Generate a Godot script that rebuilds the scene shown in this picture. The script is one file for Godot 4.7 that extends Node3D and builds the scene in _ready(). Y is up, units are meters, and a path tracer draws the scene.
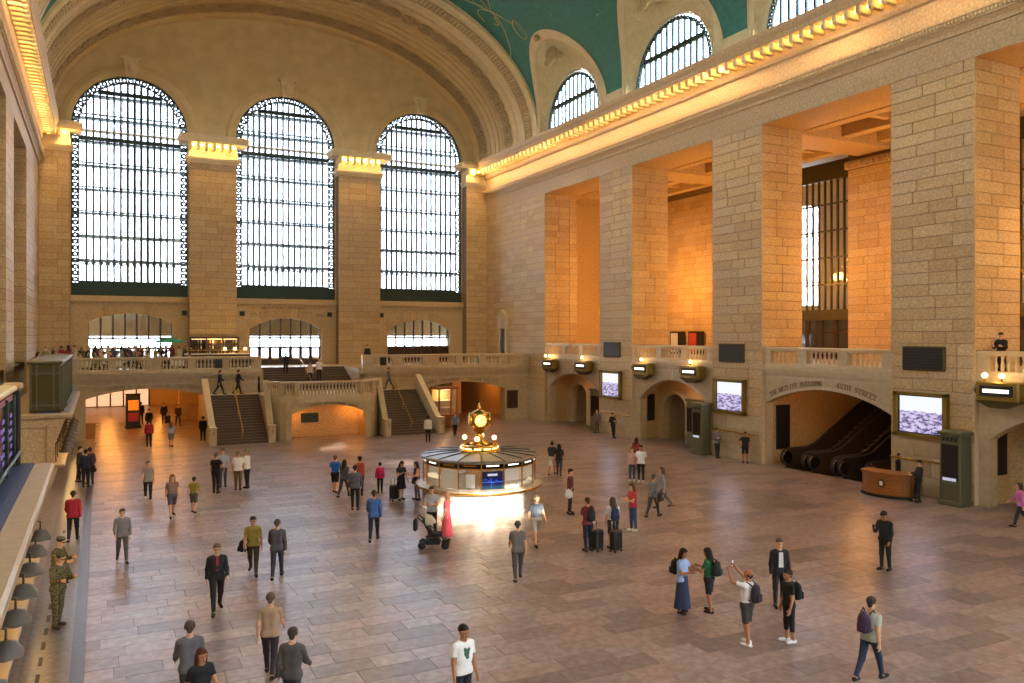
extends Node3D
# Station concourse: x runs north, y up, -z west (toward the three tall windows). Metres.

const WEST := 70.0        # distance from the camera to the west wall
const EAST := -14.0
const NORTH := 32.0
const SOUTH := -4.0
const MID := 14.0
const PIER := 12.12       # bay spacing along the side walls
const PIER0 := 21.53      # start of the pier beside the information desk
const PIERW := 4.0
const VA := 18.0          # vault half width
const VB := 11.5          # vault rise
const VY := 23.3          # vault spring
const ORD := ["first", "second", "third", "fourth", "fifth", "sixth", "seventh", "eighth", "ninth", "tenth"]

var M := {}
var tex := {}
var names := {}
var shapes := {}
var rng := RandomNumberGenerator.new()


class MB:
	var v := PackedVector3Array()
	var n := PackedVector3Array()
	var c := PackedColorArray()
	var ix := PackedInt32Array()
	var col := Color(1, 1, 1)
	var xf := Transform3D.IDENTITY

	func vert(p: Vector3, nn: Vector3) -> void:
		v.append(xf * p)
		n.append((xf.basis * nn).normalized())
		c.append(col)

	func tri(a: Vector3, b: Vector3, d: Vector3) -> void:
		var nn := (b - a).cross(d - a).normalized()
		var k := v.size()
		vert(a, nn)
		vert(b, nn)
		vert(d, nn)
		ix.append_array([k, k + 2, k + 1])

	func quad(a: Vector3, b: Vector3, d: Vector3, e: Vector3) -> void:
		var nn := (d - a).cross(e - b).normalized()
		var k := v.size()
		vert(a, nn)
		vert(b, nn)
		vert(d, nn)
		vert(e, nn)
		ix.append_array([k, k + 2, k + 1, k, k + 3, k + 2])

	func box(lo: Vector3, hi: Vector3) -> MB:
		var p := [Vector3(lo.x, lo.y, lo.z), Vector3(hi.x, lo.y, lo.z), Vector3(hi.x, hi.y, lo.z), Vector3(lo.x, hi.y, lo.z), Vector3(lo.x, lo.y, hi.z), Vector3(hi.x, lo.y, hi.z), Vector3(hi.x, hi.y, hi.z), Vector3(lo.x, hi.y, hi.z)]
		quad(p[4], p[5], p[6], p[7])
		quad(p[1], p[0], p[3], p[2])
		quad(p[5], p[1], p[2], p[6])
		quad(p[0], p[4], p[7], p[3])
		quad(p[7], p[6], p[2], p[3])
		quad(p[0], p[1], p[5], p[4])
		return self

	func cbox(at: Vector3, s: Vector3) -> MB:
		return box(at - s / 2.0, at + s / 2.0)

	func bbox(at: Vector3, s: Vector3, b: float) -> MB:  # box with chamfered edges
		var h := s / 2.0
		for ax in 3:
			for sg in [-1.0, 1.0]:
				var u := (ax + 1) % 3
				var w := (ax + 2) % 3
				var q := []
				for k in [[-1.0, -1.0], [1.0, -1.0], [1.0, 1.0], [-1.0, 1.0]]:
					var p := Vector3.ZERO
					p[ax] = sg * h[ax]
					p[u] = k[0] * (h[u] - b)
					p[w] = k[1] * (h[w] - b)
					q.append(at + p)
				if sg > 0:
					quad(q[0], q[1], q[2], q[3])
				else:
					quad(q[3], q[2], q[1], q[0])
		for ax in 3:
			var u := (ax + 1) % 3
			var w := (ax + 2) % 3
			for k in [[-1.0, -1.0], [1.0, -1.0], [1.0, 1.0], [-1.0, 1.0]]:
				var p := [Vector3.ZERO, Vector3.ZERO, Vector3.ZERO, Vector3.ZERO]
				for j in 4:
					p[j][ax] = (h[ax] - b) * (-1.0 if j < 2 else 1.0)
					var first: bool = j == 0 or j == 3
					p[j][u] = k[0] * (h[u] if first else h[u] - b)
					p[j][w] = k[1] * (h[w] - b if first else h[w])
					p[j] += at
				if k[0] * k[1] > 0:
					quad(p[0], p[1], p[2], p[3])
				else:
					quad(p[3], p[2], p[1], p[0])
		for sx in [-1.0, 1.0]:
			for sy in [-1.0, 1.0]:
				for sz in [-1.0, 1.0]:
					var a := at + Vector3(sx * h.x, sy * (h.y - b), sz * (h.z - b))
					var d := at + Vector3(sx * (h.x - b), sy * h.y, sz * (h.z - b))
					var e := at + Vector3(sx * (h.x - b), sy * (h.y - b), sz * h.z)
					if sx * sy * sz > 0:
						tri(a, d, e)
					else:
						tri(a, e, d)
		return self

	# rows of points; smooth normals; seen from outside rows go up and points go right
	func grid(rows: Array, wrap := false) -> MB:
		var nr := rows.size()
		var nc: int = rows[0].size()
		var k := v.size()
		for i in nr:
			for j in nc:
				var jl := j - 1 if j > 0 else (nc - 2 if wrap else 0)
				var jr := j + 1 if j < nc - 1 else (1 if wrap else nc - 1)
				var du: Vector3 = rows[i][jr] - rows[i][jl]
				var dv: Vector3 = rows[mini(i + 1, nr - 1)][j] - rows[maxi(i - 1, 0)][j]
				var nn := du.cross(dv)
				if nn.length_squared() < 1e-14:
					var i2 := 1 if i == 0 else nr - 2
					du = rows[i2][jr] - rows[i2][jl]
					nn = du.cross(dv)
				vert(rows[i][j], nn.normalized())
		for i in nr - 1:
			for j in nc - 1:
				var a := k + i * nc + j
				ix.append_array([a, a + nc + 1, a + 1, a, a + nc, a + nc + 1])
		return self

	func lathe(prof: Array, seg := 16, at := Vector3.ZERO) -> MB:  # prof of Vector2(radius, y), bottom to top; sharp where a point repeats
		var run := []
		for i in prof.size():
			var p: Vector2 = prof[i]
			if i > 0 and p.is_equal_approx(prof[i - 1]):
				if run.size() > 1:
					grid(run, true)
				run = []
			var row := PackedVector3Array()
			for j in seg + 1:
				var t := TAU * j / seg
				row.append(at + Vector3(p.x * sin(t), p.y, p.x * cos(t)))
			run.append(row)
		if run.size() > 1:
			grid(run, true)
		return self

	func tube(pts: Array, r: float, seg := 8, caps := true) -> MB:
		var rows := []
		var side := Vector3.UP
		for i in pts.size():
			var d: Vector3 = (pts[mini(i + 1, pts.size() - 1)] - pts[maxi(i - 1, 0)]).normalized()
			if i == 0:
				side = (Vector3.UP if absf(d.y) < 0.9 else Vector3.RIGHT)
			var x := side.cross(d).normalized()
			var y := d.cross(x).normalized()
			side = y
			var row := PackedVector3Array()
			for j in seg + 1:
				var t := TAU * j / seg
				row.append(pts[i] + (x * cos(t) + y * sin(t)) * r)
			rows.append(row)
		grid(rows, true)
		if caps:
			for e in [0, rows.size() - 1]:
				for j in seg:
					if e == 0:
						tri(pts[0], rows[0][j + 1], rows[0][j])
					else:
						tri(pts[e], rows[e][j], rows[e][j + 1])
		return self

	func ball(at: Vector3, r: Vector3, seg := 12, rings := 8) -> MB:
		var rows := []
		for i in rings + 1:
			var a := PI * i / rings - PI / 2
			var row := PackedVector3Array()
			for j in seg + 1:
				var t := TAU * j / seg
				row.append(at + Vector3(cos(a) * sin(t) * r.x, sin(a) * r.y, cos(a) * cos(t) * r.z))
			rows.append(row)
		return grid(rows, true)

	func prism(poly: PackedVector2Array, z0: float, z1: float, caps := true) -> MB:
		if Geometry2D.is_polygon_clockwise(poly):
			poly = poly.duplicate()
			poly.reverse()
		var m := poly.size()
		for i in m:
			var a := poly[i]
			var b := poly[(i + 1) % m]
			quad(Vector3(a.x, a.y, z1), Vector3(a.x, a.y, z0), Vector3(b.x, b.y, z0), Vector3(b.x, b.y, z1))
		if caps:
			var t := Geometry2D.triangulate_polygon(poly)
			for i in range(0, t.size(), 3):
				var a := poly[t[i]]
				var b := poly[t[i + 1]]
				var d := poly[t[i + 2]]
				if (b - a).cross(d - a) < 0:
					var s := b
					b = d
					d = s
				tri(Vector3(a.x, a.y, z1), Vector3(b.x, b.y, z1), Vector3(d.x, d.y, z1))
				tri(Vector3(a.x, a.y, z0), Vector3(d.x, d.y, z0), Vector3(b.x, b.y, z0))
		return self

	func mesh() -> ArrayMesh:
		var a := []
		a.resize(Mesh.ARRAY_MAX)
		a[Mesh.ARRAY_VERTEX] = v
		a[Mesh.ARRAY_NORMAL] = n
		a[Mesh.ARRAY_COLOR] = c
		a[Mesh.ARRAY_INDEX] = ix
		var m := ArrayMesh.new()
		m.add_surface_from_arrays(Mesh.PRIMITIVE_TRIANGLES, a)
		return m


# ------------------------------------------------------------------ naming and placing
func numbered(called: String) -> String:
	names[called] = names.get(called, -1) + 1
	return called if names[called] == 0 else "%s_%03d" % [called, names[called]]


func tag(o: Node, label: String, category: String, group := "", kind := "") -> Node:
	o.set_meta("label", label)
	o.set_meta("category", category)
	if group:
		o.set_meta("group", group)
	if kind:
		o.set_meta("kind", kind)
	return o


func thing(called: String, label: String, category: String, at := Vector3.ZERO, turn := 0.0, group := "", kind := "") -> Node3D:
	var o := Node3D.new()
	o.name = numbered(called)
	add_child(o)
	o.position = at
	o.rotation.y = turn
	tag(o, label, category, group, kind)
	return o


func setting(called: String, label: String, category: String) -> Node3D:
	return thing(called, label, category, Vector3.ZERO, 0.0, "", "structure")


func part(called: String, shape, material: Material, parent: Node, at := Transform3D.IDENTITY) -> MeshInstance3D:
	var o := MeshInstance3D.new()
	o.name = called
	o.mesh = shape.mesh() if shape is MB else shape
	o.material_override = material
	o.transform = at
	parent.add_child(o, true)
	return o


func stuff(o: Node) -> Node:
	o.set_meta("kind", "stuff")
	return o


func T(x: float, y: float, z: float) -> Transform3D:
	return Transform3D(Basis.IDENTITY, Vector3(x, y, z))


func TR(at: Vector3, turn: float) -> Transform3D:
	return Transform3D(Basis(Vector3.UP, turn), at)


# frames of the four walls: local x along the wall, y up, z out into the hall
func on_north(x := NORTH) -> Transform3D:   # local x = -distance west
	return Transform3D(Basis(Vector3(0, 0, 1), Vector3(0, 1, 0), Vector3(-1, 0, 0)), Vector3(x, 0, 0))


func on_south(x := SOUTH) -> Transform3D:   # local x = distance west
	return Transform3D(Basis(Vector3(0, 0, -1), Vector3(0, 1, 0), Vector3(1, 0, 0)), Vector3(x, 0, 0))


func on_west(l := WEST) -> Transform3D:     # local x = world x
	return T(0, 0, -l)


func on_east(l := EAST) -> Transform3D:     # local x = -world x
	return Transform3D(Basis(Vector3(-1, 0, 0), Vector3(0, 1, 0), Vector3(0, 0, -1)), Vector3(0, 0, -l))


func at(x: float, y: float, l: float) -> Vector3:
	return Vector3(x, y, -l)


func lamp(where: Vector3, energy: float, color: Color, size := 0.08) -> OmniLight3D:
	var o := OmniLight3D.new()
	o.name = numbered("lamp_glow")
	o.position = where
	o.light_energy = energy
	o.light_color = color
	o.light_size = size
	o.omni_range = 120.0
	o.omni_attenuation = 2.0
	o.shadow_enabled = true
	add_child(o)
	return o


# ------------------------------------------------------------------ materials
func noise_tex(called: String, freq: float, lo: Color, hi: Color, oct := 4, kind := FastNoiseLite.TYPE_SIMPLEX_SMOOTH, side := 512, mid := -1.0, normal := false) -> NoiseTexture2D:
	var f := FastNoiseLite.new()
	f.seed = called.hash() % 10000
	f.noise_type = kind
	f.frequency = freq
	f.fractal_octaves = oct
	var t := NoiseTexture2D.new()
	t.width = side
	t.height = side
	t.seamless = true
	t.noise = f
	if normal:
		t.as_normal_map = true
		t.bump_strength = 6.0
	else:
		var g := Gradient.new()
		g.set_color(0, lo)
		g.set_color(1, hi)
		if mid > 0.0:
			g.set_offset(0, mid - 0.12)
			g.set_offset(1, mid + 0.12)
		t.color_ramp = g
	tex[called] = t
	return t


func mat(called: String, hex: String, rough := 0.7, metal := 0.0, o := {}) -> StandardMaterial3D:
	var m := StandardMaterial3D.new()
	m.resource_name = called
	m.albedo_color = Color(hex)
	m.roughness = rough
	m.metallic = metal
	if o.has("tex"):
		m.albedo_texture = tex[o.tex]
		m.uv1_triplanar = true
		m.uv1_world_triplanar = not o.has("local")
		m.uv1_scale = Vector3.ONE / float(o.get("size", 2.0))
	if o.has("bump"):
		m.heightmap_enabled = true
		m.heightmap_texture = tex[o.bump]
		m.heightmap_scale = o.get("relief", 1.0)
		m.uv1_triplanar = true
		m.uv1_world_triplanar = not o.has("local")
		m.uv1_scale = Vector3.ONE / float(o.get("size", 2.0))
	if o.has("glow"):
		m.emission_enabled = true
		m.emission = Color(o.get("gcol", hex))
		m.emission_energy_multiplier = o.glow
	if o.has("alpha"):
		m.transparency = BaseMaterial3D.TRANSPARENCY_ALPHA
		m.albedo_color.a = o.alpha
	if o.has("vc"):
		m.vertex_color_use_as_albedo = true
	if o.has("spec"):
		m.metallic_specular = o.spec
	if o.has("coat"):
		m.clearcoat_enabled = true
		m.clearcoat = o.coat
		m.clearcoat_roughness = 0.08
	M[called] = m
	return m


func cloth(hex: String) -> StandardMaterial3D:
	var k := "cloth_" + hex
	if not M.has(k):
		mat(k, hex, 0.85, 0.0, {"bump": "weave", "relief": 0.3, "size": 0.25, "local": 1})
	return M[k]


func materials() -> void:
	noise_tex("mottle", 0.02, Color(0.78, 0.76, 0.74), Color(1, 1, 1), 5)
	noise_tex("soft", 0.01, Color(0.9, 0.89, 0.87), Color(1, 1, 1), 5)
	noise_tex("vein", 0.012, Color(0.74, 0.71, 0.71), Color(1, 1, 1), 5, FastNoiseLite.TYPE_SIMPLEX_SMOOTH, 512)
	noise_tex("bumpy", 0.03, Color(0, 0, 0), Color(1, 1, 1), 5)
	noise_tex("wavy", 0.008, Color(0, 0, 0), Color(1, 1, 1), 3)
	noise_tex("leafy", 0.035, Color(0, 0, 0), Color(1, 1, 1), 3, FastNoiseLite.TYPE_SIMPLEX, 512, 0.5)
	noise_tex("weave", 0.2, Color(0, 0, 0), Color(1, 1, 1), 2, FastNoiseLite.TYPE_VALUE, 128)
	noise_tex("camo", 0.03, Color("3d3b28"), Color("8d8763"), 3, FastNoiseLite.TYPE_SIMPLEX, 256, 0.5)
	noise_tex("wood", 0.02, Color(0.6, 0.55, 0.5), Color(1, 1, 1), 4)
	for k in 5:
		mat("stone_%d" % k, ["d0b382", "d6ba8b", "c8aa7a", "ceb287", "d3b480"][k], 0.62, 0.0, {"tex": "mottle", "size": 1.7, "bump": "bumpy", "relief": 0.2})
	for k in 3:
		mat("grey_stone_%d" % k, ["bda986", "c8b592", "b29c7a"][k], 0.42, 0.0, {"tex": "soft", "size": 2.2, "bump": "bumpy", "relief": 0.1})
	mat("joint", "7d6448", 0.9)
	mat("plaster", "d8c08c", 0.75, 0.0, {"tex": "soft", "size": 9.0})
	mat("cream", "e0cda2", 0.65, 0.0, {"tex": "soft", "size": 4.0})
	mat("cream_relief", "e6d4a6", 0.65, 0.0, {"tex": "soft", "size": 3.2, "bump": "leafy", "relief": 7.0})
	mat("ornament", "cdb488", 0.65, 0.0, {"tex": "soft", "size": 4.0, "bump": "leafy", "relief": 12.0})
	mat("teal", "2d8076", 0.6, 0.0, {"tex": "mottle", "size": 5.0})
	mat("gold_paint", "c9bd7c", 0.5, 0.2)
	mat("iron", "25332f", 0.45, 0.5)
	mat("iron_green", "2c3d35", 0.5, 0.4)
	mat("glass", "eef6ff", 0.03, 0.0, {"alpha": 0.06})
	mat("hazy_glass", "8fa3b8", 0.05, 0.0, {"alpha": 0.42})
	mat("dark_glass", "20221f", 0.06, 0.0, {"alpha": 0.5})
	mat("brass", "b98a3c", 0.28, 1.0)
	mat("gold", "d8a848", 0.25, 1.0)
	mat("bronze", "5c5233", 0.42, 0.7, {"tex": "mottle", "size": 0.8})
	mat("verdigris", "6f6f56", 0.45, 0.4, {"tex": "mottle", "size": 0.8})
	mat("chrome", "b9b4ac", 0.18, 1.0)
	mat("black", "121113", 0.5)
	mat("black_gloss", "0d0d0f", 0.12)
	mat("black_rubber", "17161a", 0.55)
	mat("dark_wood", "4a2d1a", 0.45, 0.0, {"tex": "wood", "size": 0.7})
	mat("desk_wood", "a9682c", 0.35, 0.0, {"tex": "wood", "size": 0.9})
	mat("white", "e4e0d6", 0.5)
	mat("screen_dark", "1b1a20", 0.2)
	mat("bulb_warm", "fff0d0", 0.4, 0.0, {"glow": 9.0, "gcol": "ffc868"})
	mat("bulb_soft", "fff0d0", 0.4, 0.0, {"glow": 2.6, "gcol": "ffd99a"})
	mat("tube_white", "ffffff", 0.4, 0.0, {"glow": 1.5, "gcol": "fff3dc"})
	mat("tread", "6b5546", 0.55, 0.0, {"tex": "mottle", "size": 0.9})
	mat("carpet", "454f70", 0.9, 0.0, {"bump": "weave", "relief": 0.5, "size": 0.4})
	mat("paper", "dcdcd8", 0.7)
	for k in 6:
		mat("marble_%d" % k, ["9b8880", "a9968d", "8d7b74", "a08f88", "a58d82", "82736e"][k], 0.32, 0.0, {"tex": "vein", "size": 1.9, "bump": "wavy", "relief": 0.12})
	mat("marble_mixed", "ffffff", 0.32, 0.0, {"tex": "vein", "size": 1.9, "bump": "wavy", "relief": 0.12, "vc": 1})
	mat("marble_dark", "4c453f", 0.3, 0.0, {"tex": "vein", "size": 1.3})
	mat("marble_grey", "837b70", 0.3, 0.0, {"tex": "vein", "size": 1.3})
	mat("grout", "6d5848", 0.8)
	mat("door_glow", "fff2dc", 0.4, 0.0, {"glow": 0.4, "gcol": "ffe6c4"})
	mat("gold_dull", "8f7a3e", 0.42, 0.8)
	mat("esc_panel", "443b33", 0.25, 0.4)
	mat("esc_step", "3a312b", 0.45, 0.5)
	mat("dark_glass_solid", "15161a", 0.12)
	mat("shade_grey", "6d665c", 0.5, 0.3)
	mat("purple_glow", "241c30", 0.4, 0.0, {"glow": 0.25, "gcol": "9d78e8"})
	mat("red_glow", "5a1820", 0.4, 0.0, {"glow": 0.08, "gcol": "d02838"})
	mat("orange_glow", "ff9a2e", 0.4, 0.0, {"glow": 0.25, "gcol": "e08a28"})
	mat("pale_glow", "dfe6ff", 0.4, 0.0, {"glow": 0.25, "gcol": "cfd6ff"})
	mat("dial_glow", "fff0c0", 0.4, 0.0, {"glow": 0.3, "gcol": "ffcf74"})
	mat("poster_red", "8a2030", 0.5)
	mat("booth_marble", "c9bfb2", 0.25, 0.0, {"tex": "vein", "size": 1.5})
	mat("brass_sheet", "a87a34", 0.35, 0.8)
	mat("steel", "9a9790", 0.36, 0.75, {"tex": "mottle", "size": 1.4})
	screen_pictures()


func picture(called: String, im: Image, energy: float) -> void:
	var m := StandardMaterial3D.new()
	m.resource_name = called
	m.albedo_color = Color(0.02, 0.02, 0.02)
	m.roughness = 0.3
	m.emission_enabled = true
	m.emission = Color.BLACK
	m.emission_texture = ImageTexture.create_from_image(im)
	m.emission_energy_multiplier = energy
	M[called] = m


func screen_pictures() -> void:
	# pale winter landscape on the pier screens
	var im := Image.create(192, 144, false, Image.FORMAT_RGB8)
	var f := FastNoiseLite.new()
	f.seed = 5
	f.frequency = 0.02
	for y in 144:
		for x in 192:
			var v := y / 143.0
			var ridge := 0.42 + 0.05 * f.get_noise_2d(x, 0.0)
			var c := Color(0.97, 0.98, 1.0)
			if v > ridge:
				var q := f.get_noise_2d(x * 1.3, y * 3.2 + 40) + 0.55 * f.get_noise_2d(x * 4.0, y * 7.0)
				c = Color(0.86, 0.82, 0.95).lerp(Color(0.3, 0.24, 0.45), clampf(0.25 + q * 1.5 * (0.4 + v), 0.0, 1.0))
			im.set_pixel(x, y, c)
	picture("landscape", im, 0.75)
	# route map on the booth screen
	var rm := Image.create(96, 80, false, Image.FORMAT_RGB8)
	rm.fill(Color(0.03, 0.05, 0.3))
	rm.fill_rect(Rect2i(0, 0, 96, 28), Color(0.05, 0.05, 0.16))
	rm.fill_rect(Rect2i(24, 10, 46, 10), Color(0.75, 0.75, 0.8))
	rm.fill_rect(Rect2i(0, 62, 96, 18), Color(0.02, 0.28, 0.4))
	for k in 5:
		rm.fill_rect(Rect2i(6 + k * 18, 34 + (k * 7) % 17, 14, 3), Color(0.2, 0.4, 0.9))
	rm.fill_rect(Rect2i(0, 46, 96, 2), Color(0.35, 0.55, 1.0))
	rm.fill_rect(Rect2i(40, 30, 2, 40), Color(0.35, 0.55, 1.0))
	picture("route_map", rm, 1.0)


func _ready() -> void:
	rng.seed = 7
	# camera
	var cam := Camera3D.new()
	cam.name = "camera"
	cam.projection = Camera3D.PROJECTION_FRUSTUM
	cam.near = 0.05
	cam.far = 400.0
	cam.size = 0.05 * 683.0 / 821.0
	cam.frustum_offset = Vector2(0, -0.05 * 6.5 / 821.0)
	cam.position = Vector3(0, 7, 0)
	cam.rotation.y = -atan2(412.0, 821.0)
	add_child(cam)
	cam.current = true
	# sky and exposure
	var env := Environment.new()
	env.background_mode = Environment.BG_SKY
	var sky := ProceduralSkyMaterial.new()
	sky.sky_top_color = Color(0.66, 0.78, 0.93)
	sky.sky_horizon_color = Color(0.93, 0.96, 1.0)
	sky.sky_curve = 0.22
	sky.ground_horizon_color = Color(0.86, 0.93, 1.0)
	sky.ground_bottom_color = Color(0.62, 0.66, 0.7)
	sky.sky_energy_multiplier = 4.2
	sky.ground_energy_multiplier = 3.6
	env.sky = Sky.new()
	env.sky.sky_material = sky
	env.tonemap_mode = Environment.TONE_MAPPER_LINEAR
	env.tonemap_exposure = 1.36
	env.sdfgi_enabled = true
	env.ssao_enabled = true
	env.ssil_enabled = true
	var we := WorldEnvironment.new()
	we.name = "environment"
	we.environment = env
	add_child(we)
	# morning sun through the windows behind the viewer
	var sun := DirectionalLight3D.new()
	sun.name = "sun"
	sun.light_color = Color(1.0, 0.95, 0.86)
	sun.light_energy = 12.0
	sun.light_angular_distance = 0.53
	sun.shadow_enabled = true
	sun.sky_mode = DirectionalLight3D.SKY_MODE_LIGHT_ONLY
	add_child(sun)
	sun.look_at_from_position(Vector3(13.5 - 0.2 * 43.0, 0.3 + 0.394 * 43.0, 14), Vector3(13.5, 0.3, -29))
	materials()
	build_floor()
	build_vault()
	build_west()
	build_side_walls()
	build_gallery()
	build_east()
	build_sun_blockers()
	build_balcony_and_stairs()
	build_north_arches()
	build_ticket_side()
	build_booth()
	build_furnishing()
	build_restaurant()
	build_people()


const TONES := ["d0b382", "d6ba8b", "c8aa7a", "ceb287", "d3b480"]
const FLOOR_TONES := ["9b8880", "a9968d", "8d7b74", "a08f88", "a58d82", "82736e"]


func tone(list: Array, k: int) -> Color:
	return Color(list[k % list.size()]).srgb_to_linear()


func stone_mixed() -> Material:
	if not M.has("stone_mixed"):
		mat("stone_mixed", "ffffff", 0.62, 0.0, {"tex": "mottle", "size": 1.7, "bump": "bumpy", "relief": 0.2, "vc": 1})
	return M.stone_mixed


# courses of stone blocks on a face: local x 0..w, y y0..y1, faces at z = 0
func ashlar(parent: Node, xf: Transform3D, w: float, y0: float, y1: float, course: float, lens: Array, grey := false, merged: MB = null) -> void:
	var rows := maxi(1, roundi((y1 - y0) / course))
	var h := (y1 - y0) / rows
	for r in rows:
		var x := 0.0
		var k := rng.randi_range(0, lens.size() - 1)
		while x < w - 0.01:
			var len: float = lens[k % lens.size()]
			k += 1
			if w - x - len < 0.45:
				len = w - x
			len = snappedf(len, 0.05) if w - x - len > 0.01 else len
			var pos := Vector3(x + len / 2, y0 + (r + 0.5) * h, -0.045)
			if merged:
				merged.xf = xf
				merged.col = tone(TONES, rng.randi())
				merged.cbox(pos, Vector3(len - 0.025, h - 0.025, 0.09))
			else:
				var key := "block %.2f %.2f" % [len, h]
				if not shapes.has(key):
					shapes[key] = MB.new().bbox(Vector3.ZERO, Vector3(len - 0.022, h - 0.022, 0.09), 0.012).mesh()
				part("stone_block", shapes[key], M["grey_stone_%d" % rng.randi_range(0, 2)] if grey else M["stone_%d" % rng.randi_range(0, 4)], parent, xf * Transform3D(Basis.IDENTITY, pos))
			x += len


func arch_top(x: float, hw: float, spring: float, rise: float) -> float:
	if rise > hw * 0.7:
		return spring + rise * sqrt(maxf(0.0, 1.0 - x * x / (hw * hw)))
	var r := (hw * hw + rise * rise) / (2.0 * rise)
	return spring + sqrt(maxf(0.0, r * r - x * x)) - (r - rise)


# wall in local x/y with arched openings [centre, half width, sill, spring, rise]
func arched_wall(mb: MB, x0: float, x1: float, y0: float, y1: float, ops: Array, thick: float, seg := 24) -> void:
	var x := x0
	for op in ops:
		var c: float = op[0]
		var hw: float = op[1]
		slab(mb, x, c - hw, y0, y1, thick)
		if op[2] > y0:
			slab(mb, c - hw, c + hw, y0, op[2], thick)
		for j in seg:
			var ta := -cos(PI * j / seg) * hw
			var tb := -cos(PI * (j + 1) / seg) * hw
			var ya := arch_top(ta, hw, op[3], op[4])
			var yb := arch_top(tb, hw, op[3], op[4])
			var a := Vector3(c + ta, ya, 0)
			var b := Vector3(c + tb, yb, 0)
			var d := Vector3(0, 0, -thick)
			mb.quad(a, b, Vector3(b.x, y1, 0), Vector3(a.x, y1, 0))
			mb.quad(b + d, a + d, Vector3(a.x, y1, -thick), Vector3(b.x, y1, -thick))
			mb.quad(a, a + d, b + d, b)
		x = c + hw
	slab(mb, x, x1, y0, y1, thick)


func slab(mb: MB, x0: float, x1: float, y0: float, y1: float, thick: float) -> void:
	if x1 - x0 > 0.001:
		mb.box(Vector3(x0, y0, -thick), Vector3(x1, y1, 0))


# letters set one by one along an arc (radius > 0, centre below) or on a straight line
func lettering(words: String, size: float, centre: Vector2, radius: float, start_deg: float, step: float, z: float, depth := 0.03) -> MB:
	var mb := MB.new()
	var font := SystemFont.new()
	font.font_names = PackedStringArray(["Droid Serif"])
	for i in words.length():
		if words[i] == " ":
			continue
		var tm := TextMesh.new()
		tm.text = words[i]
		tm.font = font
		tm.font_size = 32
		tm.pixel_size = size / 24.0
		tm.depth = depth
		tm.curve_step = 4.0
		var a := deg_to_rad(start_deg) - i * step / radius
		var where := Transform3D(Basis(Vector3.BACK, a - PI / 2), Vector3(centre.x + radius * cos(a), centre.y + radius * sin(a), z))
		var arr := tm.get_mesh_arrays()
		var base := mb.v.size()
		for p in arr[Mesh.ARRAY_VERTEX]:
			mb.v.append(where * p)
			mb.c.append(Color.WHITE)
		for p in arr[Mesh.ARRAY_NORMAL]:
			mb.n.append(where.basis * p)
		if arr[Mesh.ARRAY_INDEX] != null:
			for p in arr[Mesh.ARRAY_INDEX]:
				mb.ix.append(base + p)
		else:
			for p in arr[Mesh.ARRAY_VERTEX].size():
				mb.ix.append(base + p)
	return mb


# ------------------------------------------------------------------ floor
func build_floor() -> void:
	var f := setting("floor", "polished pinkish marble floor of long slabs in running courses", "floor")
	part("bed", MB.new().box(at(-4.5, -0.3, 90), at(46, -0.03, -15)), M.grout, f)
	var tw := 1.26
	var td := 0.62
	var rest := MB.new()
	var near := []
	var cells := []
	for r in range(0, 117):
		var l0 := 0.6 + r * td
		var x := -0.3 - rng.randf() * tw
		while x < 32.0:
			var w: float = tw * [1.0, 1.0, 0.75, 1.25][rng.randi_range(0, 3)]
			var xa := maxf(x, -0.3)
			var xb := minf(x + w, 32.0)
			x += w
			if xb - xa < 0.15:
				continue
			var c := Vector2((xa + xb) / 2, l0 + td / 2)
			var d := c.x * 0.4485 + c.y * 0.8938
			var u := (c.x * 0.8938 - c.y * 0.4485) / d * 821 + 512
			var v := 335 + 7.0 / d * 821
			var show := u > -10 and u < 1034 and v < 700 and l0 > 3
			cells.append([xa, xb, l0, show, d])
	var order := cells.filter(func(q): return q[3])
	order.sort_custom(func(p, q): return p[4] < q[4])
	var cut: float = order[299][4]
	for q in cells:
		var k := rng.randi_range(0, 5)
		var dy := rng.randf_range(-0.0012, 0.0012)
		var s := Vector3(q[1] - q[0] - 0.008, 0.03, td - 0.008)
		var c := at((q[0] + q[1]) / 2, -0.015 + dy, q[2] + td / 2)
		if q[3] and q[4] <= cut:
			var key := "slab %.2f" % s.x
			if not shapes.has(key):
				shapes[key] = MB.new().bbox(Vector3.ZERO, s, 0.004).mesh()
			part("marble_slab", shapes[key], M["marble_%d" % k], f, Transform3D(Basis.IDENTITY, c))
		else:
			rest.col = tone(FLOOR_TONES, k)
			rest.cbox(c, s)
	stuff(part("distant_slabs", rest, M.marble_mixed, f))
	# slabs inside the passages and side bands along the ticket windows
	part("passage_floor", MB.new().box(at(-4.3, -0.03, 89), at(32, 0.0, 73.2)), M.marble_4, f)
	part("recess_floor", MB.new().box(at(32, -0.03, 72), at(45, 0.0, -14)), M.marble_2, f)
	part("end_floor", MB.new().box(at(-4.3, -0.03, 0.6), at(32, 0.0, -14)), M.marble_3, f)
	part("dark_border", MB.new().box(at(-0.56, -0.02, 62), at(-0.3, 0.001, 0.6)), M.marble_dark, f)
	part("grey_border", MB.new().box(at(-1.5, -0.02, 62), at(-0.56, 0.001, 0.6)), M.marble_grey, f)
	part("pale_border", MB.new().box(at(-4.3, -0.02, 62), at(-1.5, 0.001, 0.6)), M.marble_1, f)
	var dash := MB.new()
	for k in 26:
		dash.box(at(-1.18, 0.0, 8.5 + k * 1.0), at(-1.1, 0.006, 8.0 + k * 1.0))
	stuff(part("dashed_line", dash, M.black, f))


# ------------------------------------------------------------------ vault
func vault(x_side: float, y: float) -> float:   # distance from the middle at height y
	return VA * sqrt(maxf(0.0, 1.0 - pow((y - VY) / VB, 2.0)))


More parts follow.
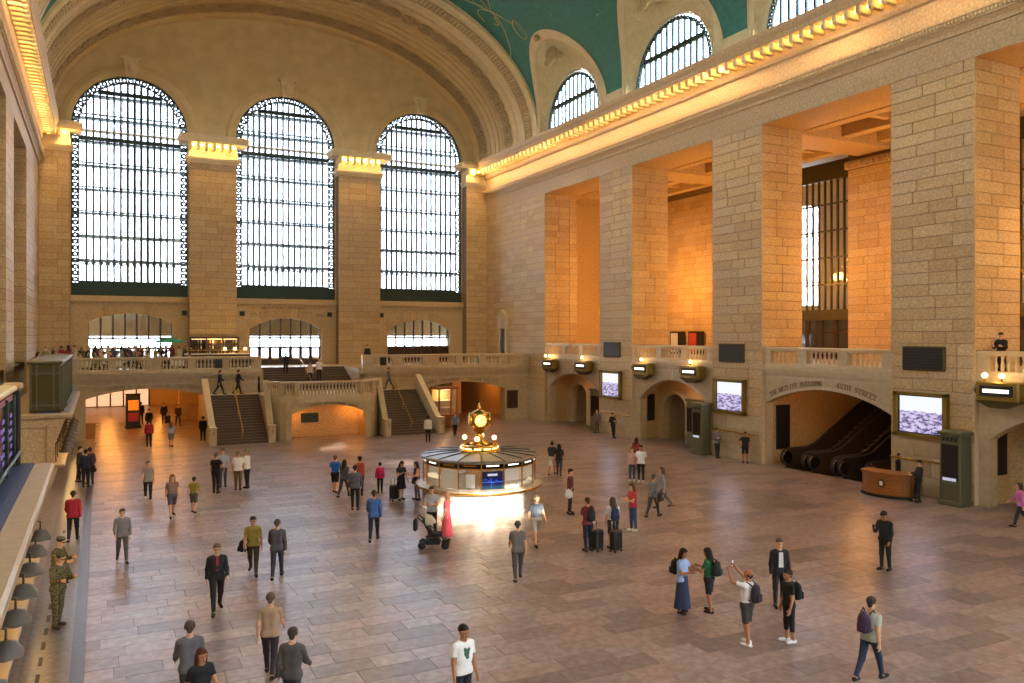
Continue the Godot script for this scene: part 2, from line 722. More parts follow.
func vpoint(t: float, l: float, inset := 0.0) -> Vector3:
	return at(MID + (VA - inset * 0.5) * cos(t), VY + (VB - inset * 1.1) * sin(t), l)


func rise_at(l: float, hw: float, h: float, base: float) -> float:   # lower edge of the painted vault at l
	var best := base
	for k in range(-3, 3):
		var c := PIER0 + k * PIER + PIERW + (PIER - PIERW) / 2
		var q := absf(l - c) / hw
		if q < 1.0:
			best = maxf(best, 23.4 + h * sqrt(1.0 - q * q))
	return best


func build_vault() -> void:
	var ce := setting("ceiling", "green blue vaulted ceiling painted with gold constellations", "ceiling")
	var ls := PackedFloat32Array()
	for k in range(-3, 3):
		var c := PIER0 + k * PIER + PIERW + (PIER - PIERW) / 2
		for j in 41:
			ls.append(c - cos(PI * j / 40.0) * 4.9)
		for e in [4.96, 5.02, 5.06, 5.085, 5.0999, 5.11]:
			ls.append(c - e)
			ls.append(c + e)
		for j in 5:
			ls.append(c + 4.9 + (PIER - 9.8) * (j + 1) / 6.0)
	var list := []
	for l in ls:
		if l > EAST and l < 59.0:
			list.append(l)
	list.append(EAST)
	list.append(59.0)
	list.sort()
	for side in [1, -1]:
		var rows := []
		var edge := []
		for l in list:
			var y0 := rise_at(l, 4.9, 6.0, 23.75)
			var t0 := asin((y0 - VY) / VB)
			var row := PackedVector3Array()
			for j in 25:
				var t := lerpf(t0, PI / 2, j / 24.0)
				row.append(vpoint(t if side > 0 else PI - t, l))
			rows.append(row)
			# pale border between the paint and the wall or the groin
			var y1 := rise_at(l, 4.6, 5.65, 23.1)
			var t1 := asin((maxf(y1, VY) - VY) / VB)
			var a := vpoint(t1 if side > 0 else PI - t1, l)
			if y1 < VY:
				a = at(MID + side * (VA - 0.12), 22.7, l)
			var t2 := asin((rise_at(l, 5.1, 6.2, 23.95) - VY) / VB)
			var b := vpoint(t2 if side > 0 else PI - t2, l, 0.04)
			edge.append(PackedVector3Array([a + Vector3(-0.02 * side, -0.02, 0), b + Vector3(-0.02 * side, 0, 0)]))
		if side < 0:
			rows.reverse()
			edge.reverse()
		part("painted_vault", MB.new().grid(rows), M.teal, ce)
		part("pale_border", MB.new().grid(edge), M.cream, ce)
		# groins: from each lunette window up to the border
		for k in range(-3, 3):
			var c := PIER0 + k * PIER + PIERW + (PIER - PIERW) / 2
			var wall := NORTH if side > 0 else SOUTH
			var ra := []
			for j in 33:
				var t := -0.09 + (PI + 0.18) * j / 32.0
				var lo := at(wall, 23.1 + 4.05 * sin(t), c - 4.05 * cos(t))
				var yy := 23.4 + 5.62 * sin(t)
				var hi := at(MID + side * (vault(0, yy) + 0.02), yy, c - 4.58 * cos(t))
				var y3 := 23.4 + 6.1 * sin(t)
				var lap := at(MID + side * (vault(0, y3) + 0.1), y3, c - 5.0 * cos(t))
				var row := PackedVector3Array()
				for q in 8:
					var s := minf(q / 6.0, 1.0)
					var p := lo.lerp(hi, s)
					if q == 7:
						p = lap
					else:
						p.y += 0.35 * sin(PI * s) * sin(t)
						p.x += side * 0.3 * sin(PI * s) * sin(t)
					row.append(p)
				ra.append(row)
			if side < 0:
				ra.reverse()
			part("groin", MB.new().grid(ra), M.cream_relief, ce)
			if side > 0 and k >= -1:
				# cartouche at the head of the groin
				var y2 := 28.6
				var cart := MB.new()
				cart.ball(at(MID + vault(0, y2) + 0.35, y2 - 0.5, c), Vector3(0.35, 0.55, 0.75), 12, 8)
				cart.ball(at(MID + vault(0, y2) + 0.55, y2 - 0.85, c - 0.8), Vector3(0.25, 0.3, 0.5), 10, 6)
				cart.ball(at(MID + vault(0, y2) + 0.55, y2 - 0.85, c + 0.8), Vector3(0.25, 0.3, 0.5), 10, 6)
				cart.ball(at(MID + vault(0, 29.3) - 0.1, 29.3, c + 0.3), Vector3(0.2, 0.3, 0.35), 10, 6)
				part("cartouche", cart, M.ornament, ce)
	# unseen shell added over the vault to keep sun out of its seams
	var shell := []
	for j in 33:
		var t := lerpf(0.37, PI - 0.37, j / 32.0)
		shell.append(PackedVector3Array([at(MID + 20.0 * cos(t), VY + 13.4 * sin(t), -15.0), at(MID + 20.0 * cos(t), VY + 13.4 * sin(t), 72.0)]))
	part("added_roof_shell", MB.new().grid(shell), M.verdigris, setting("roof", "added unseen roof shell over the vault that keeps sun off its seams", "roof"))
	# gold drawing on the paint: a branching figure and scattered stars
	var fig := MB.new()
	var strokes := [
		[[59.0, 29.1], [58.0, 29.7], [57.2, 30.4], [56.6, 31.0], [56.4, 31.5]],
		[[56.4, 31.5], [56.9, 32.1], [56.6, 32.5], [56.1, 32.2], [56.4, 31.7]],
		[[56.4, 31.6], [55.6, 31.9], [55.0, 32.3], [54.6, 32.2]],
		[[56.4, 31.6], [55.9, 31.0], [55.5, 30.6], [55.2, 30.7], [55.0, 30.3], [55.1, 29.8], [55.5, 29.6], [55.9, 29.9], [55.8, 30.4], [55.5, 30.6]],
		[[56.5, 31.6], [57.2, 31.9], [57.8, 31.8], [58.1, 31.4]],
		[[56.6, 31.9], [57.3, 32.4], [57.7, 32.9], [57.2, 33.1]],
		[[56.2, 32.3], [55.6, 32.9], [54.6, 33.3], [53.2, 33.2]],
		[[56.7, 31.3], [57.0, 30.9], [57.4, 31.1]],
		[[44.0, 32.0], [42.5, 32.6], [41.0, 32.3], [39.8, 32.8], [38.0, 32.2]],
		[[41.0, 32.3], [40.6, 31.4], [41.6, 30.9]],
		[[32.0, 31.6], [30.4, 32.4], [28.6, 32.2], [27.0, 32.9]],
	]
	for s in strokes:
		var pts := []
		for q in s:
			pts.append(at(MID + vault(0, q[1]) * 0.9985, q[1] - 0.01, q[0]))
		var cv := Curve3D.new()
		cv.bake_interval = 0.12
		for q in pts.size():
			var d: Vector3 = (pts[mini(q + 1, pts.size() - 1)] - pts[maxi(q - 1, 0)]) / 6.0
			cv.add_point(pts[q], -d, d)
		fig.tube(Array(cv.get_baked_points()), 0.035, 5)
	part("painted_figure", fig, M.gold_paint, ce)
	var stars := MB.new()
	for k in 150:
		var t := rng.randf_range(0.45, 2.69)
		var p := vpoint(t, rng.randf_range(-8.0, 58.0), 0.03)
		stars.ball(p, Vector3.ONE * rng.randf_range(0.02, 0.05), 5, 4)
	stuff(part("painted_star", stars, M.gold_paint, ce))
	# deep moulded arch in front of the window wall
	var ar := setting("trim_1", "broad moulded plaster arch over the window wall with ornament bands", "arch")
	var bands := [
		["outer_moulding", [[58.8, -0.2], [58.8, 0.35], [59.1, 0.45], [59.45, 0.42], [59.55, 0.5]], "cream"],
		["leaf_band", [[59.55, 0.5], [59.6, 0.46], [60.75, 0.5], [60.8, 0.56]], "ornament"],
		["bead_moulding", [[60.8, 0.56], [60.9, 0.66], [61.1, 0.66], [61.15, 0.6]], "cream"],
		["plain_band", [[61.15, 0.6], [62.7, 0.68]], "cream"],
		["rosette_band", [[62.7, 0.68], [62.75, 0.62], [64.5, 0.72], [64.55, 0.85]], "plaster"],
		["stepped_moulding", [[64.55, 0.85], [65.3, 0.86], [65.3, 0.98], [66.0, 1.0], [66.0, 1.1], [66.8, 1.12], [66.8, 1.22], [67.4, 1.24]], "plaster"],
		["wreath_band", [[67.4, 1.24], [67.45, 1.18], [69.0, 1.28], [69.05, 1.4]], "ornament"],
		["inner_moulding", [[69.05, 1.4], [69.3, 1.55], [70.05, 1.6]], "plaster"],
	]
	for b in bands:
		var mb := MB.new()
		for q in b[1].size() - 1:
			var lo := PackedVector3Array()
			var hi := PackedVector3Array()
			for j in 73:
				var t := -0.09 + (PI + 0.18) * j / 72.0
				lo.append(vpoint(t, b[1][q][0], b[1][q][1]))
				hi.append(vpoint(t, b[1][q + 1][0], b[1][q + 1][1]))
			mb.grid([lo, hi])
		part(b[0], mb, M[b[2]], ar)
	var ros := MB.new()
	ros.lathe([Vector2(0.0, 0.12), Vector2(0.16, 0.12), Vector2(0.16, 0.12), Vector2(0.16, 0.0), Vector2(0.3, 0.0), Vector2(0.34, 0.1), Vector2(0.42, 0.1), Vector2(0.46, 0.0), Vector2(0.56, 0.0), Vector2(0.6, 0.08), Vector2(0.7, 0.08), Vector2(0.74, -0.02)], 16)
	for k in 8:
		ros.ball(Vector3(0.25 * cos(TAU * k / 8), 0.04, 0.25 * sin(TAU * k / 8)), Vector3(0.07, 0.05, 0.07), 6, 4)
	var rm := ros.mesh()
	for k in 34:
		var t := PI * (k + 0.5) / 34.0
		var p := vpoint(t, 63.65, 0.72)
		var nn := -Vector3(cos(t) / VA, sin(t) / VB, 0).normalized()
		part("rosette", rm, M.ornament, ar, Transform3D(Basis(nn.cross(Vector3.BACK), nn, Vector3.BACK).orthonormalized(), p))
	var leaves := MB.new()
	for k in 150:
		var t := PI * (k + 0.5) / 150.0
		for e in 3:
			var p := vpoint(t, 59.85 + e * 0.3, 0.52)
			leaves.ball(p, Vector3(0.13, 0.1, 0.12), 6, 4)
	stuff(part("leaf_relief", leaves, M.cream, ar))
	var beads := MB.new()
	for k in 170:
		var t := PI * (k + 0.5) / 170.0
		beads.ball(vpoint(t, 62.0, 0.66), Vector3(0.07, 0.07, 0.09), 6, 4)
		beads.ball(vpoint(t, 64.75, 0.9), Vector3(0.08, 0.08, 0.1), 6, 4)
	stuff(part("bead_relief", beads, M.cream, ar))
	var wr := MB.new()
	for k in 6:
		wr.ball(Vector3(0.4 * cos(TAU * k / 6), 0.03, 0.4 * sin(TAU * k / 6)), Vector3(0.2, 0.09, 0.2), 7, 4)
	wr.ball(Vector3.ZERO, Vector3(0.2, 0.12, 0.2), 8, 5)
	var wm := wr.mesh()
	for k in 26:
		var t := PI * (k + 0.5) / 26.0
		var p := vpoint(t, 68.2, 1.25)
		var nn := -Vector3(cos(t) / VA, sin(t) / VB, 0).normalized()
		part("wreath", wm, M.ornament, ar, Transform3D(Basis(nn.cross(Vector3.BACK), nn, Vector3.BACK).orthonormalized(), p))


# ------------------------------------------------------------------ windows
func outline(hw: float, y0: float, spring: float, seg := 40) -> PackedVector2Array:
	var p := PackedVector2Array()
	if spring > y0 + 0.01:
		p.append(Vector2(-hw, y0))
		p.append(Vector2(hw, y0))
	for j in seg + 1:
		var t := PI * j / seg
		p.append(Vector2(hw * cos(t), spring + hw * sin(t)))
	return p


# iron window with arched head: rim, mullions, transoms, panes
func arched_window(root: Node3D, xf: Transform3D, hw: float, y0: float, spring: float, rim: float, bars: int, rows: Array, thick_rows: Array, panes: bool, behind := true) -> void:
	var inner := hw - rim
	var a := outline(hw, y0, spring)
	var b := outline(inner, y0 + (rim if spring > y0 + 0.01 else rim * 0.5), spring if spring > y0 + 0.01 else spring + rim * 0.5)
	var fr := MB.new()
	fr.xf = xf
	var thin := rim * 0.17
	for pair in [[a, outline(hw - thin, y0 + thin, spring if spring > y0 + 0.01 else spring + thin)], [outline(inner + thin, y0 + rim - thin if spring > y0 + 0.01 else y0 + rim * 0.5 - thin * 0.5, spring if spring > y0 + 0.01 else spring + rim * 0.5 - thin * 0.5), b]]:
		var o: PackedVector2Array = pair[0]
		var q: PackedVector2Array = pair[1]
		var m := o.size()
		for i in m:
			var j := (i + 1) % m
			fr.quad(Vector3(o[i].x, o[i].y, 0.16), Vector3(o[j].x, o[j].y, 0.16), Vector3(q[j].x, q[j].y, 0.16), Vector3(q[i].x, q[i].y, 0.16))
			fr.quad(Vector3(q[i].x, q[i].y, 0.16), Vector3(q[j].x, q[j].y, 0.16), Vector3(q[j].x, q[j].y, 0), Vector3(q[i].x, q[i].y, 0))
			fr.quad(Vector3(o[j].x, o[j].y, 0.16), Vector3(o[i].x, o[i].y, 0.16), Vector3(o[i].x, o[i].y, 0), Vector3(o[j].x, o[j].y, 0))
	part("window_frame", fr, M.iron, root)
	# scrolls on the rim
	var sc := MB.new()
	sc.xf = xf
	var path := outline(hw - rim * 0.5, y0 + rim * 0.5, spring)
	var total := 0.0
	for i in path.size():
		total += path[i].distance_to(path[(i + 1) % path.size()])
	var count := int(total / (rim * 0.86))
	var walked := 0.0
	var nextd := 0.0
	for i in path.size():
		var p := path[i]
		var q := path[(i + 1) % path.size()]
		var d := p.distance_to(q)
		while nextd < walked + d:
			var s := p.lerp(q, (nextd - walked) / d)
			var ringp := []
			for k in 9:
				ringp.append(Vector3(s.x + cos(TAU * k / 8) * rim * 0.29, s.y + sin(TAU * k / 8) * rim * 0.29, 0.12))
			sc.tube(ringp, rim * 0.16, 5, false)
			nextd += total / count
		walked += d
	stuff(part("rim_scrolls", sc, M.chrome if rim > 9 else M.iron_green, root))
	var bottom: float = b[0].y if spring > y0 + 0.01 else spring + rim * 0.5
	var step := inner * 2 / bars
	for k in bars - 1:
		var x := -inner + step * (k + 1)
		var top: float = spring + sqrt(inner * inner - x * x)
		part("mullion", MB.new().box(Vector3(x - 0.075, bottom, 0.0), Vector3(x + 0.075, top + 0.2, 0.14)), M.iron, root, xf)
	for y in rows:
		var w: float = inner if y <= spring else sqrt(maxf(0.01, inner * inner - (y - spring) * (y - spring)))
		var th: float = 0.15 if y in thick_rows else 0.05
		part("transom", MB.new().box(Vector3(-w, y - th, -0.02), Vector3(w, y + th, 0.18 if th > 0.1 else 0.12)), M.iron_green, root, xf)
	var ys := [bottom] + rows + [spring + inner]
	var rg := MB.new()
	rg.xf = xf
	for i in a.size():
		var j := (i + 1) % a.size()
		rg.quad(Vector3(a[i].x, a[i].y, 0.05), Vector3(a[j].x, a[j].y, 0.05), Vector3(b[j].x, b[j].y, 0.05), Vector3(b[i].x, b[i].y, 0.05))
	part("rim_glazing", rg, M.glass, root)
	if panes:
		var clip := outline(inner, bottom, spring)
		for r in ys.size() - 1:
			for k in bars:
				var x0 := -inner + step * k
				var rect := PackedVector2Array([Vector2(x0, ys[r]), Vector2(x0 + step, ys[r]), Vector2(x0 + step, ys[r + 1]), Vector2(x0, ys[r + 1])])
				if ys[r + 1] <= spring:
					var key := "pane %.3f %.3f" % [step, ys[r + 1] - ys[r]]
					if not shapes.has(key):
						shapes[key] = MB.new().cbox(Vector3.ZERO, Vector3(step, ys[r + 1] - ys[r], 0.012)).mesh()
					part("pane", shapes[key], M.glass, root, xf * T(x0 + step / 2, (ys[r] + ys[r + 1]) / 2, 0.05))
				else:
					for piece in Geometry2D.intersect_polygons(rect, clip):
						if piece.size() > 2:
							part("pane", MB.new().prism(piece, 0.044, 0.056), M.glass, root, xf)
	else:
		part("glazing", MB.new().prism(outline(inner, bottom, spring), 0.044, 0.056), M.glass, root, xf)
	if behind:
		# second glazing wall behind: bars and glass walkways
		var out := MB.new()
		out.xf = xf
		for k in bars:
			var x := -inner + step * (k + 0.35)
			out.box(Vector3(x - 0.035, y0 - 0.5, -1.7), Vector3(x + 0.035, spring + hw, -1.6))
		for y in rows:
			out.box(Vector3(-hw - 0.3, y - 0.06, -1.75), Vector3(hw + 0.3, y + 0.06, -1.05))
		stuff(part("outer_glazing_bars", out, M.iron, root))
		part("outer_glass", MB.new().box(Vector3(-hw - 0.4, y0 - 0.5, -1.82), Vector3(hw + 0.4, spring + hw + 0.4, -1.8)), M.hazy_glass, root, xf)


func build_west() -> void:
	var w := setting("wall_west", "tall stone wall with three arched windows at the far end", "wall")
	var ops := []
	for c in [2.15, 14.0, 25.85]:
		ops.append([c, 4.1, 10.0, 22.9, 4.1])
	var up := MB.new()
	up.xf = on_west()
	arched_wall(up, -4.0, 32.0, 22.6, 36.0, ops.map(func(o): return [o[0], o[1], 22.6, 22.9, 4.1]), 0.9, 36)
	part("plaster_lunette", up, M.plaster, w)
	var mid := MB.new()
	mid.xf = on_west()
	arched_wall(mid, -4.0, 32.0, 10.0, 22.6, ops.map(func(o): return [o[0], o[1], 10.0, 22.55, 0.02]), 0.9, 4)
	part("upper_stone", mid, M.stone_0, w)
	var low := MB.new()
	low.xf = on_west()
	arched_wall(low, -4.0, 32.0, 4.5, 10.0, [[2.15, 2.95, 4.5, 8.0, 0.65], [13.95, 2.95, 4.5, 7.5, 0.9], [25.75, 2.95, 4.5, 7.45, 0.9]], 0.9)
	part("lower_stone", low, M.stone_1, w)
	# pilasters with stone courses and lit caps
	for p in [[-4.0, -2.0], [6.28, 9.85], [18.15, 21.8], [29.98, 32.0]]:
		var wd: float = p[1] - p[0]
		part("pilaster_core", MB.new().box(at(p[0] + 0.02, 4.5, 70), at(p[1] - 0.02, 20.6, 69.03)), M.joint, w)
		var blocks := MB.new()
		ashlar(w, T(p[0], 0, -69.0), wd, 4.5, 20.6, 0.5, [1.2, 0.9, 1.5], false, blocks)
		stuff(part("pilaster_courses", blocks, stone_mixed(), w))
		var cap := MB.new()
		var steps := [[20.6, 20.75, 0.08], [20.75, 20.95, 0.2], [20.95, 21.05, 0.26], [21.05, 21.55, 0.06], [22.1, 22.35, 0.75], [22.35, 22.6, 0.85], [22.6, 22.75, 0.6]]
		for s in steps:
			cap.box(at(maxf(p[0] - s[2], -4.0), s[0], 70), at(minf(p[1] + s[2], 32.0), s[1], 69.0 - s[2]))
		cap.box(at(p[0], 21.55, 70), at(p[1], 22.1, 68.98))
		part("pilaster_cap", cap, M.cream, w)
		var nb := 6 if wd > 3 else 3
		for k in nb:
			var x: float = p[0] + wd * (k + 0.5) / nb
			part("bulb", MB.new().ball(at(x, 21.92, 68.55), Vector3(0.13, 0.13, 0.13), 10, 6), M.bulb_warm, w)
			lamp(at(x, 21.92, 68.55), 4.5, Color(1.0, 0.8, 0.5), 0.12)
			part("modillion", MB.new().box(at(x - wd / nb / 2 - 0.1, 21.6, 69.0), at(x - wd / nb / 2 + 0.1, 22.1, 68.35)), M.cream, w)
	# arch surrounds, keystones, sill bands
	for c in [2.15, 14.0, 25.85]:
		var sur := MB.new()
		sur.xf = on_west()
		for s in [[4.1, 4.45, 0.05, 0.16], [4.45, 4.75, 0.16, 0.1], [4.75, 4.9, 0.1, 0.0]]:
			var r0 := PackedVector3Array()
			var r1 := PackedVector3Array()
			for j in 41:
				var t := PI * j / 40.0
				r0.append(Vector3(c + s[0] * cos(t), 22.9 + s[0] * sin(t), s[2]))
				r1.append(Vector3(c + s[1] * cos(t), 22.9 + s[1] * sin(t), s[3]))
			sur.grid([r0, r1])
		part("arch_surround", sur, M.plaster, w)
		var key := MB.new()
		key.xf = on_west()
		key.prism(PackedVector2Array([Vector2(c - 0.35, 26.9), Vector2(c + 0.35, 26.9), Vector2(c + 0.55, 28.2), Vector2(c - 0.55, 28.2)]), 0.0, 0.4)
		key.box(Vector3(c - 0.7, 28.2, 0.0), Vector3(c + 0.7, 28.4, 0.5))
		key.ball(Vector3(c, 27.6, 0.4), Vector3(0.25, 0.4, 0.15), 8, 6)
		part("keystone", key, M.cream, w)
		part("sill_band", MB.new().box(at(c - 4.15, 9.55, 70), at(c + 4.15, 10.0, 69.75)), M.stone_1, w)
		part("frieze_course", MB.new().box(at(c - 4.15, 9.35, 70), at(c + 4.15, 9.5, 69.85)), M.stone_3, w)
	# voussoirs of the low arches
	for q in [[2.15, 8.0, 0.65], [13.95, 7.5, 0.9], [25.75, 7.45, 0.9]]:
		var hw := 2.95
		var r: float = (hw * hw + q[2] * q[2]) / (2 * q[2])
		var a0 := asin(hw / r)
		for k in 11:
			var t0 := -a0 + 2 * a0 * k / 11.0 + 0.006
			var t1 := -a0 + 2 * a0 * (k + 1) / 11.0 - 0.006
			var cy: float = q[1] + q[2] - r
			var poly := PackedVector2Array()
			for e in [[t0, 0.0], [t1, 0.0], [t1, 0.75], [t0, 0.75]]:
				poly.append(Vector2(q[0] + sin(e[0]) * (r + e[1]), cy + cos(e[0]) * (r + e[1])))
			part("voussoir", MB.new().prism(poly, 0.0, 0.05), M["stone_%d" % (k % 5)], w, on_west())
	# carved lines over the middle doors, small vents
	part("carved_lettering", lettering("TO VANDERBILT AVENUE AND", 0.26, Vector2(13.95, -8.0), 16.9, 99.6, 0.26, 0.02), M.joint, w, on_west())
	part("carved_lettering", lettering("MADISON AVENUE", 0.26, Vector2(13.95, -8.0), 17.3, 96.2, 0.26, 0.02), M.joint, w, on_west())
	for x in [6.0, 10.4, 17.6, 22.2]:
		part("wall_vent", MB.new().bbox(at(x, 8.75, 69.95), Vector3(0.38, 0.38, 0.16), 0.03), M.black, w)
	# the three tall windows
	var n := 1
	for c in [2.15, 14.0, 25.85]:
		var win := setting("window_%d" % n, ["tall arched iron window above the crowded restaurant", "tall arched iron window above the stair", "tall arched iron window in the corner beside the side wall"][n - 1], "window")
		arched_window(win, on_west(70.45) * T(c, 0, 0), 4.1, 10.0, 22.9, 0.55, 15, [11.0, 12.75, 14.6, 16.45, 18.3, 20.15, 22.0, 23.85, 25.6], [11.0, 22.0, 25.6], true)
		part("green_apron", MB.new().box(at(c - 4.1, 10.0, 70.4), at(c + 4.1, 10.95, 70.15)), M.iron_green, win)
		var orn := MB.new()
		for k in 15:
			orn.xf = on_west(70.25) * T(c - 3.32 + k * 0.473, 12.45, 0)
			var rr := []
			for j in 9:
				rr.append(Vector3(cos(TAU * j / 8) * 0.15, sin(TAU * j / 8) * 0.15, 0))
			orn.tube(rr, 0.045, 5, false)
			orn.ball(Vector3.ZERO, Vector3.ONE * 0.06, 6, 4)
		stuff(part("rosette_row", orn, M.iron, win))
		n += 1
	# doors and lights in the low arches
	var doors := [[2.15, 8.0, 0.65, "low arched window wall behind the restaurant diners"], [13.95, 7.5, 0.9, "wide arched doorway of glazed doors at the head of the stair"], [25.75, 7.45, 0.9, "low arched doorway of dark wooden doors in the corner"]]
	for k in 3:
		var q = doors[k]
		var d := setting("door_%d" % (k + 1), q[3], "doorway")
		var z := on_west(70.4) * T(q[0], 0, 0)
		var fr := MB.new()
		fr.xf = z
		for j in 8:
			var x := -2.95 + 5.9 * j / 7.0
			fr.box(Vector3(x - 0.06, 4.5, 0), Vector3(x + 0.06, arch_top(x, 2.951, q[1], q[2]), 0.14))
		for y in [5.95, 6.75]:
			fr.box(Vector3(-2.95, y - 0.08, 0), Vector3(2.95, y + 0.08, 0.16))
		part("door_frame", fr, M.dark_wood, d)
		for j in 7:
			var x0 := -2.95 + 5.9 * j / 7.0 + 0.06
			var x1 := -2.95 + 5.9 * (j + 1) / 7.0 - 0.06
			for r in 3:
				var y0: float = [4.5, 6.03, 6.83][r]
				var y1: float = [5.87, 6.67, 0][r]
				if r == 2:
					var ps := PackedVector2Array([Vector2(x0, y0), Vector2(x1, y0)])
					for e in 4:
						var xx := lerpf(x1, x0, e / 3.0)
						ps.append(Vector2(xx, arch_top(xx, 2.96, q[1], q[2])))
					part("pane", MB.new().prism(ps, 0.05, 0.062), M.dark_glass, d, z)
				elif r == 0 and k == 2:
					part("door_leaf", MB.new().bbox(Vector3((x0 + x1) / 2, (y0 + y1) / 2, 0.05), Vector3(x1 - x0, y1 - y0, 0.08), 0.02), M.dark_wood, d, z)
				elif r == 0:
					var leaf := part("door_leaf", MB.new().bbox(Vector3((x0 + x1) / 2, 4.75, 0.05), Vector3(x1 - x0, 0.5, 0.08), 0.02).box(Vector3(x0, 5.0, 0.02), Vector3(x0 + 0.09, y1, 0.08)).box(Vector3(x1 - 0.09, 5.0, 0.02), Vector3(x1, y1, 0.08)), M.dark_wood, d, z)
					part("pane", MB.new().box(Vector3(x0 + 0.09, 5.0, 0.045), Vector3(x1 - 0.09, y1, 0.055)), M.glass, leaf)
				else:
					part("pane", MB.new().box(Vector3(x0, y0, 0.05), Vector3(x1, y1, 0.062)), M.glass, d, z)
	# street level lobby behind the low doors
	var lob := setting("wall_street", "pale lobby walls beyond the arched doorways", "wall")
	part("lobby_deck", MB.new().box(at(-4, 4.2, 76), at(32, 4.49, 70.9)), M.grey_stone_1, lob)
	part("lobby_back", MB.new().box(at(-4, 4.4, 76.3), at(32, 5.0, 76)).box(at(-4, 6.9, 76.3), at(32, 9.5, 76)), M.stone_2, lob)
	part("lobby_roof", MB.new().box(at(-4, 9.2, 76), at(32, 9.5, 70.9)), M.stone_3, lob)


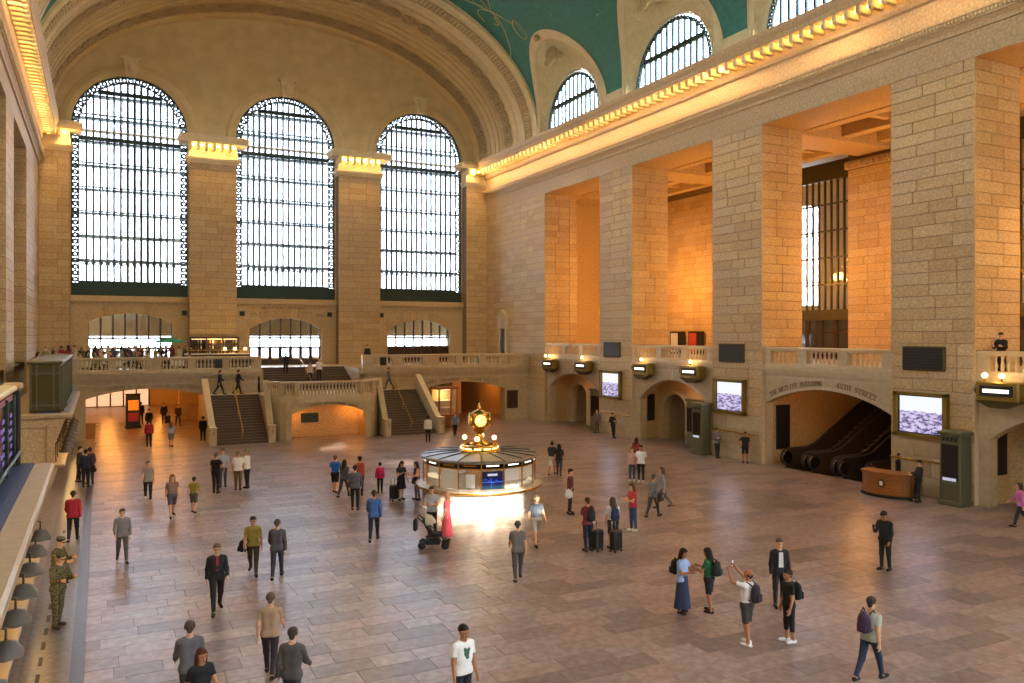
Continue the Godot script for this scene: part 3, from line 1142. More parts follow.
# ------------------------------------------------------------------ side walls
func build_side_walls() -> void:
	# entablature with lamps between the modillions
	var prof := [[-3.0, 18.4], [0.0, 18.4], [0.0, 19.5], [0.1, 19.5], [0.1, 19.68], [0.24, 19.85], [0.3, 19.85], [0.3, 20.02], [0.42, 20.1], [0.42, 20.22], [0.08, 20.28], [0.08, 21.3], [0.2, 21.36], [0.28, 21.5], [0.28, 22.08], [1.15, 22.08], [1.15, 22.3], [1.3, 22.5], [1.35, 22.72], [0.35, 22.8], [0.3, 22.95], [0.05, 23.1], [0.0, 23.16], [-3.0, 23.16]]
	var poly := PackedVector2Array()
	for p in prof:
		poly.append(Vector2(p[0], p[1]))
	var mod := MB.new().bbox(Vector3(0, 0.19, 0), Vector3(0.8, 0.38, 0.26), 0.03)
	mod.ball(Vector3(-0.28, 0.06, 0), Vector3(0.16, 0.14, 0.12), 8, 6)
	var mm := mod.mesh()
	var bulb := MB.new().ball(Vector3.ZERO, Vector3(0.12, 0.12, 0.12), 10, 6).mesh()
	var dent := MB.new()
	for side in [1, -1]:
		var tr := setting("trim_%d" % (2 if side > 0 else 3), "stone cornice with a row of bare bulbs above the %s" % ("escalator and gate arches" if side > 0 else "ticket windows"), "cornice")
		var mb := MB.new()
		mb.xf = Transform3D(Basis(Vector3(-1, 0, 0), Vector3(0, 1, 0), Vector3(0, 0, -1)), Vector3(NORTH, 0, 0)) if side > 0 else Transform3D(Basis(Vector3(1, 0, 0), Vector3(0, 1, 0), Vector3(0, 0, 1)), Vector3(SOUTH, 0, 0))
		mb.prism(poly, EAST if side > 0 else -WEST, WEST if side > 0 else -EAST)
		part("cornice_course", mb, M.stone_3, tr)
		var egg := MB.new()
		egg.xf = mb.xf
		var wall := NORTH if side > 0 else SOUTH
		for k in 480:
			var l := 69.0 - k * 0.17
			if l > EAST:
				egg.cbox(Vector3(0.36, 20.0, l * side), Vector3(0.1, 0.12, 0.09))
		stuff(part("dentils", egg, M.cream, tr))
		for k in 121:
			var l := 68.6 - k * 0.68
			var o := part("modillion", mm, M.cream, tr, Transform3D(Basis.IDENTITY, at(wall - side * 0.7, 21.7, l)))
			o.rotation.y = 0.0 if side > 0 else PI
			var p := at(wall - side * 0.72, 21.95, l - 0.34)
			part("bulb", bulb, M.bulb_warm, tr, Transform3D(Basis.IDENTITY, p))
			lamp(p + Vector3(0, -0.02, 0), 2.2, Color(1.0, 0.84, 0.6), 0.1)
	# lunette windows above the cornice, on both sides
	var names_n := ["lunette window nearest the corner arch", "second lunette window from the corner arch", "third lunette window from the corner arch"]
	var wn := 4
	for side in [1, -1]:
		for k in range(-3, 3):
			var c := PIER0 + k * PIER + PIERW + (PIER - PIERW) / 2
			var seen: bool = side > 0 and k >= 0
			var win := setting("window_%d" % wn, (names_n[2 - k] if seen else "lunette window high on the %s side, bay %d from the corner arch" % ["gate" if side > 0 else "ticket", 3 - k]), "window")
			wn += 1
			var xf := (on_north(NORTH + 0.35) * T(-c, 0, 0)) if side > 0 else (on_south(SOUTH - 0.35) * T(c, 0, 0))
			var rev := MB.new()
			rev.xf = xf
			for j in 32:
				var t0 := PI * j / 32.0
				var t1 := PI * (j + 1) / 32.0
				rev.quad(Vector3(4.05 * cos(t0), 23.1 + 4.05 * sin(t0), 0.36), Vector3(4.05 * cos(t1), 23.1 + 4.05 * sin(t1), 0.36), Vector3(3.9 * cos(t1), 23.1 + 3.9 * sin(t1), -0.1), Vector3(3.9 * cos(t0), 23.1 + 3.9 * sin(t0), -0.1))
			part("reveal", rev, M.cream, win)
			arched_window(win, xf, 3.9, 23.1, 23.1, 0.38, 12, [25.0], [25.0], seen, false)
	# piers
	for side in [1, -1]:
		for k in range(-3, 3):
			var s := PIER0 + k * PIER
			var pier_label: String = ["stone pier beside the stair corner bay with framed screen and dark panel", "stone pier between the gate arch and the escalator arch", "broad stone pier behind the information desk"][2 - k] if k >= 0 else "stone pier of the gate side, number %d toward the entrance end" % -k
			if side < 0:
				pier_label = "stone pier behind the ticket windows, number %d from the window wall" % (3 - k)
			var p := setting("stone_pier", pier_label, "pier")
			var wx := NORTH if side > 0 else SOUTH
			part("core", MB.new().box(Vector3(minf(wx + side * 0.04, wx + side * 3.0), 0, -(s + PIERW - 0.04)), Vector3(maxf(wx + side * 0.04, wx + side * 3.0), 18.4, -(s + 0.04))), M.joint, p)
			if k < 0 and side > 0 or side < 0 and k < -1:
				part("face", MB.new().box(Vector3(minf(wx, wx + side * 2.9), 0, -(s + PIERW)), Vector3(maxf(wx, wx + side * 2.9), 18.4, -s)), M.stone_0, p)
				continue
			var front := on_north() * T(-(s + PIERW), 0, 0) if side > 0 else on_south() * T(s, 0, 0)
			var cheek := T(wx if side > 0 else wx - 3.0, 0, -s)
			if side > 0:
				ashlar(p, front, PIERW, 0.0, 2.55, 0.85, [1.6, 1.2, 2.0], true)
				ashlar(p, front, PIERW, 2.55, 18.4, 0.51, [1.9, 1.3, 2.2, 1.6, 1.1])
				ashlar(p, cheek, 3.0, 5.35, 18.4, 0.51, [1.5, 1.9, 1.1])
				part("lower_cheek", MB.new().box(Vector3(wx + 0.01, 0, -s - 0.1), Vector3(wx + 2.9, 5.35, -s)), M.grey_stone_1, p)
			else:
				var mb := MB.new()
				ashlar(p, front, PIERW, 0.0, 18.4, 0.51, [1.25, 0.85, 1.5, 1.1], false, mb)
				ashlar(p, cheek, 3.0, 0.0, 18.4, 0.51, [1.0, 1.3, 0.8], false, mb)
				stuff(part("stone_courses", mb, stone_mixed(), p))
			# far cheek, seen only from beyond
			part("far_cheek", MB.new().box(Vector3(minf(wx, wx + side * 3.0), 5.35, -(s + PIERW)), Vector3(maxf(wx, wx + side * 3.0), 18.4, -(s + PIERW) + 0.1)), M.stone_1, p)
	# corner walls between the last bay and the window wall
	var s4 := PIER0 + 3 * PIER
	var wn_ := setting("wall_north", "plain stone side wall between the last bay and the window wall", "wall")
	part("core", MB.new().box(at(32.04, 0, 71), at(35.0, 18.4, s4 + 0.05)), M.joint, wn_)
	var nb := MB.new()
	ashlar(wn_, on_north() * T(-70, 0, 0), 70 - s4, 2.4, 18.4, 0.5, [1.3, 1.0, 1.6], false, nb)
	ashlar(wn_, T(32, 0, -s4), 3.0, 0.0, 18.4, 0.5, [1.0, 1.3], false, nb)
	stuff(part("stone_courses", nb, stone_mixed(), wn_))
	part("marble_base", MB.new().box(at(32, 0, 70), at(32.06, 2.4, s4)), M.grey_stone_1, wn_)
	var ws := setting("wall_south", "stone side wall behind the ticket windows", "wall")
	part("core", MB.new().box(at(-7.0, 0, 71), at(-4.04, 18.4, s4 + 0.05)), M.joint, ws)
	var sb := MB.new()
	ashlar(ws, on_south() * T(s4, 0, 0), 70 - s4, 0.0, 18.4, 0.5, [1.3, 1.0, 1.6], false, sb)
	ashlar(ws, T(-7.0, 0, -s4), 3.0, 0.0, 18.4, 0.5, [1.0, 1.3], false, sb)
	stuff(part("stone_courses", sb, stone_mixed(), ws))
	part("lower_wall", MB.new().box(at(-4.6, 0, s4), at(-4.1, 5.35, EAST)), M.grey_stone_0, ws)
	part("gallery_deck", MB.new().box(at(-12, 5.0, s4), at(-4.1, 5.35, EAST)), M.grey_stone_1, ws)
	part("gallery_back", MB.new().box(at(-12.5, 5.0, s4 + 1), at(-12, 19.4, EAST)), M.stone_2, ws)
	part("gallery_end", MB.new().box(at(-12.5, 5.0, s4 + 1), at(-4.2, 19.4, s4 + 0.3)), M.stone_2, ws)
	part("gallery_roof", MB.new().box(at(-12.5, 19.2, s4 + 1), at(-6.9, 19.5, EAST)), M.stone_3, ws)
	# pedimented niche in the corner wall
	var ni := setting("trim_4", "small pedimented marble doorway on the corner wall", "doorway")
	var nx := on_north(32.0) * T(-65.2, 0, 0)
	var nf := MB.new().box(Vector3(-0.75, 4.5, 0), Vector3(-0.5, 7.6, 0.25)).box(Vector3(0.5, 4.5, 0), Vector3(0.75, 7.6, 0.25)).box(Vector3(-0.85, 7.6, 0), Vector3(0.85, 8.5, 0.3))
	nf.prism(PackedVector2Array([Vector2(-0.95, 8.5), Vector2(0.95, 8.5), Vector2(0.0, 9.25)]), 0.0, 0.36)
	part("surround", nf, M.grey_stone_1, ni, nx)
	part("door_leaf", MB.new().bbox(Vector3(0, 6.0, 0.04), Vector3(1.0, 3.1, 0.08), 0.02), M.dark_wood, ni, nx)


# ------------------------------------------------------------------ gallery behind the gate-side piers
func build_gallery() -> void:
	var g := setting("gallery_structure", "orange lit stone gallery behind the piers with coffered ceiling", "gallery")  # whole gallery: deck, end wall, inner piers, back wall and ceiling
	part("deck", MB.new().box(at(32.5, 5.0, 62), at(44.3, 5.35, EAST)), M.grey_stone_2, g)
	part("ceiling_slab", MB.new().box(at(34.9, 19.3, 62), at(44.3, 19.6, EAST)), M.stone_3, g)
	part("end_wall", MB.new().box(at(33.4, 0.0, 62.5), at(44.3, 19.5, 62)), M.stone_0, g)
	for k in range(-1, 4):
		var s := PIER0 + k * PIER
		part("cross_beam", MB.new().bbox(at(39.4, 18.85, s + 2), Vector3(8.9, 0.9, 2.6), 0.05), M.stone_3, g)
		for j in 3:
			part("coffer_rib", MB.new().bbox(at(39.4, 19.1, s + PIERW + 2.03 * (j + 0.5) + 0.6), Vector3(8.9, 0.4, 0.35), 0.04), M.stone_3, g)
	for x in [36.2, 39.2, 42.2]:
		part("long_beam", MB.new().bbox(at(x, 18.95, 30), Vector3(0.7, 0.7, 64), 0.04), M.stone_3, g)
	# inner piers and back wall
	for k in range(-1, 4):
		var s := PIER0 + k * PIER
		part("inner_pier", MB.new().box(at(43.2, 5.35, s + PIERW), at(44.3, 19.3, s)), M.joint, g)
		if k >= 0:
			var mb := MB.new()
			ashlar(g, on_north(43.16) * T(-(s + PIERW), 0, 0), PIERW, 5.35, 17.6, 0.51, [1.25, 0.85, 1.5], false, mb)
			ashlar(g, T(43.17, 0, -s + 0.01), 1.1, 5.35, 17.6, 0.51, [1.1], false, mb)
			stuff(part("pier_courses", mb, stone_mixed(), g))
		var cap := MB.new().bbox(at(43.6, 17.9, s + 2), Vector3(1.3, 0.5, PIERW + 0.3), 0.05)
		for j in 9:
			cap.ball(at(42.95, 17.85, s + 0.2 + j * 0.45), Vector3(0.18, 0.25, 0.18), 6, 5)
		part("leaf_capital", cap, M.ornament, g)
	var solid := PIER0 + 2 * PIER + PIERW
	part("back_wall_core", MB.new().box(at(43.6, 5.35, 62), at(44.3, 19.3, solid)), M.joint, g)
	var bm := MB.new()
	ashlar(g, on_north(43.55) * T(-62, 0, 0), 62 - solid, 5.35, 18.4, 0.51, [1.25, 0.85, 1.5], false, bm)
	stuff(part("back_wall_courses", bm, stone_mixed(), g))
	part("back_wall_near", MB.new().box(at(43.6, 5.35, PIER0 - PIER), at(44.3, 19.3, EAST)), M.stone_0, g)
	# two framed posters at deck level
	for q in [[55.4, "101418", "c9cdd2"], [53.0, "17171b", "b04030"]]:
		var po := thing("framed_poster", "framed poster on the gallery wall, %s" % ("beside the far corner" if q[0] > 54 else "with a red band"), "poster", at(43.35, 5.35, q[0]), -PI / 2, "posters in the gallery")
		part("frame", MB.new().bbox(Vector3(0, 1.0, 0), Vector3(1.9, 1.9, 0.12), 0.03), M.black, po)
		part("sheet", MB.new().box(Vector3(-0.8, 0.2, 0.06), Vector3(0.1, 1.8, 0.075)), mat("poster_" + q[1], q[2], 0.5), po)
		part("band", MB.new().box(Vector3(0.2, 0.2, 0.06), Vector3(0.8, 1.8, 0.075)), mat("poster_band_" + q[1], q[1], 0.5), po)
	# bronze window grilles between the inner piers
	var wn := 16
	for k in [-1, 0, 1]:
		var s: float = PIER0 + k * PIER + PIERW
		var w := PIER - PIERW
		var win := setting("window_%d" % wn, ["bronze grille window in the bay at the picture edge", "bronze grille window in the bay over the desk", "tall bronze grille window in the bay above the escalators"][k + 1], "window")
		wn += 1
		var xf := on_north(43.9) * T(-(s + w), 0, 0)
		var fr := MB.new().box(Vector3(0, 17.4, 0), Vector3(w, 18.6, 0.2)).box(Vector3(0, 8.0, 0), Vector3(w, 8.7, 0.25)).box(Vector3(0, 5.35, 0), Vector3(0.35, 17.4, 0.25)).box(Vector3(w - 0.35, 5.35, 0), Vector3(w, 17.4, 0.25))
		part("window_frame", fr, M.bronze, win, xf)
		var wide := w - 0.7
		for j in 13:
			part("mullion", MB.new().box(Vector3(0.35 + wide * (j + 1) / 14.0 - 0.05, 8.7, 0), Vector3(0.35 + wide * (j + 1) / 14.0 + 0.05, 17.4, 0.15)), M.bronze, win, xf)
		for y in [10.4, 12.2, 14.0, 15.8]:
			part("transom", MB.new().box(Vector3(0.35, y - 0.06, 0), Vector3(w - 0.35, y + 0.06, 0.13)), M.bronze, win, xf)
		var ys := [8.7, 10.4, 12.2, 14.0, 15.8, 17.4]
		for r in 5:
			for j in 7:
				var key := "gpane %d" % r
				if not shapes.has(key):
					shapes[key] = MB.new().cbox(Vector3.ZERO, Vector3(wide / 7, ys[r + 1] - ys[r], 0.01)).mesh()
				part("pane", shapes[key], M.glass, win, xf * T(0.35 + wide * (j + 0.5) / 7, (ys[r] + ys[r + 1]) / 2, 0.05))
		for j in 6:
			var x0 := 0.35 + wide * j / 6.0
			var leaf := part("door_leaf", MB.new().box(Vector3(x0 + 0.03, 5.35, 0), Vector3(x0 + 0.16, 8.0, 0.1)).box(Vector3(x0 + wide / 6 - 0.16, 5.35, 0), Vector3(x0 + wide / 6 - 0.03, 8.0, 0.1)).box(Vector3(x0 + 0.1, 7.1, 0), Vector3(x0 + wide / 6 - 0.1, 7.25, 0.1)).box(Vector3(x0 + 0.1, 5.35, 0), Vector3(x0 + wide / 6 - 0.1, 5.7, 0.1)), M.dark_wood, win, xf)
			part("pane", MB.new().box(Vector3(x0 + 0.16, 5.7, 0.04), Vector3(x0 + wide / 6 - 0.16, 8.0, 0.05)), M.dark_glass, leaf)
	# hall behind the grilles, with one bright window
	var h := setting("wall_back_hall", "orange hall seen through the bronze grilles", "wall")
	part("hall_floor", MB.new().box(at(44.3, 5.0, 60), at(56, 5.34, 0)), M.grey_stone_2, h)
	part("hall_roof", MB.new().box(at(44.3, 20.0, 60), at(56, 20.3, 0)), M.stone_3, h)
	part("hall_end", MB.new().box(at(44.3, 5.3, 60.3), at(56, 20, 60)), M.stone_0, h)
	part("hall_near_end", MB.new().box(at(44.3, 5.3, 0), at(56, 20, -0.3)), M.stone_0, h)
	var bw := MB.new()
	bw.xf = on_north(55.5)
	arched_wall(bw, -60.0, 0.0, 5.3, 20.0, [[-53.6, 2.2, 9.6, 18.0, 0.4]], 0.5, 8)
	part("hall_back", bw, M.stone_2, h)
	var bars := MB.new()
	bars.xf = on_north(55.6)
	for j in 7:
		bars.box(Vector3(-55.8 + 0.73 * j, 9.6, 0), Vector3(-55.72 + 0.73 * j, 18.2, 0.1))
	for y in [11.5, 13.5, 15.6]:
		bars.box(Vector3(-55.8, y, 0), Vector3(-51.4, y + 0.12, 0.1))
	part("hall_window_bars", bars, M.iron, h)
	# chandeliers hang in the bays, lighting the gallery
	for k in [-1, 0, 1, 2]:
		var c: float = PIER0 + k * PIER + PIERW + (PIER - PIERW) / 2
		chandelier(at(39.2, 11.4, c), "globe chandelier of bare bulbs in the %s gallery bay" % ["nearest", "desk side", "escalator side", "corner"][k + 1])


func chandelier(where: Vector3, label: String) -> void:
	var ch := thing("chandelier", label, "chandelier", where, 0.0, "gallery chandeliers")
	part("rod", MB.new().tube([Vector3(0, 1.2, 0), Vector3(0, 7.6, 0)], 0.03, 6), M.gold, ch)
	part("globe", MB.new().lathe([Vector2(0.02, -0.9), Vector2(0.3, -0.75), Vector2(0.62, -0.2), Vector2(0.62, 0.3), Vector2(0.35, 0.8), Vector2(0.12, 1.2)], 16), M.gold, ch)
	var b := MB.new().ball(Vector3.ZERO, Vector3.ONE * 0.075, 8, 6).mesh()
	for r in 5:
		var y := -0.95 + r * 0.5
		var rad: float = [0.35, 0.78, 0.95, 0.85, 0.5][r]
		for k in [5, 9, 10, 9, 6][r]:
			var t: float = TAU * (k + r * 0.5) / [5, 9, 10, 9, 6][r]
			part("bulb", b, M.bulb_warm, ch, T(rad * cos(t), y, rad * sin(t)))
	for k in 6:
		var t := TAU * k / 6.0
		lamp(where + Vector3(cos(t) * 1.25, -0.2, sin(t) * 1.25), 5.4, Color(1.0, 0.7, 0.34), 0.25)


func build_east() -> void:
	var e := setting("wall_east", "stone wall behind the viewer with three tall windows", "wall")
	var mb := MB.new()
	mb.xf = on_east()
	arched_wall(mb, -32.0, 4.0, 0.0, 36.0, [[-25.85, 4.1, 10.0, 22.9, 4.1], [-14.0, 4.1, 10.0, 22.9, 4.1], [-2.15, 4.1, 10.0, 22.9, 4.1]], 0.9)
	part("wall_face", mb, M.stone_1, e)
	var bars := MB.new()
	bars.xf = on_east(EAST - 0.4)
	for c in [-25.85, -14.0, -2.15]:
		for k in 16:
			bars.box(Vector3(c - 4.1 + k * 0.547 - 0.07, 10, 0), Vector3(c - 4.1 + k * 0.547 + 0.07, 27, 0.1))
		for k in 9:
			bars.box(Vector3(c - 4.1, 11 + k * 1.85 - 0.1, 0), Vector3(c + 4.1, 11 + k * 1.85 + 0.1, 0.1))
	stuff(part("window_bars", bars, M.iron, e))
	part("balcony_deck", MB.new().box(at(-4, 4.2, -1.5), at(32, 4.5, EAST)), M.grey_stone_1, e)


# added unseen blocks behind the end wall, gaps tuned to shape the sun patches
func build_sun_blockers() -> void:
	var k := 0
	for q in [[-60.0, -8.2, -4.0, 70.0], [0.8, 60.0, -4.0, 42.0], [-4.7, 0.8, -4.0, 30.4], [-4.7, 0.8, 32.5, 36.0], [-4.7, 0.8, 37.2, 42.0], [-3.0, 0.8, 36.0, 37.2], [-8.2, -6.4, -4.0, 39.4], [-8.2, -6.4, 41.0, 70.0], [-6.4, -4.7, -4.0, 70.0]]:
		var o := thing("added_sun_blocker", "added sun blocker outside behind the viewer, %s" % ["tall slab toward the ticket side", "wide slab toward the gate side", "low slab under the sun gap", "lower slab over the sun gap", "upper slab over the sun slot", "short slab beside the sun slot", "narrow slab below the small sun slot", "narrow slab above the small sun slot", "slim slab beside the gap"][k], "building", Vector3(0, 0, 0), 0.0, "added sun blockers outside the hall")
		k += 1
		part("block", MB.new().box(Vector3(q[0], q[2], 50), Vector3(q[1], q[3], 51.5)), M.grey_stone_1, o)
		part("parapet", MB.new().box(Vector3(q[0], q[3] - 0.1, 51.5), Vector3(q[1], q[3], 51.8)), M.grey_stone_0, o)


# ------------------------------------------------------------------ balustrades
func baluster(h: float) -> ArrayMesh:
	var key := "baluster %.2f" % h
	if not shapes.has(key):
		var q := []
		for p in [[0.075, 0.0], [0.075, 0.08], [0.05, 0.1], [0.085, 0.3], [0.08, 0.42], [0.04, 0.66], [0.045, 0.8], [0.075, 0.9], [0.075, 1.0]]:
			q.append(Vector2(p[0], p[1] * h))
		shapes[key] = MB.new().lathe(q, 10).mesh()
	return shapes[key]


# along local x from 0 to w, standing on y = 0, centred on z = 0
func balustrade(label: String, where: Transform3D, w: float, panels: int, h := 1.0, ped := 0.5, pitch := 0.24) -> Node3D:
	var o := thing("stone_balustrade", label, "balustrade", where.origin, where.basis.get_euler().y, "stone balustrades")
	part("plinth", MB.new().bbox(Vector3(w / 2, 0.09, 0), Vector3(w, 0.18, 0.36), 0.02), M.grey_stone_1, o)
	part("rail", MB.new().bbox(Vector3(w / 2, h - 0.07, 0), Vector3(w, 0.14, 0.42), 0.03).bbox(Vector3(w / 2, h - 0.17, 0), Vector3(w, 0.06, 0.32), 0.01), M.grey_stone_1, o)
	var pw := (w - ped * (panels + 1)) / panels
	for k in panels + 1:
		part("pedestal", MB.new().bbox(Vector3(ped / 2 + k * (pw + ped), h / 2, 0), Vector3(ped, h - 0.2, 0.38), 0.02), M.grey_stone_0, o)
	for k in panels:
		var n := int(pw / pitch)
		for j in n:
			part("baluster", baluster(h - 0.38), M.grey_stone_1, o, T(ped + k * (pw + ped) + pw * (j + 0.5) / n, 0.18, 0))
	return o


func build_balcony_and_stairs() -> void:
	# west balcony: deck, fascia with arches below, stair cut
	var b := setting("balcony_structure", "stone balcony at the far end with low arches in its front", "balcony")  # whole balcony: deck together with its arched front wall
	part("deck_south", MB.new().box(at(-4, 4.1, 70), at(10.3, 4.5, 60.8)), M.grey_stone_1, b)
	part("deck_north", MB.new().box(at(17.7, 4.1, 70), at(32, 4.5, 60.8)), M.grey_stone_1, b)
	part("deck_back", MB.new().box(at(10.3, 4.1, 70), at(17.7, 4.5, 65.3)), M.grey_stone_1, b)
	var fa := MB.new()
	fa.xf = on_west(60.8)
	arched_wall(fa, -4.0, 10.3, 0.0, 4.1, [[2.9, 3.75, 0.0, 2.75, 0.6]], 0.8)
	arched_wall(fa, 17.7, 32.0, 0.0, 4.1, [[26.1, 3.75, 0.0, 2.6, 0.65]], 0.8)
	fa.box(Vector3(10.3, 0, -4.9), Vector3(17.7, 2.9, -0.1))
	part("fascia", fa, M.grey_stone_0, b)
	var co := MB.new()
	for s in [[-4.0, 10.3], [17.7, 32.0]]:
		co.box(at(s[0], 4.05, 61.6), at(s[1], 4.2, 60.65))
		co.box(at(s[0], 4.2, 61.6), at(s[1], 4.36, 60.45))
		co.box(at(s[0], 4.36, 61.6), at(s[1], 4.5, 60.35))
		co.box(at(s[0], 3.62, 61.0), at(s[1], 3.7, 60.74))
	part("cornice_course", co, M.grey_stone_1, b)
	# side walls of the stair cut
	part("stair_cheek", MB.new().box(at(10.1, 2.85, 65.3), at(10.5, 4.5, 60.8)), M.grey_stone_0, b)
	part("stair_cheek", MB.new().box(at(17.5, 2.85, 65.3), at(17.9, 4.5, 60.8)), M.grey_stone_0, b)
	# carved names over the arches
	for q in [["TO SUBWAYS & TAXIS", 2.9, 97.8, 0.19], ["DINING CONCOURSE", 2.9, 89.0, 0.19]]:
		part("carved_lettering", lettering(q[0], 0.22, Vector2(q[1], -20.0), 23.55, q[2] - 90 + 90, q[3], 0.01), M.joint, b, on_west(60.8))
	for q in [["LOWER CONCOURSE", 26.1, 97.6, 0.19], ["TRACKS 100-117", 26.1, 88.6, 0.19]]:
		part("carved_lettering", lettering(q[0], 0.22, Vector2(q[1], -20.0), 23.45, q[2], q[3], 0.01), M.joint, b, on_west(60.8))
	balustrade("stone balustrade in front of the restaurant diners, toward the ticket side", at_t(-4.0, 4.5, 60.6), 7.2, 3)
	balustrade("stone balustrade in front of the restaurant diners, toward the stair", at_t(3.2, 4.5, 60.6), 7.1, 3)
	balustrade("stone balustrade on the far balcony beside the stair, sunlit patch", at_t(17.7, 4.5, 60.6), 5.6, 2, 1.0, 0.8)
	balustrade("stone balustrade on the far balcony in the corner over the arch", at_t(23.3, 4.5, 60.6), 8.6, 4)
	for x in [7.4, 19.3]:
		part("bronze_vent", MB.new().bbox(at(x, 5.0, 60.37), Vector3(0.5, 0.62, 0.08), 0.03), M.black, b)
	# landing with curved front
	var ld := setting("landing_structure", "curved stone stair landing with a low arched recess under it", "landing")  # whole landing: slab together with the walls and recess below
	var front := [Vector2(9.9, 56.6), Vector2(10.6, 55.3), Vector2(11.6, 54.75), Vector2(16.0, 54.75), Vector2(17.0, 55.3), Vector2(17.8, 56.6)]
	var top := PackedVector2Array()
	for p in front:
		top.append(Vector2(p.x, -p.y))
	top.append(Vector2(21.8, -58.9))
	top.append(Vector2(21.8, -60.9))
	top.append(Vector2(6.4, -60.9))
	top.append(Vector2(6.4, -58.9))
	top.append(Vector2(9.9, -58.9))
	top = PackedVector2Array([Vector2(9.9, -56.6), Vector2(10.6, -55.3), Vector2(11.6, -54.75), Vector2(16.0, -54.75), Vector2(17.0, -55.3), Vector2(17.8, -56.6), Vector2(17.8, -59.2), Vector2(21.6, -59.2), Vector2(21.6, -60.85), Vector2(6.5, -60.85), Vector2(6.5, -59.2), Vector2(9.9, -59.2)])
	var lm := MB.new()
	lm.xf = Transform3D(Basis(Vector3(1, 0, 0), Vector3(0, 0, 1), Vector3(0, -1, 0)), Vector3.ZERO)
	lm.prism(top, -2.88, -2.5)
	part("landing_slab", lm, M.grey_stone_1, ld)
	var lw := MB.new()
	lw.xf = on_west(54.85)
	arched_wall(lw, 10.9, 16.7, 0.0, 2.55, [[13.8, 2.5, 0.0, 1.75, 0.55]], 0.5, 24)
	for s in [[Vector2(9.9, 56.6), Vector2(10.6, 55.3)], [Vector2(10.6, 55.3), Vector2(11.3, 54.85)], [Vector2(16.3, 54.85), Vector2(17.0, 55.3)], [Vector2(17.0, 55.3), Vector2(17.8, 56.6)]]:
		lw.xf = Transform3D.IDENTITY
		lw.quad(at(s[0].x, 0, s[0].y), at(s[1].x, 0, s[1].y), at(s[1].x, 2.55, s[1].y), at(s[0].x, 2.55, s[0].y))
	lw.box(at(9.9, 0, 60), at(10.2, 2.5, 56.4))
	lw.box(at(17.5, 0, 60), at(17.8, 2.5, 56.4))
	part("front_wall", lw, M.grey_stone_0, ld)
	part("recess_back", MB.new().box(at(10.3, 0, 57.3), at(17.4, 2.5, 57.0)), M.stone_0, ld)
	part("recess_side", MB.new().box(at(10.9, 0, 57), at(11.25, 2.5, 55.4)), M.stone_1, ld)
	part("recess_side", MB.new().box(at(16.35, 0, 57), at(16.7, 2.5, 55.4)), M.stone_1, ld)
	part("plaque", MB.new().bbox(at(12.95, 1.3, 56.95), Vector3(1.2, 0.65, 0.1), 0.03), M.iron_green, ld)
	part("carved_lettering", lettering("LOWER LEVEL", 0.16, Vector2(13.8, -4.0), 6.42, 101.0, 0.15, 0.01, 0.02), M.joint, ld, on_west(54.83))
	part("carved_lettering", lettering("DINING ROOM", 0.16, Vector2(13.8, -4.0), 6.42, 87.0, 0.15, 0.01, 0.02), M.joint, ld, on_west(54.83))
	for x in [11.6, 16.0]:  # unseen lamps under the landing, placed to light the recess orange
		part("unseen_recess_lamp", MB.new().bbox(at(x, 2.43, 56.2), Vector3(0.4, 0.06, 0.4), 0.02), M.bulb_soft, ld)
		lamp(at(x, 2.3, 56.2), 1.3, Color(1.0, 0.66, 0.3), 0.15)
	# balustrade round the landing
	var rail := thing("stone_balustrade", "curved stone balustrade around the stair landing", "balustrade", at(0, 2.88, 0), 0.0, "stone balustrades")
	var segs := [[10.15, 56.5, 10.75, 55.4], [10.75, 55.4, 11.65, 54.95], [11.65, 54.95, 15.95, 54.95], [15.95, 54.95, 16.85, 55.4], [16.85, 55.4, 17.55, 56.5]]
	for s in segs:
		var a := at(s[0], 0, s[1])
		var c := at(s[2], 0, s[3])
		var len := a.distance_to(c)
		var d := (c - a) / len
		var xf := Transform3D(Basis(d, Vector3.UP, d.cross(Vector3.UP)), a)
		part("plinth", MB.new().box(Vector3(-0.05, 0, -0.16), Vector3(len + 0.05, 0.16, 0.16)), M.grey_stone_1, rail, xf)
		part("rail", MB.new().bbox(Vector3(len / 2, 0.95, 0), Vector3(len + 0.16, 0.14, 0.38), 0.03), M.grey_stone_1, rail, xf)
		part("pedestal", MB.new().bbox(Vector3(0, 0.5, 0), Vector3(0.34, 0.95, 0.34), 0.02), M.grey_stone_0, rail, xf)
		var n := int((len - 0.3) / 0.23)
		for j in n:
			part("baluster", baluster(0.72), M.grey_stone_1, rail, xf * T(0.2 + (len - 0.4) * (j + 0.5) / n, 0.16, 0))
	part("pedestal", MB.new().bbox(at(17.55, 0.5, 56.5), Vector3(0.34, 0.95, 0.34), 0.02), M.grey_stone_0, rail)
	# flights
	flight("marble stair flight on the ticket side rising to the landing", 6.6, 9.85, 54.9, 0.0, 18, 0.16, 0.238, true, 9.95, 6.35)
	flight("marble stair flight on the gate side rising to the landing", 18.05, 21.45, 54.9, 0.0, 18, 0.16, 0.238, true, 17.75, 21.7)
	flight("upper marble stair flight from the landing to the balcony doors", 10.6, 17.4, 61.0, 2.88, 10, 0.162, 0.38, false, 0, 0)
	# passages behind the arches
	var pw := setting("wall_passage", "warm lit passage walls behind the low balcony arches", "wall")
	part("side", MB.new().box(at(-4, 0, 89), at(-1.4, 4.0, 61.6)), M.stone_0, pw)
	part("side", MB.new().box(at(7.2, 0, 72), at(10.2, 4.0, 61.6)), M.stone_1, pw)
	part("side", MB.new().box(at(9.6, 0, 89), at(10.2, 4.0, 72)), M.stone_4, pw)
	part("soffit", MB.new().box(at(-4, 3.5, 89), at(10.3, 4.08, 61.6)), M.stone_1, pw)
	part("end", MB.new().box(at(-4, 0, 89.5), at(10.3, 4.0, 89)), M.stone_4, pw)
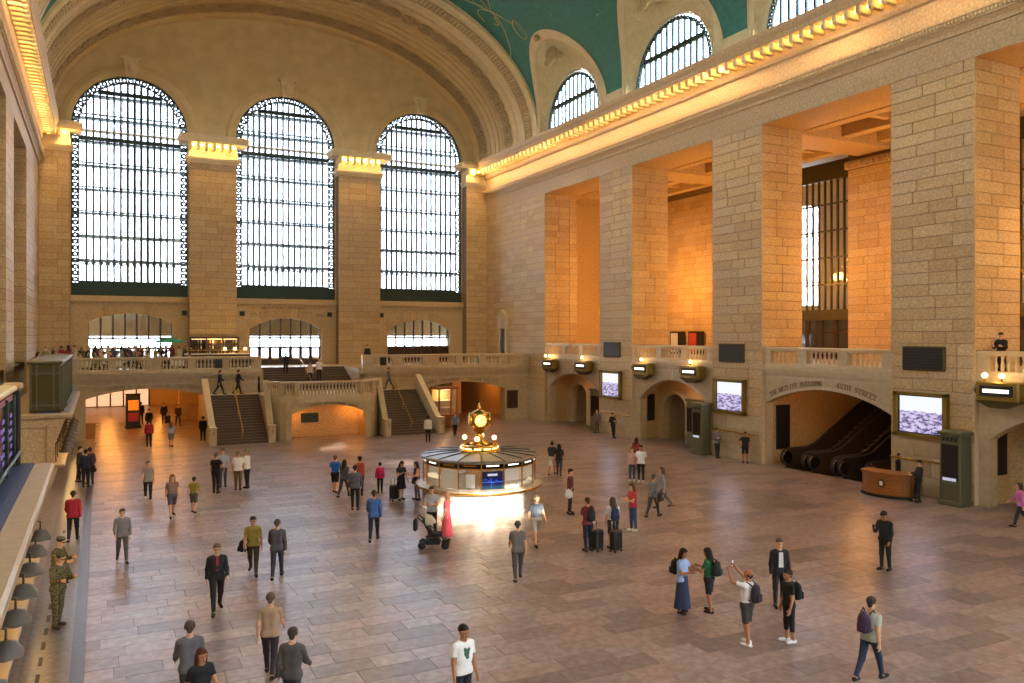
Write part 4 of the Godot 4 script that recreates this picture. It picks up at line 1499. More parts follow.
	part("jamb_pier", MB.new().bbox(at(6.2, 1.75, 73.0), Vector3(0.8, 3.5, 0.8), 0.04), M.stone_1, pw)
	part("side", MB.new().box(at(17.8, 0, 76.2), at(21.2, 4.0, 61.6)), M.stone_1, pw)
	part("side", MB.new().box(at(31.2, 0, 76.2), at(32.2, 4.0, 61.6)), M.stone_1, pw)
	part("soffit", MB.new().box(at(17.7, 3.5, 76), at(32, 4.08, 61.6)), M.stone_2, pw)
	var ew := MB.new()
	ew.xf = on_west(76.0)
	arched_wall(ew, 17.8, 32.0, 0.0, 4.0, [[26.4, 0.85, 0.0, 2.1, 0.5], [29.9, 0.75, 0.0, 2.1, 0.5]], 0.5, 12)
	part("end", ew, M.stone_2, pw)
	part("end_corridor", MB.new().box(at(24, 0, 84.2), at(32, 3.2, 84)).box(at(24, 3.0, 84), at(32, 3.2, 76.5)).box(at(24, 0, 84), at(24.2, 3.2, 76.5)).box(at(31.8, 0, 84), at(32, 3.2, 76.5)).box(at(28.0, 0, 84), at(28.3, 3.2, 76.5)), M.stone_2, pw)
	part("jamb_pier", MB.new().bbox(at(28.6, 1.75, 68.5), Vector3(0.9, 3.5, 0.9), 0.04), M.stone_3, pw)
	# glazed doors ending the left passage; the panes themselves emit their brightness
	var gd := setting("door_4", "glazed doors with self glowing panes at the end of the passage", "doorway")
	var fr := MB.new()
	for k in 6:
		fr.box(at(-1.4 + k * 1.15 - 0.07, 0, 88.95), at(-1.4 + k * 1.15 + 0.07, 3.0, 88.8))
	fr.box(at(-1.4, 2.2, 88.95), at(4.4, 2.32, 88.8)).box(at(-1.4, 2.95, 88.95), at(4.4, 3.1, 88.8))
	part("door_frame", fr, M.bronze, gd)
	for k in 5:
		part("self_glowing_pane", MB.new().box(at(-1.33 + k * 1.15, 0.1, 88.93), at(-0.32 + k * 1.15, 2.2, 88.9)), M.door_glow, gd)
	for q in [[0.6, 84.0], [5.2, 84.0], [0.6, 75.0], [4.2, 75.0], [1.2, 65.5], [5.2, 65.5]]:  # unseen lamps under the soffit, placed to light the passage warmly
		var dl := thing("unseen_ceiling_light", "unseen round ceiling light in the passage, %s" % ("near the ticket side" if q[0] < 3 else "near the stair") + [" far end", " halfway", " at the arch"][0 if q[1] > 80 else (1 if q[1] > 70 else 2)], "light", at(q[0], 3.5, q[1]), 0.0, "unseen passage ceiling lights")
		part("rim", MB.new().lathe([Vector2(0.24, 0.0), Vector2(0.24, -0.06), Vector2(0.17, -0.06)], 16), M.brass, dl)
		part("bulb", MB.new().ball(Vector3(0, -0.1, 0), Vector3(0.13, 0.09, 0.13), 10, 6), M.bulb_soft, dl)
		lamp(at(q[0], 3.33, q[1]), 4.5, Color(1.0, 0.66, 0.3), 0.15)
	for q in [[24.0, 66.0], [29.6, 66.0]]:  # unseen lamps, placed to light the corner passage more dimly
		var dl := thing("unseen_ceiling_light", "unseen round ceiling light in the corner passage, %s" % ("by the shop" if q[0] < 27 else "by the doorways"), "light", at(q[0], 3.5, q[1]), 0.0, "unseen passage ceiling lights")
		part("rim", MB.new().lathe([Vector2(0.24, 0.0), Vector2(0.24, -0.06), Vector2(0.17, -0.06)], 16), M.brass, dl)
		part("bulb", MB.new().ball(Vector3(0, -0.1, 0), Vector3(0.13, 0.09, 0.13), 10, 6), M.bulb_soft, dl)
		lamp(at(q[0], 3.33, q[1]), 2.2, Color(1.0, 0.62, 0.26), 0.15)


func at_t(x: float, y: float, l: float) -> Transform3D:
	return Transform3D(Basis.IDENTITY, at(x, y, l))


func flight(label: String, x0: float, x1: float, l0: float, y0: float, steps: int, rise: float, run: float, walls: bool, inner: float, outer: float) -> void:
	var f := thing("stair_flight", label, "stairs", at((x0 + x1) / 2, y0, l0), 0.0, "stair flights")
	var w := x1 - x0
	for k in steps:
		var st := part("step", MB.new().box(Vector3(-w / 2, 0, -(steps * run + 0.02)), Vector3(w / 2, rise * (k + 1) - 0.04, -run * k)) if k == steps - 1 else MB.new().box(Vector3(-w / 2, maxf(0, rise * k - 0.1), -run * (k + 1) - 0.05), Vector3(w / 2, rise * (k + 1) - 0.04, -run * k)), M.tread, f)
		part("nosing", MB.new().bbox(Vector3(0, rise * (k + 1) - 0.02, -run * (k + 0.5) + 0.01), Vector3(w, 0.04, run + 0.05), 0.012), M.tread, st)
	var up := Vector3(0, rise * steps, -run * steps)
	# brass handrail in the middle
	var m0 := Vector3(0, 0.9, -run)
	var hr := part("handrail", MB.new().tube([m0 + Vector3(0, -0.15, 0.25), m0, m0 + up * 0.94, m0 + up * 0.94 + Vector3(0, 0, -0.3)], 0.035, 8), M.brass, f)
	for k in 3:
		part("handrail_post", MB.new().tube([m0 + up * (0.05 + k * 0.4) + Vector3(0, -0.95, 0), m0 + up * (0.05 + k * 0.4)], 0.025, 6), M.brass, hr)
	if walls:
		# sloping stone parapets on both sides with end newels
		for s in [[inner, true], [outer, false]]:
			var px: float = s[0] - (x0 + x1) / 2
			var th := 0.22
			var run_l := run * steps
			var top := rise * steps
			var poly := PackedVector2Array([Vector2(-0.3, 0), Vector2(-0.3, 1.0), Vector2(0.1, 1.05), Vector2(run_l - (1.9 if s[1] else 0.0), top + 1.0 - (0.75 if s[1] else 0.0)), Vector2(run_l + (-1.9 if s[1] else 0.5), top + 1.0 - (0.75 if s[1] else 0.0)), Vector2(run_l + (-1.9 if s[1] else 0.5), 0)])
			if s[1]:
				poly = PackedVector2Array([Vector2(-0.3, 0), Vector2(-0.3, 1.0), Vector2(0.1, 1.05), Vector2(1.75, top + 0.95), Vector2(1.9, top + 0.95), Vector2(1.9, 0)])
			var basis := Basis(Vector3(0, 0, -1), Vector3(0, 1, 0), Vector3(1, 0, 0))
			part("parapet", MB.new().prism(poly, -th / 2, th / 2), M.grey_stone_0, f, Transform3D(basis, Vector3(px, 0, 0)))
			var cap := PackedVector2Array()
			for i in range(1, poly.size() - 1):
				cap.append(poly[i])
			for i in range(poly.size() - 2, 0, -1):
				cap.append(poly[i] + Vector2(0, 0.12))
			part("coping", MB.new().prism(cap, -0.2, 0.2), M.grey_stone_1, f, Transform3D(basis, Vector3(px, 0, 0)))
			part("newel", MB.new().bbox(Vector3(px, 0.55, 0.35), Vector3(0.42, 1.1, 0.42), 0.04).bbox(Vector3(px, 1.14, 0.35), Vector3(0.52, 0.1, 0.52), 0.03), M.grey_stone_1, f)
			part("newel_lamp_bracket", MB.new().tube([Vector3(px, 0.7, 0.56), Vector3(px, 0.7, 0.75), Vector3(px, 0.95, 0.8)], 0.03, 6), M.brass, f)


# ------------------------------------------------------------------ gate side, lower storey
func build_north_arches() -> void:
	var w := setting("wall_gates", "grey stone lower wall with wide arches under the gallery balustrade", "wall")
	# [bay, arch half width, spring, rise]
	var specs := [[-2, 3.6, 2.9, 1.2], [-1, 3.6, 2.75, 1.3], [0, 3.92, 3.35, 0.9], [1, 3.45, 2.75, 1.4], [2, 3.6, 2.95, 1.1]]
	for sp in specs:
		var s: float = PIER0 + sp[0] * PIER + PIERW
		var e := s + PIER - PIERW
		var c := (s + e) / 2
		var mb := MB.new()
		mb.xf = on_north(32.25)
		arched_wall(mb, -e, -s, 0.0, 5.0, [[-c, sp[1], 0.0, sp[2], sp[3]]], 0.5)
		part("arch_wall", mb, M.grey_stone_0, w)
		# panel mouldings and deck cornice
		var mo := MB.new()
		mo.xf = on_north(32.25)
		mo.box(Vector3(-e, 4.95, -0.3), Vector3(-s, 5.12, 0.12)).box(Vector3(-e, 5.12, -0.3), Vector3(-s, 5.35, 0.24))
		mo.box(Vector3(-c - 0.06, sp[2] + sp[3], 0), Vector3(-c + 0.06, 4.95, 0.05))
		mo.box(Vector3(-e, 4.72, 0), Vector3(-s, 4.78, 0.04))
		part("cornice_course", mo, M.grey_stone_1, w)
		var ring := MB.new()
		ring.xf = on_north(32.25)
		var r0 := PackedVector3Array()
		var r1 := PackedVector3Array()
		for j in 25:
			var x: float = -cos(PI * j / 24.0) * sp[1]
			var y := arch_top(x, sp[1], sp[2], sp[3])
			r1.append(Vector3(-c + x, y, 0.05))
			r0.append(Vector3(-c + x * 1.03, y + 0.16, 0.0))
		ring.grid([r1, r0])
		part("arch_moulding", ring, M.grey_stone_2, w)
		# recess behind
		var deep := 34.0 if sp[0] != 0 else 42.5
		part("recess_soffit", MB.new().box(at(32.7, 4.55, e + 0.3), at(deep, 4.95, s - 0.3)), M.stone_2, w)
		part("recess_side", MB.new().box(at(32.7, 0, e + 0.1), at(deep, 4.6, e - 0.2)), M.stone_2, w)
		part("recess_side", MB.new().box(at(32.7, 0, s + 0.2), at(deep, 4.6, s - 0.1)), M.stone_2, w)
		if sp[0] == 0:
			part("recess_back", MB.new().box(at(deep, 0, e), at(deep + 0.4, 5, s)), M.stone_2, w)
		else:
			var bk := MB.new()
			bk.xf = on_north(deep)
			arched_wall(bk, -e, -s, 0.0, 4.6, [[-c - 1.95, 1.15, 0.0, 2.3, 0.8]], 0.4, 16)
			part("recess_back", bk, M.stone_1, w)
			var jm := MB.new()
			jm.xf = on_north(deep)
			var j0 := PackedVector3Array([Vector3(-c - 3.3, 0, 0.06)])
			var j1 := PackedVector3Array([Vector3(-c - 3.1, 0, 0.1)])
			for j in 13:
				var x: float = -cos(PI * j / 12.0)
				j0.append(Vector3(-c - 1.95 + x * 1.35, 2.3 + sqrt(1.0 - x * x) * 1.0, 0.06))
				j1.append(Vector3(-c - 1.95 + x * 1.15, 2.3 + sqrt(1.0 - x * x) * 0.8, 0.1))
			j0.append(Vector3(-c - 0.6, 0, 0.06))
			j1.append(Vector3(-c - 0.8, 0, 0.1))
			jm.grid([j1, j0])
			part("doorway_moulding", jm, M.grey_stone_1, w)
			part("corridor", MB.new().box(at(deep + 0.4, 3.3, e), at(43.5, 3.6, s)).box(at(deep + 0.4, 0, c + 3.5), at(43.5, 3.4, c + 3.3)).box(at(deep + 0.4, 0, c + 0.6), at(43.5, 3.4, c + 0.4)).box(at(43.4, 0, e), at(43.6, 3.6, s)), M.stone_2, w)
		lamp(at(33.4 if sp[0] != 0 else 34.2, 4.3, c - 0.5), 1.0 if sp[0] != 0 else 3.0, Color(1.0, 0.66, 0.34), 0.3)
		part("unseen_ceiling_lamp", MB.new().bbox(at(33.4 if sp[0] != 0 else 34.2, 4.51, c - 0.5), Vector3(0.5, 0.08, 0.5), 0.02), M.bulb_soft, w)  # unseen lamp in each arch recess, placed to light it warm
		# balustrade on the deck edge
		var nice: String = {-2: "nearest the entrance end", -1: "at the picture edge above a gate sign", 0: "above the escalator arch", 1: "above the middle gate arch", 2: "above the corner gate arch"}[sp[0]]
		if sp[0] >= -1:
			balustrade("gallery balustrade %s" % nice, Transform3D(Basis(Vector3.UP, -PI / 2), at(32.3, 5.35, e)) , e - s, 3, 1.0, 0.55, 0.26)
	part("carved_lettering", lettering("THE METLIFE BUILDING", 0.25, Vector2(-29.6, -4.8), 9.35, 112.6, 0.185, 0.02, 0.03), M.joint, w, on_north(32.25))
	part("carved_lettering", lettering("45TH STREET", 0.27, Vector2(-29.6, -4.8), 9.35, 84.6, 0.22, 0.02, 0.03), M.joint, w, on_north(32.25))
	# pale bases with a brass rail under each screen
	for k in 3:
		var s := PIER0 + k * PIER
		var o := thing("brass_rail", "slim brass rail on the pier base %s" % ["behind the information desk", "beside the escalators", "at the corner bay"][k], "rail", at(31.85, 1.55, s + 2), 0.0, "pier rails")
		part("bar", MB.new().tube([Vector3(0, 0, -1.9), Vector3(0, 0, 1.9)], 0.04, 8), M.gold, o)
		for j in [-1.6, 0.0, 1.6]:
			part("bracket", MB.new().tube([Vector3(0, 0, j), Vector3(0.16, 0, j)], 0.025, 6), M.gold, o)
	# screens and dark panels on the piers
	for k in 3:
		var s := PIER0 + k * PIER
		var sc := thing("display_screen", "lit screen with pale landscape on the pier %s" % ["behind the information desk", "between the gates and the escalators", "at the corner bay"][k], "screen", at(31.97, 2.55, s + 2.4), -PI / 2, "screens on the piers")
		part("frame", MB.new().box(Vector3(-1.3, 0, 0), Vector3(-1.1, 1.95, 0.22)).box(Vector3(1.1, 0, 0), Vector3(1.3, 1.95, 0.22)).box(Vector3(-1.3, 0, 0), Vector3(1.3, 0.14, 0.22)).box(Vector3(-1.3, 1.82, 0), Vector3(1.3, 1.95, 0.22)), M.gold_dull, sc)
		part("bezel", MB.new().box(Vector3(-1.12, 0.12, 0), Vector3(1.12, 1.84, 0.08)), M.black, sc)
		part("lit_screen", screen_quad(2.08, 1.58), M.landscape, sc, T(0, 0.98, 0.09))
		var pl := MB.new()
		pl.xf = Transform3D(Basis(Vector3.UP, -PI / 2), Vector3.ZERO)
		var ar := AreaLight3D.new()
		ar.name = numbered("screen_glow")
		ar.area_size = Vector2(2.0, 1.5)
		ar.light_energy = 1.2
		ar.light_color = Color(0.88, 0.86, 1.0)
		ar.shadow_enabled = true
		ar.transform = Transform3D(Basis(Vector3.UP, PI / 2), at(31.8, 3.5, s + 2.4))
		add_child(ar)
		var vp := thing("dark_wall_panel", "square black panel high on the pier %s" % ["behind the information desk", "between the gates and the escalators", "at the corner bay"][k], "panel", at(31.98, 5.45, s + 2.3), -PI / 2, "dark panels on the piers")
		part("panel_frame", MB.new().bbox(Vector3(0, 0.53, 0.05), Vector3(2.05, 1.06, 0.12), 0.03), M.bronze, vp)
		for j in 7:
			part("slat", MB.new().box(Vector3(-0.95, 0.08 + j * 0.13, 0.09), Vector3(0.95, 0.19 + j * 0.13, 0.13)), M.black, vp)
		# stone band under the screens
	# gate signs: gilded boxes with globe lamps
	var g := 0
	for q in [[20.2, 4.35, 31.55], [39.2, 4.35, 31.75], [44.2, 4.35, 31.75], [51.6, 4.3, 31.75], [56.6, 4.3, 31.75], [15.2, 4.35, 31.55]]:
		var gs := thing("gate_sign", "gilded gate sign with glowing strip, %s" % ["at the picture edge", "second along the middle arch, beside the pier screen", "first along the middle arch", "second over the corner arch", "first over the corner arch", "outside the picture edge"][g], "sign", at(q[2], q[1], q[0]), -PI / 2, "gate signs")
		g += 1
		part("box", MB.new().bbox(Vector3(0, 0.42, 0), Vector3(1.75, 0.8, 0.5), 0.06), M.gold_dull, gs)
		part("strip_bezel", MB.new().bbox(Vector3(0, 0.45, 0.25), Vector3(1.35, 0.42, 0.06), 0.02), M.black, gs)
		part("lit_sign_strip", MB.new().bbox(Vector3(0, 0.45, 0.285), Vector3(1.05, 0.14, 0.02), 0.005), M.tube_white, gs)
		part("base_moulding", MB.new().prism(PackedVector2Array([Vector2(-0.85, 0.02), Vector2(0.85, 0.02), Vector2(0.3, -0.22), Vector2(-0.3, -0.22)]), -0.2, 0.2), M.bronze, gs)
		part("bracket", MB.new().box(Vector3(-0.15, 0.3, -0.7), Vector3(0.15, 0.5, -0.2)), M.bronze, gs)
		for x in ([-0.55, 0.15] if g in [1, 5] else [0.0]):
			var st := part("lamp_stem", MB.new().tube([Vector3(x, 0.8, 0.1), Vector3(x, 0.95, 0.1)], 0.04, 6), M.gold, gs)
			part("globe_lamp", MB.new().ball(Vector3(x, 1.05, 0.1), Vector3.ONE * 0.115, 12, 8), M.bulb_soft, st)
		lamp(at(q[2] - 0.1, q[1] + 1.05, q[0] + 0.15), 0.5, Color(1.0, 0.8, 0.5), 0.12)
		part("end_mirror", MB.new().ball(Vector3(-0.88, 0.5, 0.1), Vector3(0.05, 0.2, 0.2), 10, 6), M.chrome, gs)
	# escalators inside the wide arch
	var ex := [32.6, 30.75, 28.85, 26.9]
	for k in 3:
		escalator(at(33.0, 0, (ex[k] + ex[k + 1]) / 2), (ex[k] - ex[k + 1]) - 0.4, ["escalator against the passage wall, farthest from the desk", "middle escalator of the three", "escalator beside the information desk pier"][k])
	part("tall_black_panel", MB.new().bbox(at(33.3, 2.0, 33.4), Vector3(1.0, 2.4, 0.1), 0.03), M.black, w)
	# tall black panels in the gate recesses
	for k in [-1, 1]:
		var edge: float = PIER0 + (k + 1) * PIER - 0.24
		part("tall_black_panel", MB.new().bbox(at(33.4, 2.1, edge), Vector3(0.6, 1.8, 0.1), 0.03), M.black, w)
	# grey green booths in the gate arches
	for q in [[51.3, 1.6, "narrow grey green metal gate booth in the corner arch"], [39.9, 2.0, "wide grey green metal gate booth with dark panes in the middle arch"], [38.05, 0.9, "slim grey green metal column beside the middle arch booth"], [22.05, 0.95, "tall grey green departure pillar with dark screen beside the desk pier"]]:
		var free: bool = q[1] < 1.0
		var k := thing("gate_booth", q[2], "booth", at(31.5 if free else 33.0, 0, q[0]), -PI / 2, "grey green booths")
		var hgt := 2.9
		var dw: float = q[1]
		part("plinth", MB.new().bbox(Vector3(0, 0.1, 0), Vector3(dw + 0.1, 0.2, 0.8), 0.03), M.verdigris, k)
		part("body", MB.new().bbox(Vector3(0, hgt / 2, 0), Vector3(dw, hgt, 0.7), 0.04), M.verdigris, k)
		part("cap", MB.new().bbox(Vector3(0, hgt + 0.06, 0), Vector3(dw + 0.14, 0.16, 0.84), 0.03), M.verdigris, k)
		var np := 1 if dw < 1.7 else 2
		for j in np:
			var x := (j - (np - 1) / 2.0) * dw / np
			part("dark_screen", MB.new().bbox(Vector3(x, 1.75, 0.355), Vector3(dw / np - 0.22, 1.5, 0.03), 0.01), M.screen_dark, k)
			part("lower_panel", MB.new().bbox(Vector3(x, 0.6, 0.355), Vector3(dw / np - 0.22, 0.6, 0.03), 0.02), M.verdigris, k)
		if dw < 1.0:
			part("lit_strip_display", MB.new().bbox(Vector3(0, 1.08, 0.375), Vector3(dw - 0.35, 0.12, 0.01), 0.002), M.pale_glow, k)
			for j in 4:
				part("number_plate", MB.new().bbox(Vector3((j - 1.5) * 0.18, 2.72, 0.36), Vector3(0.13, 0.16, 0.02), 0.01), M.black, k)


func screen_quad(w: float, h: float) -> ArrayMesh:
	var a := []
	a.resize(Mesh.ARRAY_MAX)
	a[Mesh.ARRAY_VERTEX] = PackedVector3Array([Vector3(-w / 2, -h / 2, 0), Vector3(w / 2, -h / 2, 0), Vector3(w / 2, h / 2, 0), Vector3(-w / 2, h / 2, 0)])
	a[Mesh.ARRAY_NORMAL] = PackedVector3Array([Vector3.BACK, Vector3.BACK, Vector3.BACK, Vector3.BACK])
	a[Mesh.ARRAY_TEX_UV] = PackedVector2Array([Vector2(0, 1), Vector2(1, 1), Vector2(1, 0), Vector2(0, 0)])
	a[Mesh.ARRAY_INDEX] = PackedInt32Array([0, 2, 1, 0, 3, 2])
	var m := ArrayMesh.new()
	m.add_surface_from_arrays(Mesh.PRIMITIVE_TRIANGLES, a)
	return m


func escalator(where: Vector3, w: float, label: String) -> void:
	var e := thing("escalator", label, "escalator", where, -PI / 2, "escalators")   # local -z climbs north
	e.rotation.y = -PI / 2
	var run := 9.0
	var slope := 0.577
	var base := 1.3
	var prof := func(h: float) -> Array:
		var pts := []
		for k in 7:
			var t := -PI / 2 + PI * k / 6.0
			pts.append(Vector3(0, h * 0.5 + 0.06 - cos(t - PI / 2) * -h * 0.42, 0.0))
		return pts
	for s in [-1, 1]:
		var x: float = s * w / 2
		# side panel follows the slope
		var poly := PackedVector2Array([Vector2(-0.4, 0.0), Vector2(-0.55, 0.5), Vector2(-0.35, 0.92), Vector2(base - 0.3, 0.95), Vector2(base + 0.3, 1.12), Vector2(run, (run - base) * slope + 0.95), Vector2(run, (run - base) * slope - 0.2), Vector2(base + 0.5, 0.0)])
		var bs := Basis(Vector3(0, 0, -1), Vector3(0, 1, 0), Vector3(1, 0, 0))
		part("balustrade_panel", MB.new().prism(poly, -0.05, 0.05), M.esc_panel, e, Transform3D(bs, Vector3(x, 0, 0)))
		var path := []
		for k in 9:
			var t := -PI / 2 - PI * k / 8.0
			path.append(Vector3(x, 0.55 + sin(t) * 0.42, 0.4 - cos(t) * 0.42 - 0.2 + 0.2))
		path.append(Vector3(x, 0.98, -base + 0.3))
		path.append(Vector3(x, 1.14, -base - 0.3))
		path.append(Vector3(x, (run - base) * slope + 1.0, -run))
		path = path.slice(0, path.size())
		part("handrail", MB.new().tube(path, 0.055, 8), M.black_rubber, e)
		part("skirt_trim", MB.new().tube([Vector3(x, 0.35, 0.4), Vector3(x, 0.35, -base), Vector3(x, (run - base) * slope + 0.35, -run)], 0.04, 6), M.chrome, e)
		part("deck_trim", MB.new().tube([Vector3(x, 0.9, -0.2), Vector3(x, 0.92, -base + 0.3), Vector3(x, 1.08, -base - 0.3), Vector3(x, (run - base) * slope + 0.93, -run)], 0.03, 6), M.chrome, e)
		part("newel_drum", MB.new().lathe([Vector2(0, -0.11), Vector2(0.3, -0.11), Vector2(0.3, -0.11), Vector2(0.3, 0.11), Vector2(0.3, 0.11), Vector2(0, 0.11)], 16), M.chrome, e, Transform3D(Basis(Vector3.BACK, PI / 2), Vector3(x, 0.52, 0.42)))
	part("comb_plate", MB.new().box(Vector3(-w / 2 + 0.06, 0.0, -base), Vector3(w / 2 - 0.06, 0.03, 0.7)), M.chrome, e)
	for k in 17:
		part("step", MB.new().box(Vector3(-w / 2 + 0.08, maxf(0.0, k * 0.23 - 0.25), -base - k * 0.4 - 0.42), Vector3(w / 2 - 0.08, k * 0.23 + 0.03, -base - k * 0.4)), M.esc_step, e)


# ------------------------------------------------------------------ ticket side
func build_ticket_side() -> void:
	# stone ticket office with counters, seen end-on at the edge of the picture
	var blocks := [[10.0, 26.0, "near stone ticket office block with black departure board on top"], [42.5, 58.5, "far stone ticket office block carrying a bronze board case"]]
	for i in 2:
		var q = blocks[i]
		var o := thing("ticket_office", q[2], "ticket office", at(-4.0, 0, q[0]), 0.0, "ticket office blocks")
		var len: float = q[1] - q[0]
		part("wall_core", MB.new().box(Vector3(0, 0, -len), Vector3(1.9, 3.1, 0)), M.stone_1, o)
		part("marble_base", MB.new().bbox(Vector3(0.98, 0.5, -len / 2), Vector3(2.1, 1.0, len + 0.1), 0.03), M.grey_stone_1, o)
		part("counter", MB.new().bbox(Vector3(1.2, 1.06, -len / 2), Vector3(2.75, 0.12, len), 0.03), M.grey_stone_2, o)
		part("frieze", MB.new().bbox(Vector3(1.15, 3.0, -len / 2), Vector3(2.3, 0.4, len + 0.2), 0.05), M.stone_3, o)
		part("cornice_shelf", MB.new().bbox(Vector3(1.4, 3.33, -len / 2), Vector3(2.95, 0.26, len + 0.3), 0.06), M.grey_stone_2, o)
		part("carpet_strip", MB.new().box(Vector3(1.55, 3.46, -len), Vector3(2.4, 3.5, 0)), M.carpet, o)
		var n := int(len / 1.75)
		for k in n + 1:
			var z := -len * k / n
			part("pilaster", MB.new().bbox(Vector3(2.0, 2.0, z), Vector3(0.34, 1.9, 0.34), 0.04), M.stone_3, o)
			if k < n:
				part("ticket_window", MB.new().bbox(Vector3(1.92, 1.9, z - len / n / 2), Vector3(0.08, 1.4, len / n - 0.6), 0.02), M.dark_glass_solid, o)
				part("window_grille", MB.new().tube([Vector3(2.0, 1.15, z - len / n / 2 + 0.4), Vector3(2.0, 2.3, z - len / n / 2 + 0.35), Vector3(2.0, 2.55, z - len / n / 2), Vector3(2.0, 2.3, z - len / n / 2 - 0.35), Vector3(2.0, 1.15, z - len / n / 2 - 0.4)], 0.035, 6), M.brass, o)
		# desk lamps hung over the counter
		for k in n:
			var z: float = -len * (k + 0.5) / n
			var lp := thing("ticket_lamp", "bronze counter lamp with angular shade, %s along the %s ticket office" % [ORD[k], ["near", "far"][i]], "lamp", at(-4.0 + 2.58, 1.12, q[0] - z), 0.0, "ticket counter lamps")
			part("arm", MB.new().tube([Vector3(-0.4, 0.9, 0), Vector3(-0.25, 1.0, 0), Vector3(0.0, 0.92, 0), Vector3(0.0, 0.72, 0)], 0.025, 6), M.bronze, lp)
			part("post", MB.new().tube([Vector3(-0.4, 0.0, 0), Vector3(-0.4, 0.9, 0)], 0.03, 6), M.bronze, lp)
			part("shade", MB.new().lathe([Vector2(0.3, 0.45), Vector2(0.3, 0.5), Vector2(0.3, 0.5), Vector2(0.17, 0.68), Vector2(0.06, 0.72), Vector2(0.0, 0.73)], 6), M.shade_grey, lp)
			part("bulb", MB.new().ball(Vector3(0, 0.5, 0), Vector3(0.09, 0.07, 0.09), 8, 6), M.bulb_soft, lp)
			lamp(at(-4.0 + 2.58, 1.58, q[0] - z), 0.35, Color(1.0, 0.78, 0.46), 0.08)
	# departure board on the near block: black case, purple lit lines
	var db := thing("departure_board", "black departure board with purple glowing text rows and red strip", "departure board", at(-2.35, 3.5, 10.2), 0.0)
	part("case", MB.new().bbox(Vector3(0, 1.0, -7.7), Vector3(0.5, 2.0, 15.4), 0.03), M.screen_dark, db)
	part("cap", MB.new().bbox(Vector3(0, 2.08, -7.7), Vector3(0.75, 0.16, 15.7), 0.05), M.cream, db)
	part("foot_rail", MB.new().tube([Vector3(0.42, 0.35, 0), Vector3(0.42, 0.35, -15.4)], 0.05, 6), M.iron_green, db)
	for k in 9:
		part("upright", MB.new().bbox(Vector3(0.28, 0.95, -0.2 - k * 1.88), Vector3(0.12, 1.9, 0.16), 0.02), M.iron_green, db)
		if k < 8:
			var seg := part("board_panel", MB.new().bbox(Vector3(0.26, 0.95, -1.14 - k * 1.88), Vector3(0.03, 1.6, 1.6), 0.01), M.screen_dark, db)
			for r in (6 if k > 5 else 0):
				part("lit_text_row_display", MB.new().box(Vector3(0.277, 0.36 + r * 0.2, -1.8 - k * 1.88), Vector3(0.285, 0.46 + r * 0.2, -1.8 - k * 1.88 + [0.5, 0.8, 0.4, 0.7, 0.85, 0.5][(r + k) % 6])), M.purple_glow, seg)
	part("lit_red_strip_display", MB.new().box(Vector3(0.277, 1.78, -15.2), Vector3(0.285, 1.94, -0.2)), M.red_glow, db)
	part("end_post", MB.new().bbox(Vector3(0.25, 1.0, -15.55), Vector3(0.36, 2.05, 0.3), 0.04), M.black, db)
	part("post_cap", MB.new().bbox(Vector3(0.25, 2.12, -15.55), Vector3(0.5, 0.2, 0.45), 0.06), M.stone_3, db)
	# bronze case on the far block
	var bc := thing("bronze_board_case", "olive bronze board case with panelled end above the far ticket office", "board case", at(-2.35, 3.5, 42.9), 0.0)
	part("case", MB.new().bbox(Vector3(0.12, 1.1, -7.5), Vector3(1.24, 2.2, 15.0), 0.04), M.bronze, bc)
	part("cap", MB.new().bbox(Vector3(0.12, 2.25, -7.5), Vector3(1.44, 0.14, 15.2), 0.04), M.verdigris, bc)
	part("end_panel", MB.new().bbox(Vector3(0.12, 0.95, 0.02), Vector3(0.8, 1.3, 0.06), 0.02), M.bronze, bc)
	for x in [-0.45, -0.22, 0.46, 0.7]:
		part("end_stile", MB.new().box(Vector3(x - 0.03, 0.1, 0.0), Vector3(x + 0.03, 2.15, 0.06)), M.verdigris, bc)
	for y in [0.3, 1.75]:
		part("end_rail", MB.new().box(Vector3(-0.5, y - 0.03, 0.0), Vector3(0.74, y + 0.03, 0.065)), M.verdigris, bc)
	for k in 7:
		part("dark_screen", MB.new().bbox(Vector3(0.75, 1.1, -1.1 - k * 2.1), Vector3(0.04, 1.7, 1.7), 0.01), M.screen_dark, bc)
		part("upright", MB.new().bbox(Vector3(0.8, 1.05, -0.1 - k * 2.1), Vector3(0.14, 2.1, 0.16), 0.02), M.verdigris, bc)
	part("foot_rail", MB.new().tube([Vector3(0.98, 0.3, 0), Vector3(0.98, 0.3, -15)], 0.05, 6), M.verdigris, bc)


